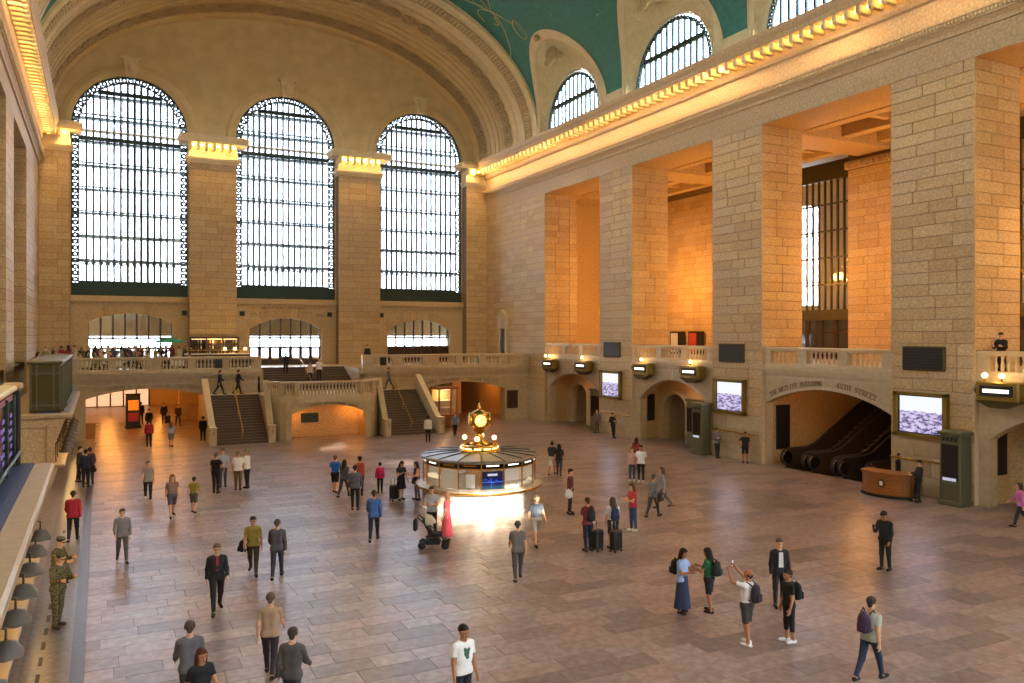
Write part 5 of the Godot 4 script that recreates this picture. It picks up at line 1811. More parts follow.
# ------------------------------------------------------------------ information booth with the four-faced clock
func build_booth() -> void:
	var b := thing("information_booth", "round marble and glass information booth in the middle of the floor", "booth", at(14.0, 0, 30.9))
	part("marble_base", MB.new().lathe([Vector2(2.45, 0.0), Vector2(2.45, 0.12), Vector2(2.45, 0.12), Vector2(2.34, 0.16), Vector2(2.34, 0.8), Vector2(2.4, 0.86), Vector2(2.4, 0.9)], 48), M.booth_marble, b)
	part("ledge", MB.new().lathe([Vector2(2.3, 0.88), Vector2(2.55, 0.88), Vector2(2.6, 0.92), Vector2(2.6, 0.92), Vector2(2.6, 0.97), Vector2(2.6, 0.97), Vector2(2.55, 1.0), Vector2(2.1, 1.0)], 64), M.booth_marble, b)
	part("ledge_edge", MB.new().lathe([Vector2(2.57, 0.86), Vector2(2.615, 0.88), Vector2(2.615, 0.94), Vector2(2.57, 0.95)], 64), M.gold, b)
	part("inner_floor", MB.new().lathe([Vector2(0.0, 0.02), Vector2(2.3, 0.02)], 32), M.dark_wood, b)
	part("inner_core", MB.new().lathe([Vector2(0.55, 0.0), Vector2(0.55, 2.1)], 16), M.brass_sheet, b)
	# window bays
	var n := 16
	for k in n:
		var a0 := TAU * k / n
		var a1 := TAU * (k + 1) / n
		var p0 := Vector3(sin(a0) * 2.3, 0, cos(a0) * 2.3)
		var p1 := Vector3(sin(a1) * 2.3, 0, cos(a1) * 2.3)
		part("mullion", MB.new().tube([p0 + Vector3(0, 1.0, 0), p0 + Vector3(0, 2.06, 0)], 0.032, 8), M.gold, b)
		var mid := (p0 + p1) / 2
		var d := (p1 - p0).normalized()
		var out := mid.normalized()
		var xf := Transform3D(Basis(d, Vector3.UP, out), mid)
		var w := p0.distance_to(p1)
		var pane := part("pane", MB.new().box(Vector3(-w / 2, 1.0, -0.006), Vector3(w / 2, 1.82, 0.006)), M.glass, b, xf)
		part("transom", MB.new().box(Vector3(-w / 2, 1.8, -0.03), Vector3(w / 2, 1.84, 0.03)), M.gold, b, xf)
		part("head_panel", MB.new().box(Vector3(-w / 2, 1.84, -0.02), Vector3(w / 2, 2.04, 0.02)), M.black_gloss, b, xf)
		part("lit_name_strip_sign", MB.new().box(Vector3(-w * 0.28, 1.92, 0.02), Vector3(w * 0.28, 1.97, 0.03)), M.gold if k in [13, 14, 5, 8] else M.tube_white, b, xf)
		if k in [14]:
			part("poster", MB.new().box(Vector3(-0.15, 1.1, 0.01), Vector3(0.2, 1.62, 0.02)), M.paper, pane)
		if k in [13]:
			part("brochure_panel", MB.new().box(Vector3(-0.42, 1.02, -0.1), Vector3(0.42, 1.75, -0.06)), M.white, pane)
		if k in [15]:
			part("lit_route_screen", screen_quad(0.82, 0.7), M.route_map, pane, T(0, 1.38, 0.012))
		if k in [0, 1, 2]:
			part("brochure_rack", MB.new().box(Vector3(-0.36, 1.3, -0.25), Vector3(0.36, 1.75, -0.1)).box(Vector3(-0.3, 1.03, -0.3), Vector3(0.3, 1.12, 0.0)), M.paper, pane)
		if k in [12, 11]:
			part("shelf", MB.new().box(Vector3(-0.4, 1.3, -0.5), Vector3(0.4, 1.34, -0.05)).box(Vector3(-0.3, 1.02, -0.35), Vector3(0.15, 1.2, -0.1)), M.white, pane)
	# roof
	part("roof_fascia", MB.new().lathe([Vector2(2.28, 2.02), Vector2(2.4, 2.02), Vector2(2.42, 2.06), Vector2(2.42, 2.1), Vector2(2.36, 2.13)], 48), M.steel, b)
	part("roof", MB.new().lathe([Vector2(2.37, 2.12), Vector2(1.6, 2.2), Vector2(0.9, 2.24), Vector2(0.0, 2.24)], 48), M.steel, b)
	for k in 16:
		var a := TAU * k / 16
		part("roof_seam", MB.new().tube([Vector3(sin(a) * 0.9, 2.255, cos(a) * 0.9), Vector3(sin(a) * 1.6, 2.215, cos(a) * 1.6), Vector3(sin(a) * 2.34, 2.135, cos(a) * 2.34)], 0.022, 6), M.iron, b)
	part("roof_soffit", MB.new().lathe([Vector2(0.0, 2.03), Vector2(2.3, 2.03)], 32), M.brass_sheet, b)
	for k in 6:
		var a := TAU * (k + 0.5) / 6
		part("unseen_ceiling_lamp", MB.new().bbox(Vector3(sin(a) * 1.5, 2.0, cos(a) * 1.5), Vector3(0.4, 0.04, 0.4), 0.01), M.tube_white, b)  # unseen lamps under the roof, placed to light the booth interior
		lamp(at(14.0, 0, 30.9) + Vector3(sin(a) * 1.5, 1.92, cos(a) * 1.5), 0.55, Color(1.0, 0.92, 0.78), 0.15)
	# gilt drum under the clock
	part("gilt_drum", MB.new().lathe([Vector2(0.85, 2.22), Vector2(0.85, 2.3), Vector2(0.78, 2.32), Vector2(0.74, 2.44), Vector2(0.8, 2.47), Vector2(0.6, 2.5)], 32), M.gold, b)
	for k in 12:
		var a := TAU * k / 12
		part("lit_drum_strip_light", MB.new().bbox(Vector3(0, 0, 0), Vector3(0.28, 0.05, 0.02), 0.005), M.bulb_soft, b, TR(Vector3(sin(a) * 0.78, 2.38, cos(a) * 0.78), a))
	for k in 4:
		var a := TAU * (k + 0.5) / 4 + 0.2
		var p := Vector3(sin(a) * 0.62, 2.5, cos(a) * 0.62)
		var st := part("lamp_stem", MB.new().lathe([Vector2(0.08, 0.0), Vector2(0.03, 0.06), Vector2(0.03, 0.14), Vector2(0.07, 0.18)], 10), M.gold, b, T(p.x, p.y, p.z))
		part("globe_lamp", MB.new().ball(Vector3(0, 0.28, 0), Vector3.ONE * 0.105, 14, 10), M.bulb_soft, st)
		lamp(at(14.0, 0, 30.9) + p + Vector3(0, 0.28, 0), 0.4, Color(1.0, 0.84, 0.55), 0.1)
	# clock: brass ball with four opal dials
	var c := thing("ball_clock", "brass ball clock with glowing opal dials on top of the booth", "clock", at(14.0, 2.48, 30.9), -0.3)
	part("pedestal", MB.new().lathe([Vector2(0.4, 0.0), Vector2(0.42, 0.06), Vector2(0.24, 0.14), Vector2(0.2, 0.3), Vector2(0.12, 0.4), Vector2(0.16, 0.52), Vector2(0.3, 0.6)], 20), M.gold, c)
	part("ball", MB.new().ball(Vector3(0, 1.02, 0), Vector3.ONE * 0.43, 24, 16), M.gold, c)
	part("finial", MB.new().lathe([Vector2(0.2, 1.38), Vector2(0.1, 1.44), Vector2(0.06, 1.5), Vector2(0.1, 1.58), Vector2(0.04, 1.66), Vector2(0.0, 1.76)], 14), M.gold, c)
	for k in 4:
		var xf := TR(Vector3(0, 1.02, 0), TAU * k / 4)
		var face := part("lit_dial_light", MB.new().lathe([Vector2(0.26, 0.0), Vector2(0.25, 0.03), Vector2(0.15, 0.06), Vector2(0.0, 0.065)], 24), M.dial_glow, c, xf * Transform3D(Basis(Vector3.RIGHT, PI / 2), Vector3(0, 0, 0.39)))
		part("rim", MB.new().lathe([Vector2(0.25, -0.06), Vector2(0.295, -0.04), Vector2(0.295, 0.04), Vector2(0.25, 0.05)], 24), M.gold, face)
		for h in 12:
			var a := TAU * h / 12
			part("hour_mark", MB.new().box(Vector3(-0.009, 0.2, 0), Vector3(0.009, 0.26, 0.045)), M.black, face, Transform3D(Basis(Vector3.RIGHT, -PI / 2), Vector3.ZERO) * Transform3D(Basis(Vector3.BACK, a), Vector3(0, 0, 0.01)))
		part("hour_hand", MB.new().box(Vector3(-0.014, -0.03, 0.07), Vector3(0.014, 0.15, 0.08)), M.black, face, Transform3D(Basis(Vector3.RIGHT, -PI / 2), Vector3.ZERO) * Transform3D(Basis(Vector3.BACK, -0.6), Vector3.ZERO))
		part("minute_hand", MB.new().box(Vector3(-0.01, -0.04, 0.08), Vector3(0.01, 0.23, 0.088)), M.black, face, Transform3D(Basis(Vector3.RIGHT, -PI / 2), Vector3.ZERO) * Transform3D(Basis(Vector3.BACK, 2.6), Vector3.ZERO))
	lamp(at(14.0, 3.5, 30.9) + Vector3(-0.3, 0, 0.65), 0.25, Color(1.0, 0.85, 0.5), 0.2)


# ------------------------------------------------------------------ loose furnishing
func build_furnishing() -> void:
	# wooden information desk by the pier
	var d := thing("information_desk", "curved wooden information desk with round emblem by the escalator pier", "desk", at(30.5, 0, 24.55), deg_to_rad(-78))
	var rows := []
	var arc := 9
	for y in [0.12, 1.0]:
		var row := PackedVector3Array()
		for j in arc:
			var t := -0.75 + 1.5 * j / (arc - 1)
			row.append(Vector3(sin(t) * 1.55, y, cos(t) * 1.55 - 1.1))
		rows.append(row)
	part("front", MB.new().grid(rows), M.desk_wood, d)
	part("body", MB.new().bbox(Vector3(0, 0.55, -0.25), Vector3(2.0, 0.86, 0.5), 0.03), M.desk_wood, d)
	for y in [0.06, 1.03]:
		var pl := PackedVector2Array()
		for j in arc:
			var t := -0.78 + 1.56 * j / (arc - 1)
			pl.append(Vector2(sin(t) * 1.62, cos(t) * 1.62 - 1.1))
		pl.append(Vector2(1.1, -0.5))
		pl.append(Vector2(-1.1, -0.5))
		var m := MB.new()
		m.xf = Transform3D(Basis(Vector3(1, 0, 0), Vector3(0, 0, 1), Vector3(0, -1, 0)), Vector3(0, y, 0))
		m.prism(pl, -0.05, 0.05)
		part("top" if y > 1 else "plinth", m, M.desk_wood if y > 1 else M.black, d)
	for s in [-1, 1]:
		part("end_panel", MB.new().bbox(Vector3(s * 1.04, 0.55, -0.22), Vector3(0.08, 0.9, 0.55), 0.02), M.desk_wood, d)
	var em := part("emblem", MB.new().lathe([Vector2(0.0, 0.03), Vector2(0.16, 0.03), Vector2(0.18, 0.0)], 20), M.bronze, d, Transform3D(Basis(Vector3.RIGHT, PI / 2), Vector3(0, 0.62, 0.45)))
	part("emblem_centre", MB.new().bbox(Vector3(0, 0.035, 0), Vector3(0.14, 0.02, 0.18), 0.01), M.white, em)
	# dark advertising stand in the left arch
	var a := thing("sign_stand", "black freestanding sign stand with orange picture in the passage arch", "sign", at(2.22, 0, 68.0), 0.15)
	part("base", MB.new().bbox(Vector3(0, 0.08, 0), Vector3(1.1, 0.16, 0.5), 0.03), M.black, a)
	part("body", MB.new().bbox(Vector3(0, 1.3, 0), Vector3(1.0, 2.4, 0.28), 0.05), M.black, a)
	part("cap", MB.new().bbox(Vector3(0, 2.54, 0), Vector3(1.06, 0.1, 0.32), 0.03), M.black, a)
	part("lit_picture_screen", MB.new().box(Vector3(-0.36, 1.35, 0.14), Vector3(0.36, 2.1, 0.155)), M.orange_glow, a)
	part("poster", MB.new().box(Vector3(-0.36, 0.5, 0.14), Vector3(0.36, 1.15, 0.155)), M.poster_red, a)
	# small lit shop front in the right arch
	var s := thing("shop_kiosk", "small lit glass shop kiosk with orange frame in the corner arch", "kiosk", at(23.45, 0, 58.2), 0.2)
	part("base", MB.new().bbox(Vector3(0, 0.5, 0), Vector3(1.7, 1.0, 1.1), 0.03), M.desk_wood, s)
	for x in [-0.8, 0.25, 0.8]:
		part("post", MB.new().bbox(Vector3(x, 1.95, 0.5), Vector3(0.12, 1.9, 0.1), 0.02), M.desk_wood, s)
	part("top", MB.new().bbox(Vector3(0, 2.98, 0), Vector3(1.8, 0.2, 1.2), 0.03), M.desk_wood, s)
	part("back_panel", MB.new().bbox(Vector3(0, 1.95, -0.5), Vector3(1.7, 1.9, 0.1), 0.02), M.stone_1, s)
	for y in [1.45, 2.0]:
		part("shelf", MB.new().bbox(Vector3(0, y, -0.2), Vector3(1.6, 0.05, 0.5), 0.01), M.white, s)
	part("pane", MB.new().box(Vector3(-0.75, 1.0, 0.49), Vector3(0.75, 2.88, 0.5)), M.glass, s)
	part("unseen_ceiling_lamp", MB.new().bbox(Vector3(0.1, 2.85, 0), Vector3(0.8, 0.06, 0.3), 0.01), M.tube_white, s)  # unseen lamp below the top, placed to light the kiosk
	lamp(at(23.45, 2.55, 58.2), 1.0, Color(1.0, 0.8, 0.5), 0.2)
	var cab := thing("black_cabinet", "tall black cabinet at the foot of the stair parapet in the corner arch", "cabinet", at(22.35, 0, 59.9), 0.0)
	part("body", MB.new().bbox(Vector3(0, 1.2, 0), Vector3(1.3, 2.4, 0.7), 0.04), M.black, cab)
	part("top_lamp", MB.new().ball(Vector3(0.2, 2.55, 0.2), Vector3.ONE * 0.12, 10, 8), M.bulb_soft, cab)
	part("screen", MB.new().box(Vector3(-0.5, 1.2, 0.35), Vector3(0.5, 2.1, 0.36)), M.screen_dark, cab)
	var bd := thing("notice_board", "small dark red wooden notice board on the corner wall", "notice board", at(30.5, 1.0, 60.7), 0.0)
	part("frame", MB.new().bbox(Vector3(0, 0.7, 0), Vector3(1.0, 1.5, 0.1), 0.03), M.bronze, bd)
	part("panel", MB.new().bbox(Vector3(0, 0.7, 0.05), Vector3(0.8, 1.3, 0.03), 0.01), M.dark_wood, bd)
	# wheeled suitcases
	suitcase(at(14.42, 0, 22.55), 0.5, "17171a", 0.62, "black suitcase beside the man in dark red")
	suitcase(at(14.9, 0, 22.2), 0.3, "1d1c1f", 0.62, "wider black suitcase in front of the woman in white t-shirt")
	suitcase(at(11.12, 0, 33.25), 0.4, "121215", 0.6, "black suitcase beside the woman in short black dress")
	suitcase(at(4.75, 0, 69.8), 0.2, "141416", 0.6, "dark suitcase deep in the lit passage")
	stroller()


func suitcase(where: Vector3, turn: float, hex: String, h: float, label: String) -> void:
	var o := thing("suitcase", label, "suitcase", where, turn, "wheeled suitcases")
	var m := mat("case_" + hex, hex, 0.5)
	part("shell", MB.new().bbox(Vector3(0, 0.07 + h / 2, 0), Vector3(0.42, h, 0.26), 0.05), m, o)
	for x in [-0.12, 0.0, 0.12]:
		part("rib", MB.new().bbox(Vector3(x, 0.07 + h / 2, 0.132), Vector3(0.03, h - 0.14, 0.02), 0.006), m, o)
	for x in [-0.16, 0.16]:
		for z in [-0.09, 0.09]:
			part("wheel", MB.new().lathe([Vector2(0, -0.02), Vector2(0.035, -0.02), Vector2(0.035, 0.02), Vector2(0, 0.02)], 10), M.black_rubber, o, Transform3D(Basis(Vector3.BACK, PI / 2), Vector3(x, 0.036, z)))
	part("pull_handle", MB.new().tube([Vector3(-0.09, h, -0.1), Vector3(-0.09, h + 0.36, -0.1), Vector3(0.09, h + 0.36, -0.1), Vector3(0.09, h, -0.1)], 0.013, 6), M.chrome, o)


func backpack(where: Vector3, turn_deg: float, hex: String, label: String, h: float) -> void:
	var o := thing("backpack" if not "bag" in label.replace("backpack", "") else "shoulder_bag", label, "bag", where, deg_to_rad(turn_deg), "bags people carry")
	var m := cloth(hex)
	var prof := []
	for i in 9:
		var t := i / 8.0
		var s := sqrt(maxf(0.02, 1.0 - pow(absf(t * 2 - 1), 4.0)))
		var row := PackedVector3Array()
		for j in 13:
			var a := TAU * j / 12.0
			row.append(Vector3(sin(a) * 0.15 * s * (1.1 - 0.25 * t), t * h, cos(a) * 0.09 * s * (1.15 - 0.3 * t) - 0.02))
		prof.append(row)
	part("body", MB.new().grid(prof, true), m, o)
	part("pocket", MB.new().bbox(Vector3(0, h * 0.3, -0.115), Vector3(0.2, h * 0.4, 0.05), 0.02), m, o)
	for x in [-0.09, 0.09]:
		part("strap", MB.new().tube([Vector3(x, h * 0.92, 0.02), Vector3(x * 1.2, h * 1.08, 0.14), Vector3(x * 1.3, h * 0.75, 0.26), Vector3(x * 1.4, h * 0.3, 0.2), Vector3(x, h * 0.1, 0.05)], 0.016, 6), m, o)
	part("top_handle", MB.new().tube([Vector3(-0.04, h * 0.97, 0), Vector3(0, h * 1.06, 0), Vector3(0.04, h * 0.97, 0)], 0.01, 6), m, o)


func phone(where: Vector3, turn_deg: float, label: String) -> void:
	var o := thing("phone", label, "phone", where, deg_to_rad(turn_deg), "phones in hands")
	part("body", MB.new().bbox(Vector3.ZERO, Vector3(0.075, 0.15, 0.01), 0.004), M.black_gloss, o)
	part("lit_screen", MB.new().box(Vector3(-0.033, -0.068, -0.007), Vector3(0.033, 0.068, -0.005)), M.pale_glow, o)


func stroller() -> void:
	var o := thing("pushchair", "black pushchair with beige hood and a bag hung on its handle", "pushchair", at(9.78, 0, 25.3), deg_to_rad(65))
	for x in [-0.24, 0.24]:
		part("side_tube", MB.new().tube([Vector3(x, 0.12, 0.42), Vector3(x, 0.5, 0.1), Vector3(x, 1.0, -0.42)], 0.016, 6), M.black, o)
		part("rear_tube", MB.new().tube([Vector3(x, 0.12, -0.34), Vector3(x, 0.55, 0.05)], 0.016, 6), M.black, o)
		for z in [-0.34, 0.42]:
			part("wheel", MB.new().lathe([Vector2(0.02, -0.025), Vector2(0.11, -0.025), Vector2(0.13, 0.0), Vector2(0.11, 0.025), Vector2(0.02, 0.025)], 14), M.black_rubber, o, Transform3D(Basis(Vector3.BACK, PI / 2), Vector3(x, 0.13, z)))
	part("handle_bar", MB.new().tube([Vector3(-0.24, 1.0, -0.42), Vector3(-0.2, 1.05, -0.47), Vector3(0.2, 1.05, -0.47), Vector3(0.24, 1.0, -0.42)], 0.02, 6), M.black_rubber, o)
	part("seat", MB.new().prism(PackedVector2Array([Vector2(0.3, 0.4), Vector2(0.32, 0.5), Vector2(0.0, 0.52), Vector2(-0.26, 0.98), Vector2(-0.34, 0.94), Vector2(-0.06, 0.4)]), -0.2, 0.2), cloth("1a1a1e"), o, Transform3D(Basis(Vector3(0, 0, 1), Vector3.UP, Vector3(-1, 0, 0)), Vector3.ZERO))
	var rows := []
	for i in 6:
		var t := -0.1 + 1.5 * i / 5.0
		var row := PackedVector3Array()
		for j in 9:
			var a := PI * j / 8.0
			row.append(Vector3(cos(a) * 0.25, 0.78 + sin(a) * 0.34 * cos(t), -0.12 + sin(a) * 0.34 * sin(t) - 0.1))
		rows.append(row)
	part("hood", MB.new().grid(rows), cloth("b3a48c"), o)
	part("basket", MB.new().bbox(Vector3(0, 0.22, 0.0), Vector3(0.4, 0.16, 0.5), 0.03), cloth("17171b"), o)
	part("hung_bag", MB.new().bbox(Vector3(-0.05, 0.78, -0.56), Vector3(0.34, 0.4, 0.14), 0.06), cloth("101014"), o)
	part("footrest", MB.new().bbox(Vector3(0, 0.3, 0.4), Vector3(0.4, 0.03, 0.16), 0.01), M.black, o)


# ------------------------------------------------------------------ restaurant on the far balcony
func build_restaurant() -> void:
	var bar := thing("back_bar", "wooden back bar with lit shelves of bottles against the pilaster", "bar shelf", at(8.1, 4.5, 68.7))
	part("case", MB.new().box(Vector3(-1.8, 0, -0.3), Vector3(1.8, 2.3, -0.2)).box(Vector3(-1.85, 2.2, -0.3), Vector3(1.85, 2.35, 0.25)), M.dark_wood, bar)
	for x in [-1.8, -0.6, 0.6, 1.8]:
		part("upright", MB.new().box(Vector3(x - 0.05, 0, -0.25), Vector3(x + 0.05, 2.2, 0.2)), M.dark_wood, bar)
	for y in [0.95, 1.4, 1.85]:
		var sh := part("shelf", MB.new().box(Vector3(-1.8, y - 0.03, -0.25), Vector3(1.8, y, 0.18)), M.dark_wood, bar)
		for k in 16:
			part("bottle", MB.new().lathe([Vector2(0.04, 0.0), Vector2(0.045, 0.02), Vector2(0.045, 0.19), Vector2(0.015, 0.25), Vector2(0.015, 0.32)], 7, Vector3(-1.65 + k * 0.22, y, 0.0)), M[["brass", "iron_green", "dark_wood", "white"][(k * 7 + int(y * 10)) % 4]], sh)
	part("lamp_strip", MB.new().box(Vector3(-1.7, 2.16, 0.05), Vector3(1.7, 2.19, 0.15)), M.bulb_soft, bar)
	lamp(at(8.1, 6.5, 68.4), 1.0, Color(1.0, 0.72, 0.36), 0.2)
	var counter := thing("bar_counter", "marble topped bar counter in front of the back bar", "bar counter", at(8.1, 4.5, 66.4))
	part("front", MB.new().bbox(Vector3(0, 0.5, 0), Vector3(4.6, 1.0, 0.5), 0.03), M.dark_wood, counter)
	part("top", MB.new().bbox(Vector3(0, 1.05, 0), Vector3(4.8, 0.08, 0.75), 0.02), M.white, counter)
	part("brass_rail", MB.new().tube([Vector3(-2.3, 1.35, 0.2), Vector3(2.3, 1.35, 0.2)], 0.03, 6), M.brass, counter)
	for k in 3:
		var tl := thing("table_lamp", "small glowing table lamp on the bar counter, %s" % ["first from the ticket side", "middle one", "last one by the doorway"][k], "lamp", at(8.6 + k * 0.75, 5.59, 66.4), 0.0, "bar lamps")
		part("stem", MB.new().lathe([Vector2(0.1, 0), Vector2(0.02, 0.03), Vector2(0.02, 0.25)], 10), M.brass, tl)
		part("shade_light", MB.new().lathe([Vector2(0.16, 0.22), Vector2(0.1, 0.45)], 12), M.bulb_soft, tl)
		lamp(at(8.6 + k * 0.75, 5.9, 66.55), 0.6, Color(1.0, 0.82, 0.5), 0.1)
	var sign := thing("green_umbrella", "green folded sunshade above the diners by the low arch", "sunshade", at(4.6, 4.5, 65.6))
	part("pole", MB.new().tube([Vector3.ZERO, Vector3(0, 2.3, 0)], 0.03, 6), M.iron, sign)
	part("canopy", MB.new().lathe([Vector2(1.15, 1.95), Vector2(0.9, 2.1), Vector2(0.0, 2.35)], 8), cloth("1f8a63"), sign)
	var group := "restaurant tables on the far balcony"
	for k in 9:
		var x := -2.9 + (k % 5) * 1.95 + (0.9 if k > 4 else 0.0)
		var l := 62.4 if k < 5 else 64.6
		var t := thing("restaurant_table", "white clothed restaurant table, %s row, %s from the ticket side" % ["front" if k < 5 else "back", ORD[k % 5]], "table", at(x, 4.5, l), 0.0, group)
		part("cloth", MB.new().lathe([Vector2(0.46, 0.32), Vector2(0.45, 0.74), Vector2(0.43, 0.76), Vector2(0.0, 0.76)], 14), M.white, t)
		part("leg", MB.new().tube([Vector3(0, 0, 0), Vector3(0, 0.7, 0)], 0.05, 8), M.iron, t)
		part("foot", MB.new().lathe([Vector2(0.25, 0.0), Vector2(0.06, 0.05)], 12), M.iron, t)


# ------------------------------------------------------------------ figures
# bones: [from, to, radius from, radius to, tag]; smooth union meshed as surface nets
func nets(bones: Array, cell: float, k: float) -> Dictionary:
	var lo := Vector3.ONE * 1e9
	var hi := -lo
	for b in bones:
		var r: float = maxf(b[2], b[3]) + cell * 2.5
		lo = lo.min((b[0] as Vector3).min(b[1]) - Vector3.ONE * r)
		hi = hi.max((b[0] as Vector3).max(b[1]) + Vector3.ONE * r)
	var nx := int((hi.x - lo.x) / cell) + 2
	var ny := int((hi.y - lo.y) / cell) + 2
	var nz := int((hi.z - lo.z) / cell) + 2
	var f := PackedFloat32Array()
	f.resize(nx * ny * nz)
	f.fill(1.0)
	var raw := f.duplicate()
	var tg := PackedByteArray()
	tg.resize(nx * ny * nz)
	var tt := PackedFloat32Array()
	tt.resize(nx * ny * nz)
	for b in bones:
		var a: Vector3 = b[0]
		var ba: Vector3 = b[1] - a
		var l2 := maxf(ba.length_squared(), 1e-9)
		var ra: float = b[2]
		var dr: float = b[3] - ra
		var tag_: int = b[4]
		var m := maxf(ra, b[3]) + cell * 1.8 + k
		var p0 := ((a.min(b[1]) - Vector3.ONE * m - lo) / cell).floor().max(Vector3.ZERO)
		var p1 := ((a.max(b[1]) + Vector3.ONE * m - lo) / cell).ceil()
		for z in range(int(p0.z), mini(int(p1.z) + 1, nz)):
			for y in range(int(p0.y), mini(int(p1.y) + 1, ny)):
				var i := (z * ny + y) * nx + int(p0.x)
				for x in range(int(p0.x), mini(int(p1.x) + 1, nx)):
					var pa := lo + Vector3(x, y, z) * cell - a
					var h := clampf(pa.dot(ba) / l2, 0.0, 1.0)
					var d := (pa - ba * h).length() - (ra + dr * h)
					if d < raw[i]:
						raw[i] = d
						tg[i] = tag_
						tt[i] = h
					var o := f[i]
					var q := maxf(k - absf(o - d), 0.0) / k
					f[i] = minf(o, d) - q * q * k * 0.25
					i += 1
	var v := PackedVector3Array()
	var n := PackedVector3Array()
	var vt := PackedByteArray()
	var vh := PackedFloat32Array()
	var ix := PackedInt32Array()
	var cellv := {}
	var sx := 1
	var sy := nx
	var sz := nx * ny
	var offs := [0, sx, sy, sx + sy, sz, sx + sz, sy + sz, sx + sy + sz]
	var corner := [Vector3(0, 0, 0), Vector3(1, 0, 0), Vector3(0, 1, 0), Vector3(1, 1, 0), Vector3(0, 0, 1), Vector3(1, 0, 1), Vector3(0, 1, 1), Vector3(1, 1, 1)]
	var edges := [[0, 1], [2, 3], [4, 5], [6, 7], [0, 2], [1, 3], [4, 6], [5, 7], [0, 4], [1, 5], [2, 6], [3, 7]]
	var band := cell * 2.0
	for z in nz - 1:
		for y in ny - 1:
			var i := (z * ny + y) * nx
			for x in nx - 1:
				var f0 := f[i]
				if f0 < band and f0 > -band:
					var c := [f0, f[i + 1], f[i + sy], f[i + sy + 1], f[i + sz], f[i + sz + 1], f[i + sy + sz], f[i + sy + sz + 1]]
					var neg := 0
					for q in c:
						if q < 0.0:
							neg += 1
					if neg > 0 and neg < 8:
						var s := Vector3.ZERO
						var cnt := 0
						for e in edges:
							var u: float = c[e[0]]
							var w: float = c[e[1]]
							if (u < 0.0) != (w < 0.0):
								s += (corner[e[0]] as Vector3).lerp(corner[e[1]], u / (u - w))
								cnt += 1
						cellv[i] = v.size()
						v.append(lo + (Vector3(x, y, z) + s / cnt) * cell)
						n.append(Vector3(c[1] - c[0] + c[3] - c[2] + c[5] - c[4] + c[7] - c[6], c[2] - c[0] + c[3] - c[1] + c[6] - c[4] + c[7] - c[5], c[4] - c[0] + c[5] - c[1] + c[6] - c[2] + c[7] - c[3]).normalized())
						var best := 0
						for q in 8:
							if absf(c[q]) < absf(c[best]):
								best = q
						vt.append(tg[i + offs[best]])
						vh.append(tt[i + offs[best]])
				i += 1
	for i in cellv:
		var a: float = f[i]
		for ax in 3:
			var d: int = [sx, sy, sz][ax]
			var e: int = [sy, sz, sx][ax]
			var g: int = [sz, sx, sy][ax]
			var b: float = f[i + d]
			if (a < 0.0) != (b < 0.0) and cellv.has(i - e) and cellv.has(i - g) and cellv.has(i - e - g):
				var q0: int = cellv[i]
				var q1: int = cellv[i - e]
				var q2: int = cellv[i - e - g]
				var q3: int = cellv[i - g]
				if a < 0.0:
					ix.append_array([q0, q2, q1, q0, q3, q2])
				else:
					ix.append_array([q0, q1, q2, q0, q2, q3])
	return {"v": v, "n": n, "tag": vt, "t": vh, "ix": ix}


func arrays_mesh(d: Dictionary) -> ArrayMesh:
	var a := []
	a.resize(Mesh.ARRAY_MAX)
	a[Mesh.ARRAY_VERTEX] = d.v
	a[Mesh.ARRAY_NORMAL] = d.n
	if d.has("c"):
		a[Mesh.ARRAY_COLOR] = d.c
	a[Mesh.ARRAY_INDEX] = d.ix
	var m := ArrayMesh.new()
	m.add_surface_from_arrays(Mesh.PRIMITIVE_TRIANGLES, a)
	return m


func append_to(d: Dictionary, s: Dictionary, xf: Transform3D, tag_: int) -> void:
	var k: int = d.v.size()
	for p in s.v:
		d.v.append(xf * p)
	for p in s.n:
		d.n.append((xf.basis * p).normalized())
	for i in s.v.size():
		d.tag.append(tag_)
		d.t.append(0.5)
		d.c.append(s.c[i] if s.has("c") else Color.WHITE)
	for i in s.ix:
		d.ix.append(k + i)


var protos := {}


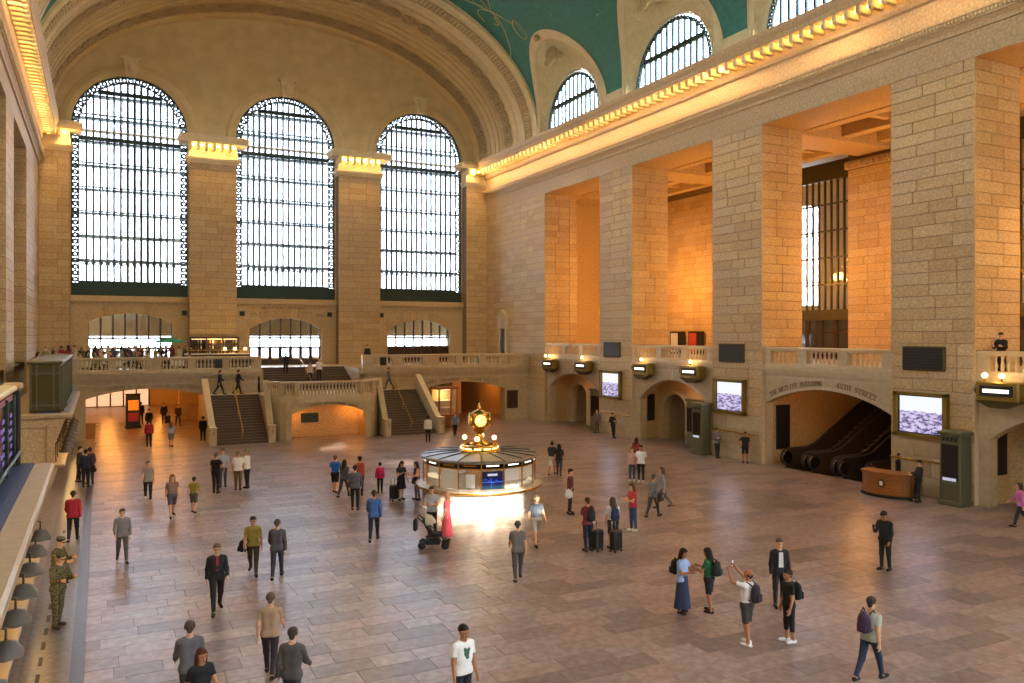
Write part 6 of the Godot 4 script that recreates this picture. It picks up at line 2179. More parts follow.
func make_protos() -> void:
	# head: skull, face, jaw, nose, ears, brow; eyes and lips darker
	var B := []
	var V := func(x, y, z): return Vector3(x, y, z)
	B.append([V.call(0, 0.135, -0.02), V.call(0, 0.135, 0.015), 0.088, 0.086, 0])
	B.append([V.call(0, 0.1, 0.03), V.call(0, 0.045, 0.042), 0.066, 0.05, 0])
	B.append([V.call(-0.02, 0.022, 0.06), V.call(0.02, 0.022, 0.06), 0.026, 0.026, 0])
	B.append([V.call(0, 0.108, 0.092), V.call(0, 0.072, 0.108), 0.008, 0.013, 0])
	for s in [-1.0, 1.0]:
		B.append([V.call(s * 0.088, 0.115, -0.005), V.call(s * 0.086, 0.075, 0.0), 0.014, 0.009, 0])
		B.append([V.call(s * 0.02, 0.12, 0.086), V.call(s * 0.05, 0.117, 0.076), 0.01, 0.01, 0])
		B.append([V.call(s * 0.035, 0.075, 0.07), V.call(s * 0.045, 0.065, 0.06), 0.02, 0.018, 0])
	B.append([V.call(-0.012, 0.047, 0.089), V.call(0.012, 0.047, 0.089), 0.007, 0.007, 1])
	B.append([V.call(0, 0.04, -0.01), V.call(0, -0.07, -0.015), 0.052, 0.056, 0])
	var head := nets(B, 0.009, 0.022)
	var cols := PackedColorArray()
	for i in head.v.size():
		var p: Vector3 = head.v[i]
		var c := Color.WHITE
		if p.z > 0.07 and absf(absf(p.x) - 0.033) < 0.013 and absf(p.y - 0.1) < 0.008:
			c = Color(0.12, 0.1, 0.1)
		elif p.z > 0.07 and absf(absf(p.x) - 0.034) < 0.02 and absf(p.y - 0.122) < 0.006:
			c = Color(0.35, 0.28, 0.22)
		elif head.tag[i] == 1:
			c = Color(0.75, 0.45, 0.42)
		cols.append(c)
	head.c = cols
	protos.head = head
	# hand: wrist at the origin, fingers along -y, thumb toward +z, palm toward -x
	for kind in ["open", "grip"]:
		B = []
		for z in [-0.026, -0.008, 0.01, 0.027]:
			B.append([V.call(0, 0.0, z * 0.6), V.call(0, -0.085, z), 0.014, 0.012, 0])
		var curl: float = 0.35 if kind == "open" else 1.15
		for q in 4:
			var z: float = [-0.03, -0.01, 0.01, 0.03][q]
			var l: float = [0.78, 0.95, 1.0, 0.92][q]
			var p := Vector3(0, -0.085, z)
			var a := curl * 0.4
			for s in 3:
				var len: float = [0.042, 0.027, 0.022][s] * l
				var e := p + Vector3(-sin(a), -cos(a), 0) * len
				B.append([p, e, [0.0092, 0.0085, 0.0078][s], [0.0085, 0.0078, 0.0068][s], 0])
				p = e
				a += curl
		B.append([V.call(-0.004, -0.02, 0.024), V.call(-0.016, -0.055, 0.05), 0.014, 0.011, 0])
		B.append([V.call(-0.016, -0.055, 0.05), V.call(-0.024, -0.085, 0.055 if kind == "open" else 0.035), 0.0105, 0.0085, 0])
		protos["hand_" + kind] = nets(B, 0.0055, 0.007)
	# hair
	var cap := [[V.call(0, 0.152, -0.03), V.call(0, 0.152, 0.012), 0.09, 0.086, 0], [V.call(0, 0.13, -0.04), V.call(0, 0.06, -0.055), 0.078, 0.05, 0], [V.call(-0.075, 0.13, -0.01), V.call(-0.08, 0.1, -0.01), 0.024, 0.015, 0], [V.call(0.075, 0.13, -0.01), V.call(0.08, 0.1, -0.01), 0.024, 0.015, 0]]
	protos.short = arrays_mesh(nets(cap, 0.012, 0.02))
	var lng := cap.duplicate()
	for s in [-1.0, 1.0]:
		lng.append([V.call(s * 0.078, 0.14, -0.005), V.call(s * 0.085, -0.1, -0.015), 0.032, 0.03, 0])
	lng.append([V.call(0, 0.1, -0.07), V.call(0, -0.2, -0.1), 0.065, 0.05, 0])
	lng.append([V.call(-0.05, 0.08, -0.06), V.call(-0.06, -0.18, -0.08), 0.05, 0.04, 0])
	lng.append([V.call(0.05, 0.08, -0.06), V.call(0.06, -0.18, -0.08), 0.05, 0.04, 0])
	protos.long = arrays_mesh(nets(lng, 0.013, 0.025))
	var bald := [[V.call(0, 0.1, -0.06), V.call(0, 0.06, -0.055), 0.055, 0.045, 0], [V.call(-0.078, 0.11, -0.03), V.call(-0.07, 0.08, -0.04), 0.02, 0.02, 0], [V.call(0.078, 0.11, -0.03), V.call(0.07, 0.08, -0.04), 0.02, 0.02, 0]]
	protos.bald = arrays_mesh(nets(bald, 0.012, 0.02))
	var pc := MB.new().lathe([Vector2(0.098, 0.125), Vector2(0.102, 0.16), Vector2(0.104, 0.215), Vector2(0.104, 0.215), Vector2(0.0, 0.225)], 16, Vector3(0, 0, -0.01))
	pc.prism(PackedVector2Array([Vector2(-0.08, 0.05), Vector2(0.08, 0.05), Vector2(0.06, 0.15), Vector2(0, 0.17), Vector2(-0.06, 0.15)]), 0.13, 0.142)
	var brim := MB.new()
	brim.lathe([Vector2(0.098, 0.125), Vector2(0.102, 0.16), Vector2(0.104, 0.215), Vector2(0.104, 0.215), Vector2(0.0, 0.225)], 16, Vector3(0, 0, -0.01))
	brim.xf = Transform3D(Basis(Vector3(1, 0, 0), Vector3(0, 0, 1), Vector3(0, -1, 0)), Vector3(0, 0.135, 0))
	brim.prism(PackedVector2Array([Vector2(-0.085, 0.04), Vector2(0.085, 0.04), Vector2(0.06, 0.14), Vector2(0, 0.155), Vector2(-0.06, 0.14)]), -0.006, 0.006)
	protos.cap = brim.mesh()


# [thighL, kneeL, thighR, kneeR, lean, head, armL(pitch, out, elbow, in), armR(...)], degrees
const POSES := {
	"stand": [2, 3, -2, 4, 1, 4, [2, 8, 12, 0.0], [4, 8, 14, 0.0]],
	"stand2": [-3, 2, 8, 14, 2, 6, [6, 12, 28, 0.1], [2, 9, 16, 0.0]],
	"walk": [24, 8, -18, 18, 4, 4, [-20, 8, 22, 0.0], [24, 8, 30, 0.05]],
	"walk2": [-16, 24, 20, 6, 4, 3, [22, 9, 34, 0.05], [-18, 9, 20, 0.0]],
	"phone": [3, 4, -2, 5, 2, 26, [28, 10, 92, 0.45], [8, 9, 24, 0.0]],
	"hold": [2, 4, -3, 6, 2, 10, [22, 12, 82, 0.4], [26, 12, 78, 0.4]],
	"photo": [4, 4, -4, 6, -3, -10, [112, 10, 30, 0.42], [104, 10, 38, 0.45]],
	"hip": [-3, 4, 6, 8, 1, 6, [-22, 42, 62, 0.5], [4, 9, 14, 0.0]],
	"lean": [12, 3, 4, 10, -7, 14, [20, 10, 86, 0.45], [24, 10, 70, 0.45]],
	"rifle": [4, 4, -4, 6, 4, 18, [24, 16, 76, 0.4], [14, 18, 92, 0.5]],
	"sit": [84, 84, 80, 86, 4, 8, [26, 14, 66, 0.25], [30, 14, 60, 0.2]],
}


func pose(kind: String) -> Dictionary:
	if protos.has("pose " + kind):
		return protos["pose " + kind]
	var q: Array = POSES[kind]
	var B := []
	var hip := Vector3(0, 0.93, 0)
	var low := 9.0
	var feet := []
	for s in 2:
		var sg := -1.0 if s == 0 else 1.0
		var th := deg_to_rad(q[s * 2])
		var kn := deg_to_rad(q[s * 2 + 1])
		var h := hip + Vector3(sg * 0.092, -0.02, 0)
		var knee := h + Vector3(sg * 0.015, -cos(th), sin(th)) * 0.42
		var ank := knee + Vector3(0, -cos(th - kn), sin(th - kn)) * 0.41
		low = minf(low, ank.y)
		feet.append([h, knee, ank, th - kn, sg])
	var lift := 0.075 - low
	var up := Vector3(0, lift, 0)
	for ft in feet:
		B.append([ft[0] + up, ft[1] + up, 0.088, 0.058, 6])
		B.append([ft[1] + up, ft[2] + up, 0.058, 0.038, 7])
		var flat: float = clampf(-ft[3] * 0.6, -0.5, 0.6) if kind.begins_with("walk") and ft[2].y + lift > 0.09 else 0.0
		var toe: Vector3 = ft[2] + up + Vector3(ft[4] * 0.03, -0.035 - sin(flat) * 0.1, 0.16)
		B.append([ft[2] + up + Vector3(0, -0.035, -0.045), toe, 0.04, 0.034, 8])
	hip += up
	var ln := deg_to_rad(q[4])
	var spine := func(y: float, x := 0.0, z := 0.0) -> Vector3: return hip + Vector3(x, (y - 0.93) * cos(ln), (y - 0.93) * sin(ln) + z)
	B.append([spine.call(0.93, -0.07), spine.call(0.93, 0.07), 0.115, 0.115, 0])
	B.append([spine.call(0.97, 0, 0.012), spine.call(1.2, 0, 0.016), 0.1, 0.1, 1])
	B.append([spine.call(1.2, 0, 0.014), spine.call(1.36, 0, 0.004), 0.1, 0.096, 2])
	B.append([spine.call(1.36), spine.call(1.43), 0.085, 0.06, 2])
	for s in [-1.0, 1.0]:
		B.append([spine.call(0.99, s * 0.055), spine.call(1.15, s * 0.06), 0.098, 0.098, 1])
		B.append([spine.call(1.17, s * 0.07, 0.005), spine.call(1.36, s * 0.085, 0.0), 0.1, 0.098, 2])
		B.append([spine.call(1.405, s * 0.05), spine.call(1.398, s * 0.15), 0.066, 0.054, 2])
	B.append([spine.call(1.42), spine.call(1.53, 0, 0.01), 0.056, 0.052, 3])
	var hands := []
	for s in 2:
		var sg := -1.0 if s == 0 else 1.0
		var a: Array = q[6 + s]
		var ph := deg_to_rad(a[0])
		var om := deg_to_rad(a[1])
		var el := deg_to_rad(a[2])
		var sh: Vector3 = spine.call(1.388, sg * 0.178)
		var d1 := Vector3(sg * sin(om), -cos(om) * cos(ph), cos(om) * sin(ph))
		var elb := sh + d1 * 0.28
		var d2 := Vector3(sg * (sin(om) * 0.5 - a[3]), -cos(ph + el), sin(ph + el)).normalized()
		var wr := elb + d2 * 0.25
		B.append([sh, elb, 0.052, 0.042, 4])
		B.append([elb, wr, 0.042, 0.03, 5])
		hands.append([wr, d2, sg])
	var d := nets(B, 0.021, 0.035)
	d.c = PackedColorArray()
	d.c.resize(d.v.size())
	d.c.fill(Color.WHITE)
	var grip: bool = kind in ["phone", "photo", "hold", "rifle"]
	for h in hands:
		var dn: Vector3 = -h[1]
		var side := Vector3(h[2], 0, 0)
		var zz := side.cross(dn).normalized()
		if absf(dn.x) > 0.95:
			zz = Vector3.BACK
		var xx := dn.cross(zz).normalized()
		var bs := Basis(xx, dn, zz)
		if h[2] < 0:
			bs = Basis(xx, dn, zz)
		append_to(d, protos["hand_grip" if grip else "hand_open"], Transform3D(bs, h[0] - dn * 0.0), 9)
	var neck: Vector3 = spine.call(1.53, 0, 0.012)
	var hx := Transform3D(Basis(Vector3.RIGHT, deg_to_rad(q[5])), neck)
	append_to(d, protos.head, hx, 10)
	d.head = hx
	d.hands = hands
	d.hip = hip
	d.mesh = arrays_mesh(d)
	d.cut = {}
	protos["pose " + kind] = d
	return d


func garment(d: Dictionary, kind: String) -> ArrayMesh:
	if d.cut.has(kind):
		return d.cut[kind]
	var f := PackedFloat32Array()   # kept where positive, cut along zero
	f.resize(d.v.size())
	var off := 0.01
	for i in d.v.size():
		var g: int = d.tag[i]
		var t: float = d.t[i]
		var p: Vector3 = d.v[i]
		var y: float = p.y - d.hip.y
		var s := -0.05
		match kind:
			"short", "long", "tank":
				if g <= 3:
					s = minf(y + (0.06 if kind == "long" else 0.04), 0.525 - y + absf(p.x) * 0.3 if g >= 2 else 1.0)
				elif g == 6:
					s = minf(y + (0.06 if kind == "long" else 0.04), 0.05)
				elif g == 4:
					s = 0.2 if kind == "long" else (0.62 - t) * 0.25
				elif g == 5 and kind == "long":
					s = (0.95 - t) * 0.25
				if kind == "tank":
					s = minf(s, 0.155 - absf(p.x))
				off = 0.016 if kind == "long" else 0.012
			"trousers", "capri", "shorts":
				if g <= 1:
					s = 0.08 - y
				elif g == 6:
					s = (0.9 - t) * 0.4 if kind == "shorts" else 0.2
				elif g == 7 and kind != "shorts":
					s = ((0.97 if kind == "trousers" else 0.5) - t) * 0.4
				off = 0.016 if kind == "shorts" else 0.01
			"shoe_1", "shoe_2":
				s = 0.05 if g == 8 and (p.x < 0) == (kind == "shoe_1") else -0.05
				off = 0.008
		f[i] = s
	var v := PackedVector3Array()
	var n := PackedVector3Array()
	var ix := PackedInt32Array()
	var map := {}
	for k in range(0, d.ix.size(), 3):
		var tri := [d.ix[k], d.ix[k + 1], d.ix[k + 2]]
		if f[tri[0]] <= 0 and f[tri[1]] <= 0 and f[tri[2]] <= 0:
			continue
		var ring := []
		for e in 3:
			var a: int = tri[e]
			var b: int = tri[(e + 1) % 3]
			if f[a] > 0:
				if not map.has(a):
					map[a] = v.size()
					v.append(d.v[a] + d.n[a] * off)
					n.append(d.n[a])
				ring.append(map[a])
			if (f[a] > 0) != (f[b] > 0):
				var key := Vector2i(mini(a, b), maxi(a, b))
				if not map.has(key):
					var u: float = f[a] / (f[a] - f[b])
					map[key] = v.size()
					v.append((d.v[a] as Vector3).lerp(d.v[b], u) + (d.n[a] as Vector3).lerp(d.n[b], u) * off)
					n.append((d.n[a] as Vector3).lerp(d.n[b], u).normalized())
				ring.append(map[key])
		for e in range(2, ring.size()):
			ix.append_array([ring[0], ring[e - 1], ring[e]])
	d.cut[kind] = arrays_mesh({"v": v, "n": n, "ix": ix})
	return d.cut[kind]


func skirt(d: Dictionary, kind: String) -> ArrayMesh:
	if d.cut.has(kind):
		return d.cut[kind]
	var rows := []
	var top: float = d.hip.y + 0.1
	var bottom: float = 0.16 if kind == "longskirt" else 0.52
	for i in 9:
		var t := i / 8.0
		var y := lerpf(bottom, top, t)
		var r := lerpf(0.27 if kind == "longskirt" else 0.23, 0.165, pow(t, 0.8))
		if t > 0.75:
			r = lerpf(0.185, 0.16, (t - 0.75) * 4)
		var row := PackedVector3Array()
		for j in 25:
			var a := TAU * j / 24.0
			var w := 1.0 + 0.07 * (1.0 - t) * sin(a * 8.0)
			row.append(Vector3(sin(a) * r * w, y, cos(a) * r * w * 0.82 + 0.01))
		rows.append(row)
	d.cut[kind] = MB.new().grid(rows, true).mesh()
	return d.cut[kind]


const SKIN := ["e0b595", "cf9f7c", "a8734f", "6d452f"]


func person(label: String, where: Vector3, h: float, turn: float, kind: String, skin: int, hair: String, hairc: String, top: String, topc: String, bot: String, botc: String, shoe: String, group := "", camo := false) -> Node3D:
	var d := pose(kind)
	var o := thing("person", label, "person", where, turn, group)
	o.scale = Vector3.ONE * h / 1.76
	var sk := "skin_%d" % skin
	if not M.has(sk):
		mat(sk, SKIN[skin], 0.55, 0.0, {"vc": 1})
	part("body", d.mesh, M[sk], o)
	part("top_garment", garment(d, top), M.camouflage if camo else cloth(topc), o)
	if bot in ["longskirt", "dress"]:
		part("skirt", skirt(d, bot), cloth(botc), o)
	else:
		part("legwear", garment(d, bot), M.camouflage if camo else cloth(botc), o)
	part("shoe", garment(d, "shoe_1"), cloth(shoe), o)
	part("shoe", garment(d, "shoe_2"), cloth(shoe), o)
	part("cap" if hair == "cap" else "hair", protos[hair], M.camouflage if hair == "cap" else cloth(hairc), o, d.head)
	return o


const CROWD := [
	["man in white t-shirt with green print standing alone at the front", 5.88, 13.71, 1.76, 12, "stand", 2, "short", "1a1410", "short", "e9e6de", "trousers", "1c2230", "e0dcd4"],
	["woman in long navy skirt facing the woman in green top", 13.10, 16.56, 1.64, 22, "hold", 2, "long", "120d0b", "short", "8fa3c4", "longskirt", "222c46", "3a2a22"],
	["woman in green top and dark shorts facing the woman in navy skirt", 13.76, 16.31, 1.62, -150, "hold", 2, "long", "120d0b", "short", "1f5a36", "shorts", "15161c", "2a2320"],
	["bald man in white shirt and shorts raising phone to take a picture", 13.06, 14.19, 1.74, -163, "photo", 2, "bald", "2a211c", "short", "d9d7d6", "shorts", "3a3630", "dedbd6"],
	["person all in black with white sneakers beside the man taking a picture", 14.04, 13.90, 1.66, -105, "stand", 2, "short", "1b1512", "short", "101013", "capri", "0f0f12", "e4e1dc"],
	["man in open dark jacket over pale shirt behind the person in black", 15.62, 15.80, 1.78, -25, "stand", 1, "short", "4a3a2e", "long", "17161a", "trousers", "242228", "1a1614"],
	["man in dark suit reading a phone alone near the information desk", 20.90, 16.87, 1.78, -81, "phone", 2, "short", "15110e", "long", "1a1b1d", "trousers", "1b1b1e", "0c0c0c"],
	["walking man in pale shirt and jeans at the lower right corner", 13.96, 11.63, 1.74, 100, "walk", 1, "short", "3b2f27", "short", "a9ab9c", "trousers", "22304a", "15120f"],
	["man in dark uniform leaning on the wooden information desk", 30.65, 23.12, 1.78, -123, "lean", 1, "short", "1a1410", "long", "121317", "trousers", "131419", "0d0d0d"],
	["attendant seated low behind the wooden information desk", 32.04, 25.14, 1.70, 8, "stand", 2, "short", "1a1410", "long", "20242c", "trousers", "15161a", "0d0d0d"],
	["person in pink top entering beside the arch at the edge of the picture", 30.01, 18.43, 1.66, -138, "walk2", 1, "long", "3a281c", "long", "c26fa8", "trousers", "2d2a33", "1a1614"],
	["man in black top and shorts standing by the escalator pier", 31.53, 34.41, 1.72, -32, "hip", 2, "short", "15110e", "short", "191a1d", "shorts", "131316", "2a2522"],
	["man in grey top leaning on the pier under the screen", 31.38, 36.53, 1.72, -11, "lean", 1, "short", "1e1713", "long", "5c5d61", "trousers", "25262b", "191614"],
	["man in black leaning against the stone pier with his bag", 31.16, 46.79, 1.74, 6, "lean", 1, "short", "1a1512", "long", "1d1d21", "trousers", "1c1c20", "131110"],
	["man in drab grey clothes standing at the far pier corner", 31.73, 49.69, 1.70, -53, "stand", 1, "short", "2a211b", "long", "6a6159", "trousers", "57514a", "1a1614"],
	["man in dark shirt and pale shorts walking with a woman", 20.20, 35.79, 1.74, 141, "walk", 2, "short", "14100d", "short", "23252e", "shorts", "b9b4ab", "2b2623"],
	["woman in black top and jeans walking close beside a man in pale shorts", 20.37, 35.38, 1.62, 145, "walk2", 2, "long", "120d0b", "short", "1a1a1e", "trousers", "2a3140", "1c1917"],
	["man in maroon shirt carrying a white bag behind the booth", 16.43, 27.68, 1.77, 54, "stand", 1, "short", "17110e", "long", "57242a", "trousers", "15161d", "0f0d0c"],
	["man in dark red shirt and navy trousers beside the suitcases", 14.13, 22.68, 1.74, -182, "stand", 1, "short", "4a3524", "short", "6e2a32", "trousers", "182036", "191614"],
	["woman in white t-shirt standing behind the black suitcases", 15.00, 22.52, 1.70, -194, "stand2", 1, "long", "4a3a2c", "short", "c9cbd2", "shorts", "26262b", "1c1917"],
	["woman in red top and blue jeans with long hair", 17.01, 24.27, 1.72, -95, "hold", 1, "long", "5a3a24", "short", "a8333b", "trousers", "2e4a78", "d8d4cc"],
	["walking person in grey with dark bag right of the jeans woman", 19.01, 25.79, 1.70, 114, "walk", 1, "short", "4a3f36", "long", "77787c", "trousers", "34343a", "1c1917"],
	["woman in pink top and jeans beside the man in white t-shirt", 22.80, 32.60, 1.62, -45, "stand", 1, "long", "6a4a32", "short", "c39a94", "trousers", "31405e", "d9d5cd"],
	["man in white t-shirt and black trousers beside woman in pink", 23.03, 32.19, 1.76, -36, "stand2", 2, "short", "15110e", "short", "dcdcdc", "trousers", "131317", "d9d5cd"],
	["walking figure in rust red dress behind the far couple", 25.03, 35.43, 1.68, 115, "walk2", 2, "long", "2a1d16", "long", "8a2f2a", "longskirt", "7a2a26", "1c1917"],
	["walking man in blue grey shirt passing in front of the booth", 12.99, 24.10, 1.74, -8, "walk", 1, "short", "3a2e25", "short", "5d6675", "shorts", "a89f90", "2b2623"],
	["man in pale grey shirt standing behind the pushchair", 10.28, 26.67, 1.78, -41, "hold", 1, "short", "3a2b21", "short", "aab0bb", "trousers", "1e2026", "15120f"],
	["woman in coral pink dress beside the pushchair", 10.59, 26.05, 1.66, -122, "stand", 1, "long", "6a4a34", "short", "d4545f", "longskirt", "d8525e", "2b1f1c"],
	["woman in short black dress reading a phone beside her suitcase", 11.41, 33.24, 1.68, 11, "phone", 1, "long", "2a1b14", "short", "121216", "dress", "121216", "1c1714"],
	["woman in black tank top and grey trousers with shoulder bag", 12.02, 32.94, 1.64, -90, "hold", 1, "long", "2a1d16", "tank", "17171b", "trousers", "6d6a6e", "1c1714"],
	["child in bright pink jacket facing away from the window", 11.09, 35.13, 1.36, -188, "stand", 1, "short", "17120f", "long", "d02462", "trousers", "17181e", "26211e"],
	["walking man in blue shirt left of the pushchair", 8.32, 27.04, 1.78, 158, "walk", 1, "short", "3a2c22", "long", "3f6098", "trousers", "232a3a", "15120f"],
	["tall man in grey sweater seen from behind left of the pink child", 9.12, 32.17, 1.80, 164, "stand2", 1, "short", "2a1f19", "long", "53565f", "trousers", "15161c", "15120f"],
	["man in red tank top behind the man in grey sweater", 10.10, 34.87, 1.74, -176, "stand", 2, "short", "15100d", "tank", "9b3a34", "trousers", "1b1c22", "15120f"],
	["person in bright blue t-shirt and dark shorts", 9.31, 36.03, 1.70, 156, "walk2", 1, "short", "7a4a2c", "short", "1f63b4", "shorts", "17181f", "2a221d"],
	["person in dark grey walking beside the blue t-shirt", 9.42, 34.96, 1.66, 135, "walk", 1, "long", "2a1d16", "long", "4d4c52", "trousers", "33353c", "1c1917"],
	["man in white shirt walking toward the stair flight", 19.18, 50.47, 1.74, 159, "stand", 2, "short", "15100d", "long", "d6d4d0", "trousers", "14141a", "15120f"],
	["woman in blue top walking under the far arch", 21.99, 52.63, 1.68, -13, "walk", 1, "long", "3a2a1e", "short", "58708c", "trousers", "1a1c24", "15120f"],
	["heavy man in black with hand on hip in the group of four", 4.59, 38.39, 1.78, 153, "hip", 1, "short", "6a5648", "short", "141418", "trousers", "17171b", "0f0d0c"],
	["man in light blue shirt in the group of four", 5.06, 39.76, 1.78, -17, "stand", 1, "short", "5a4434", "short", "a7b7cb", "trousers", "4a4d58", "15120f"],
	["man in white shirt and tan trousers in the group of four", 5.57, 38.69, 1.76, 167, "stand2", 1, "short", "8a7a68", "short", "e2e0dc", "trousers", "6a5038", "2a1f18"],
	["grey haired man in white shirt and black trousers in the group of four", 6.01, 39.01, 1.76, -129, "stand", 1, "short", "8a8076", "short", "d9d7d3", "trousers", "121217", "0f0d0c"],
	["child in mustard yellow top walking behind the woman with bare legs", 3.30, 34.47, 1.45, 165, "walk2", 1, "short", "3a2e20", "short", "8f7f3c", "shorts", "4d4636", "2a221d"],
	["woman with bare legs and dusty pink top walking", 2.48, 34.09, 1.70, 6, "walk", 1, "long", "7a5236", "short", "8a6a62", "shorts", "57525a", "3a2620"],
	["walking person in pale top left of the woman with bare legs", 1.81, 37.83, 1.72, -3, "walk2", 1, "short", "4a3a2c", "short", "8f8a84", "trousers", "262328", "c9c4bb"],
	["walking man in black suit and red tie", 2.64, 21.89, 1.80, -2, "walk", 1, "short", "6a5446", "long", "1d1e22", "trousers", "17171c", "100e0d"],
	["walking person in olive yellow top with black camera bag", 4.01, 24.89, 1.74, -14, "walk2", 2, "short", "2a221a", "short", "8a7a34", "trousers", "3d3428", "1c1814"],
	["walking person in dark grey beside the olive yellow top", 4.56, 24.17, 1.74, 164, "walk", 1, "short", "4a3e36", "long", "4a454a", "trousers", "322f36", "1c1814"],
	["walking person in tan top near the front edge", 3.12, 17.29, 1.74, 160, "walk2", 1, "short", "5a4a3e", "short", "a08468", "trousers", "2b2226", "1c1814"],
	["woman with auburn hair in black at the bottom edge", 1.54, 15.03, 1.68, 19, "walk", 2, "long", "4a1f14", "short", "111114", "trousers", "17171b", "15120f"],
	["person in grey coat just behind the auburn haired woman", 1.48, 16.18, 1.78, -180, "walk", 1, "short", "4a3e36", "long", "5d5a5c", "trousers", "2d2b30", "15120f"],
	["person in brown grey coat near the bottom edge", 3.10, 15.06, 1.74, 148, "walk2", 1, "short", "3a2e26", "long", "4c4744", "trousers", "26242a", "15120f"],
	["man in red jacket walking along the ticket windows", -0.82, 31.63, 1.76, 176, "walk", 1, "short", "3a2a20", "long", "a5202b", "trousers", "1d1f2a", "15120f"],
	["person in dark navy at the ticket counter with a bag", -0.58, 42.59, 1.74, 176, "stand", 1, "short", "1a1512", "long", "1b2233", "trousers", "151a28", "0f0d0c"],
	["person in dark maroon top in the ticket queue", -0.42, 43.37, 1.72, -159, "stand2", 2, "short", "17110e", "long", "4a2024", "trousers", "17181e", "0f0d0c"],
	["person in dark coat bent over the ticket counter", -0.89, 44.19, 1.70, 101, "hold", 1, "short", "2a1f18", "long", "23262e", "trousers", "1a1c24", "0f0d0c"],
	["soldier in camouflage looking at a phone by the ticket windows", -0.90, 22.47, 1.80, 42, "rifle", 1, "cap", "5a5a42", "long", "5a5840", "trousers", "56543d", "3a2e20"],
	["second soldier in camouflage standing farther along the ticket windows", -0.99, 24.23, 1.80, 62, "rifle", 1, "cap", "5a5a42", "long", "55543d", "trousers", "52513b", "3a2e20"],
	["person in red jacket and black trousers entering the lit passage", 2.74, 56.04, 1.72, 172, "stand", 1, "short", "2a1f19", "long", "a02630", "trousers", "1b1a20", "0f0d0c"],
	["person in black inside the lit passage beside the dark sign stand", 3.16, 64.70, 1.74, -3, "walk", 1, "short", "1a1512", "long", "17171b", "trousers", "121216", "0f0d0c"],
	["woman in pale grey dress entering the lit passage", 3.97, 55.42, 1.60, 171, "walk2", 1, "long", "5a4230", "short", "aaa9b3", "shorts", "7a747a", "2a221d"],
	["person in black with a suitcase deep in the lit passage", 4.50, 69.99, 1.72, 1, "walk", 1, "short", "1a1512", "long", "19191d", "trousers", "15151a", "0f0d0c"],
	["person in dark brown at the end of the lit passage", 5.36, 67.97, 1.72, 5, "walk2", 1, "short", "1a1512", "long", "2a2422", "trousers", "1a181b", "0f0d0c"],
	["tall person in black standing behind the dark sign stand", 2.88, 70.80, 1.74, -172, "stand", 1, "short", "1a1512", "long", "101014", "trousers", "101014", "0f0d0c"],
	["person in black at the foot of the stair parapet", 6.02, 57.07, 1.70, 164, "stand", 1, "short", "1a1512", "long", "101218", "trousers", "121318", "cfcac2"],
	["walking person in faded grey near the ticket windows", 0.61, 28.02, 1.70, 4, "walk2", 1, "short", "5a4a3e", "long", "77706c", "trousers", "57504e", "2a221d"],
	["walking person in dim grey alone on the open floor", 10.67, 20.89, 1.74, -202, "walk", 1, "short", "4a3e36", "short", "6a625e", "trousers", "4a4446", "2a221d"],
	["walking person in pale grey near the far couple", 20.36, 26.95, 1.70, -127, "walk2", 1, "long", "4a3a2c", "long", "8d8a8c", "trousers", "5c5a5e", "2a221d"]
]
# carried things: [row of the crowd, kind, colour, label]
const CARRIED := [
	[1, "pack", "14141a", "black backpack on the woman in navy skirt"],
	[2, "pack", "16221a", "dark green backpack on the woman in green top"],
	[3, "pack", "2a2228", "maroon black backpack on the man taking a picture"],
	[4, "pack", "0e0e11", "black backpack on the person all in black"],
	[7, "pack", "3d2a48", "purple backpack on the walking man in pale shirt"],
	[13, "pack", "131317", "black backpack of the man leaning on the far pier"],
	[17, "bag", "cfd0d4", "white shopping bag carried by the man in maroon shirt"],
	[18, "pack", "1b1d22", "dark backpack on the man in dark red shirt"],
	[19, "pack", "1a2a52", "navy backpack on the woman in white t-shirt"],
	[21, "bag", "26242a", "dark bag of the walking person in grey"],
	[29, "bag", "1c1a1c", "dark shoulder bag of the woman in tank top"],
	[30, "pack", "b81e55", "pink backpack on the child in pink jacket"],
	[46, "bag", "111114", "black camera bag on the walking person in olive yellow"],
	[53, "bag", "121218", "dark bag held at the ticket counter"],
	[3, "phone", "", "phone held up by the man taking a picture"],
	[6, "phone", "", "phone in the hand of the man in dark suit"],
	[28, "phone", "", "phone in the hand of the woman in short black dress"],
	[56, "phone", "", "phone in the hand of the nearer soldier"],
]


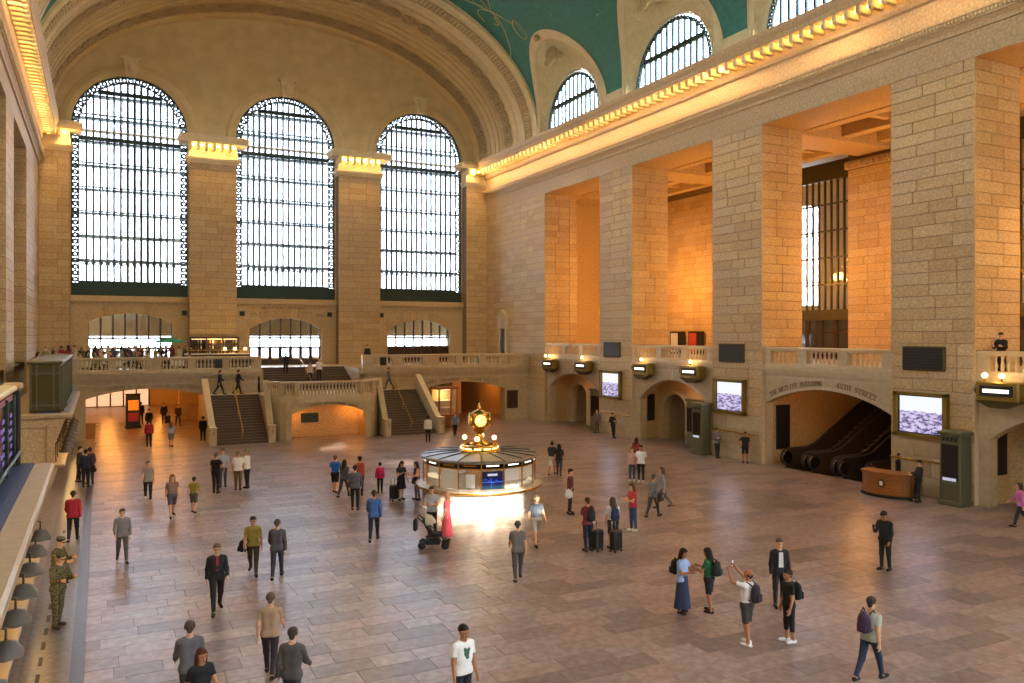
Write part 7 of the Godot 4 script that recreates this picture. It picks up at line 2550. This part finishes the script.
func build_people() -> void:
	make_protos()
	mat("camouflage", "c8c0a0", 0.85, 0.0, {"tex": "camo", "size": 0.5, "local": 1})
	var nodes := []
	for i in CROWD.size():
		var r: Array = CROWD[i]
		nodes.append(person(r[0], at(r[1], 0, r[2]), r[3], deg_to_rad(r[4]), r[5], r[6], r[7], r[8], r[9], r[10], r[11], r[12], r[13], "people in the hall", r[7] == "cap"))
	# T-shirt print on the man at the front
	var pr := MB.new()
	for q in [[0, 0, 0.06, 0.08], [-0.04, 0.07, 0.03, 0.04], [0.045, 0.06, 0.025, 0.04], [0.01, -0.075, 0.045, 0.035]]:
		pr.ball(Vector3(q[0], 1.27 + q[1], 0.132), Vector3(q[2], q[3], 0.012), 10, 6)
	part("shirt_print", pr, mat("print_green", "3f6a44", 0.8), nodes[0])
	part("necktie", MB.new().prism(PackedVector2Array([Vector2(-0.02, 1.42), Vector2(0.02, 1.42), Vector2(0.035, 1.1), Vector2(0, 1.04), Vector2(-0.035, 1.1)]), 0.118, 0.152), cloth("a02838"), nodes[45])
	part("shirt_front", MB.new().prism(PackedVector2Array([Vector2(-0.05, 1.42), Vector2(0.05, 1.42), Vector2(0.06, 1.05), Vector2(-0.06, 1.05)]), 0.116, 0.148), cloth("c9c6c0"), nodes[5])
	for c in CARRIED:
		var r: Array = CROWD[c[0]]
		var o: Node3D = nodes[c[0]]
		var d := pose(r[5])
		var s: float = r[3] / 1.76
		if c[1] == "pack":
			backpack(o.transform * Vector3(0, 1.0, -0.2), r[4], c[2], c[3], 0.44 * s)
		elif c[1] == "bag":
			backpack(o.transform * Vector3(-0.3, 0.66, -0.02), r[4] + 90.0, c[2], c[3], 0.36 * s)
		else:
			var hd: Array = d.hands[0]
			phone(o.transform * (hd[0] + hd[1] * 0.12), r[4], c[3])
	# people above: on the stair landing, the balcony and the gallery
	person("man in dark clothes looking down from the gallery balustrade", at(32.9, 5.35, 21.0), 1.76, deg_to_rad(-80), "hold", 1, "short", "15110e", "long", "17171b", "trousers", "141418", "0f0d0c", "people above")
	person("person in white shirt sitting on the upper flight of the stair", at(14.9, 3.52, 62.4), 1.72, deg_to_rad(-20), "stand", 1, "short", "3a2a20", "short", "e2e0dc", "trousers", "2a2a30", "1c1917", "people above")
	person("person in pale top beside the white shirt on the upper flight", at(14.1, 3.36, 61.9), 1.62, deg_to_rad(-10), "stand2", 1, "long", "4a3424", "short", "c9b8ae", "trousers", "33353c", "1c1917", "people above")
	person("person in dark top on the upper flight nearer the balcony doors", at(12.6, 4.01, 63.4), 1.72, deg_to_rad(170), "walk", 1, "short", "2a211b", "long", "2a2630", "trousers", "1c1c22", "0f0d0c", "people above")
	person("dark figure at the top of the ticket side flight", at(8.6, 2.88, 59.7), 1.74, deg_to_rad(100), "walk2", 1, "short", "1a1512", "long", "1c2438", "trousers", "171b26", "0f0d0c", "people above")
	person("dark blue figure behind the first at the top of the ticket side flight", at(7.4, 2.88, 59.9), 1.74, deg_to_rad(90), "walk", 1, "short", "1a1512", "long", "20263a", "trousers", "191c26", "0f0d0c", "people above")
	person("grey figure at the top of the gate side flight", at(19.6, 2.88, 59.8), 1.72, deg_to_rad(-90), "walk", 1, "short", "4a3a2e", "long", "6a6668", "trousers", "4c4a4e", "1c1917", "people above")
	person("dark figure standing on the balcony beside the stair opening", at(18.6, 4.5, 62.2), 1.76, deg_to_rad(0), "stand", 1, "short", "1a1512", "long", "23242a", "trousers", "1a1a1f", "0f0d0c", "people above")
	# diners on the far balcony
	var shades := ["c9c4ba", "2a2d38", "7d2f33", "8f8a5a", "d8d6d0", "33465f", "5a4638", "b0a79a", "1c1c20", "a05a3c", "6f7f8c", "c8a28c", "44503c", "8c2440", "e2dfd6", "39302c"]
	var words := ["cream", "charcoal", "brick red", "olive", "white", "slate blue", "brown", "sand", "black", "rust", "grey blue", "peach", "dark green", "crimson", "ivory", "umber"]
	var hairs := ["1a1512", "4a3424", "8a7a68", "2a1d16"]
	var n := 0
	for k in 9:
		var x := -2.9 + (k % 5) * 1.95 + (0.9 if k > 4 else 0.0)
		var l := 62.4 if k < 5 else 64.6
		for s in 2:
			var dx := -0.8 if s == 0 else 0.8
			var ch := thing("bistro_chair", "dark bistro chair at the %s row %s table, %s" % ["front" if k < 5 else "back", ORD[k % 5], "ticket side" if s == 0 else "stair side"], "chair", at(x + dx, 4.5, l), PI / 2 if s == 0 else -PI / 2, "restaurant chairs")
			part("seat", MB.new().bbox(Vector3(0, 0.39, 0), Vector3(0.42, 0.05, 0.42), 0.015), M.dark_wood, ch)
			part("backrest", MB.new().bbox(Vector3(0, 0.72, -0.22), Vector3(0.4, 0.66, 0.04), 0.015), M.dark_wood, ch)
			for q in [[-0.18, -0.18], [0.18, -0.18], [-0.18, 0.18], [0.18, 0.18]]:
				part("leg", MB.new().tube([Vector3(q[0], 0, q[1]), Vector3(q[0], 0.38, q[1])], 0.018, 6), M.dark_wood, ch)
			person("seated diner in %s top at the %s row %s table" % [words[n % 16], "front" if k < 5 else "back", ORD[k % 5]], at(x + dx, 4.5, l), 1.72, PI / 2 if s == 0 else -PI / 2, "sit", n % 3, "long" if n % 3 == 0 else "short", hairs[n % 4], "long" if n % 2 else "short", shades[n % 16], "trousers", "2a2a30", "1c1917", "restaurant diners")
			n += 1
	for k in 24:
		var x := -3.4 + k * 0.44
		var l := 66.0 + 0.85 * ((k * 5) % 4)
		if x > 5.2:
			l = 67.6 + 0.3 * (k % 2)
		person("%s guest standing in %s top behind the tables, %s" % [["short haired", "long haired"][k % 2], words[(k * 5 + 3) % 16], "ticket side" if k < 8 else ("middle" if k < 16 else "by the bar")], at(x, 4.5, l), 1.66 + 0.03 * (k % 5), k * 1.3, ["stand", "hold", "stand2", "hip"][k % 4], k % 3, "long" if k % 2 else "short", hairs[(k + 1) % 4], "long", shades[(k * 5 + 3) % 16], "trousers", "26242a", "1c1917", "restaurant guests standing")
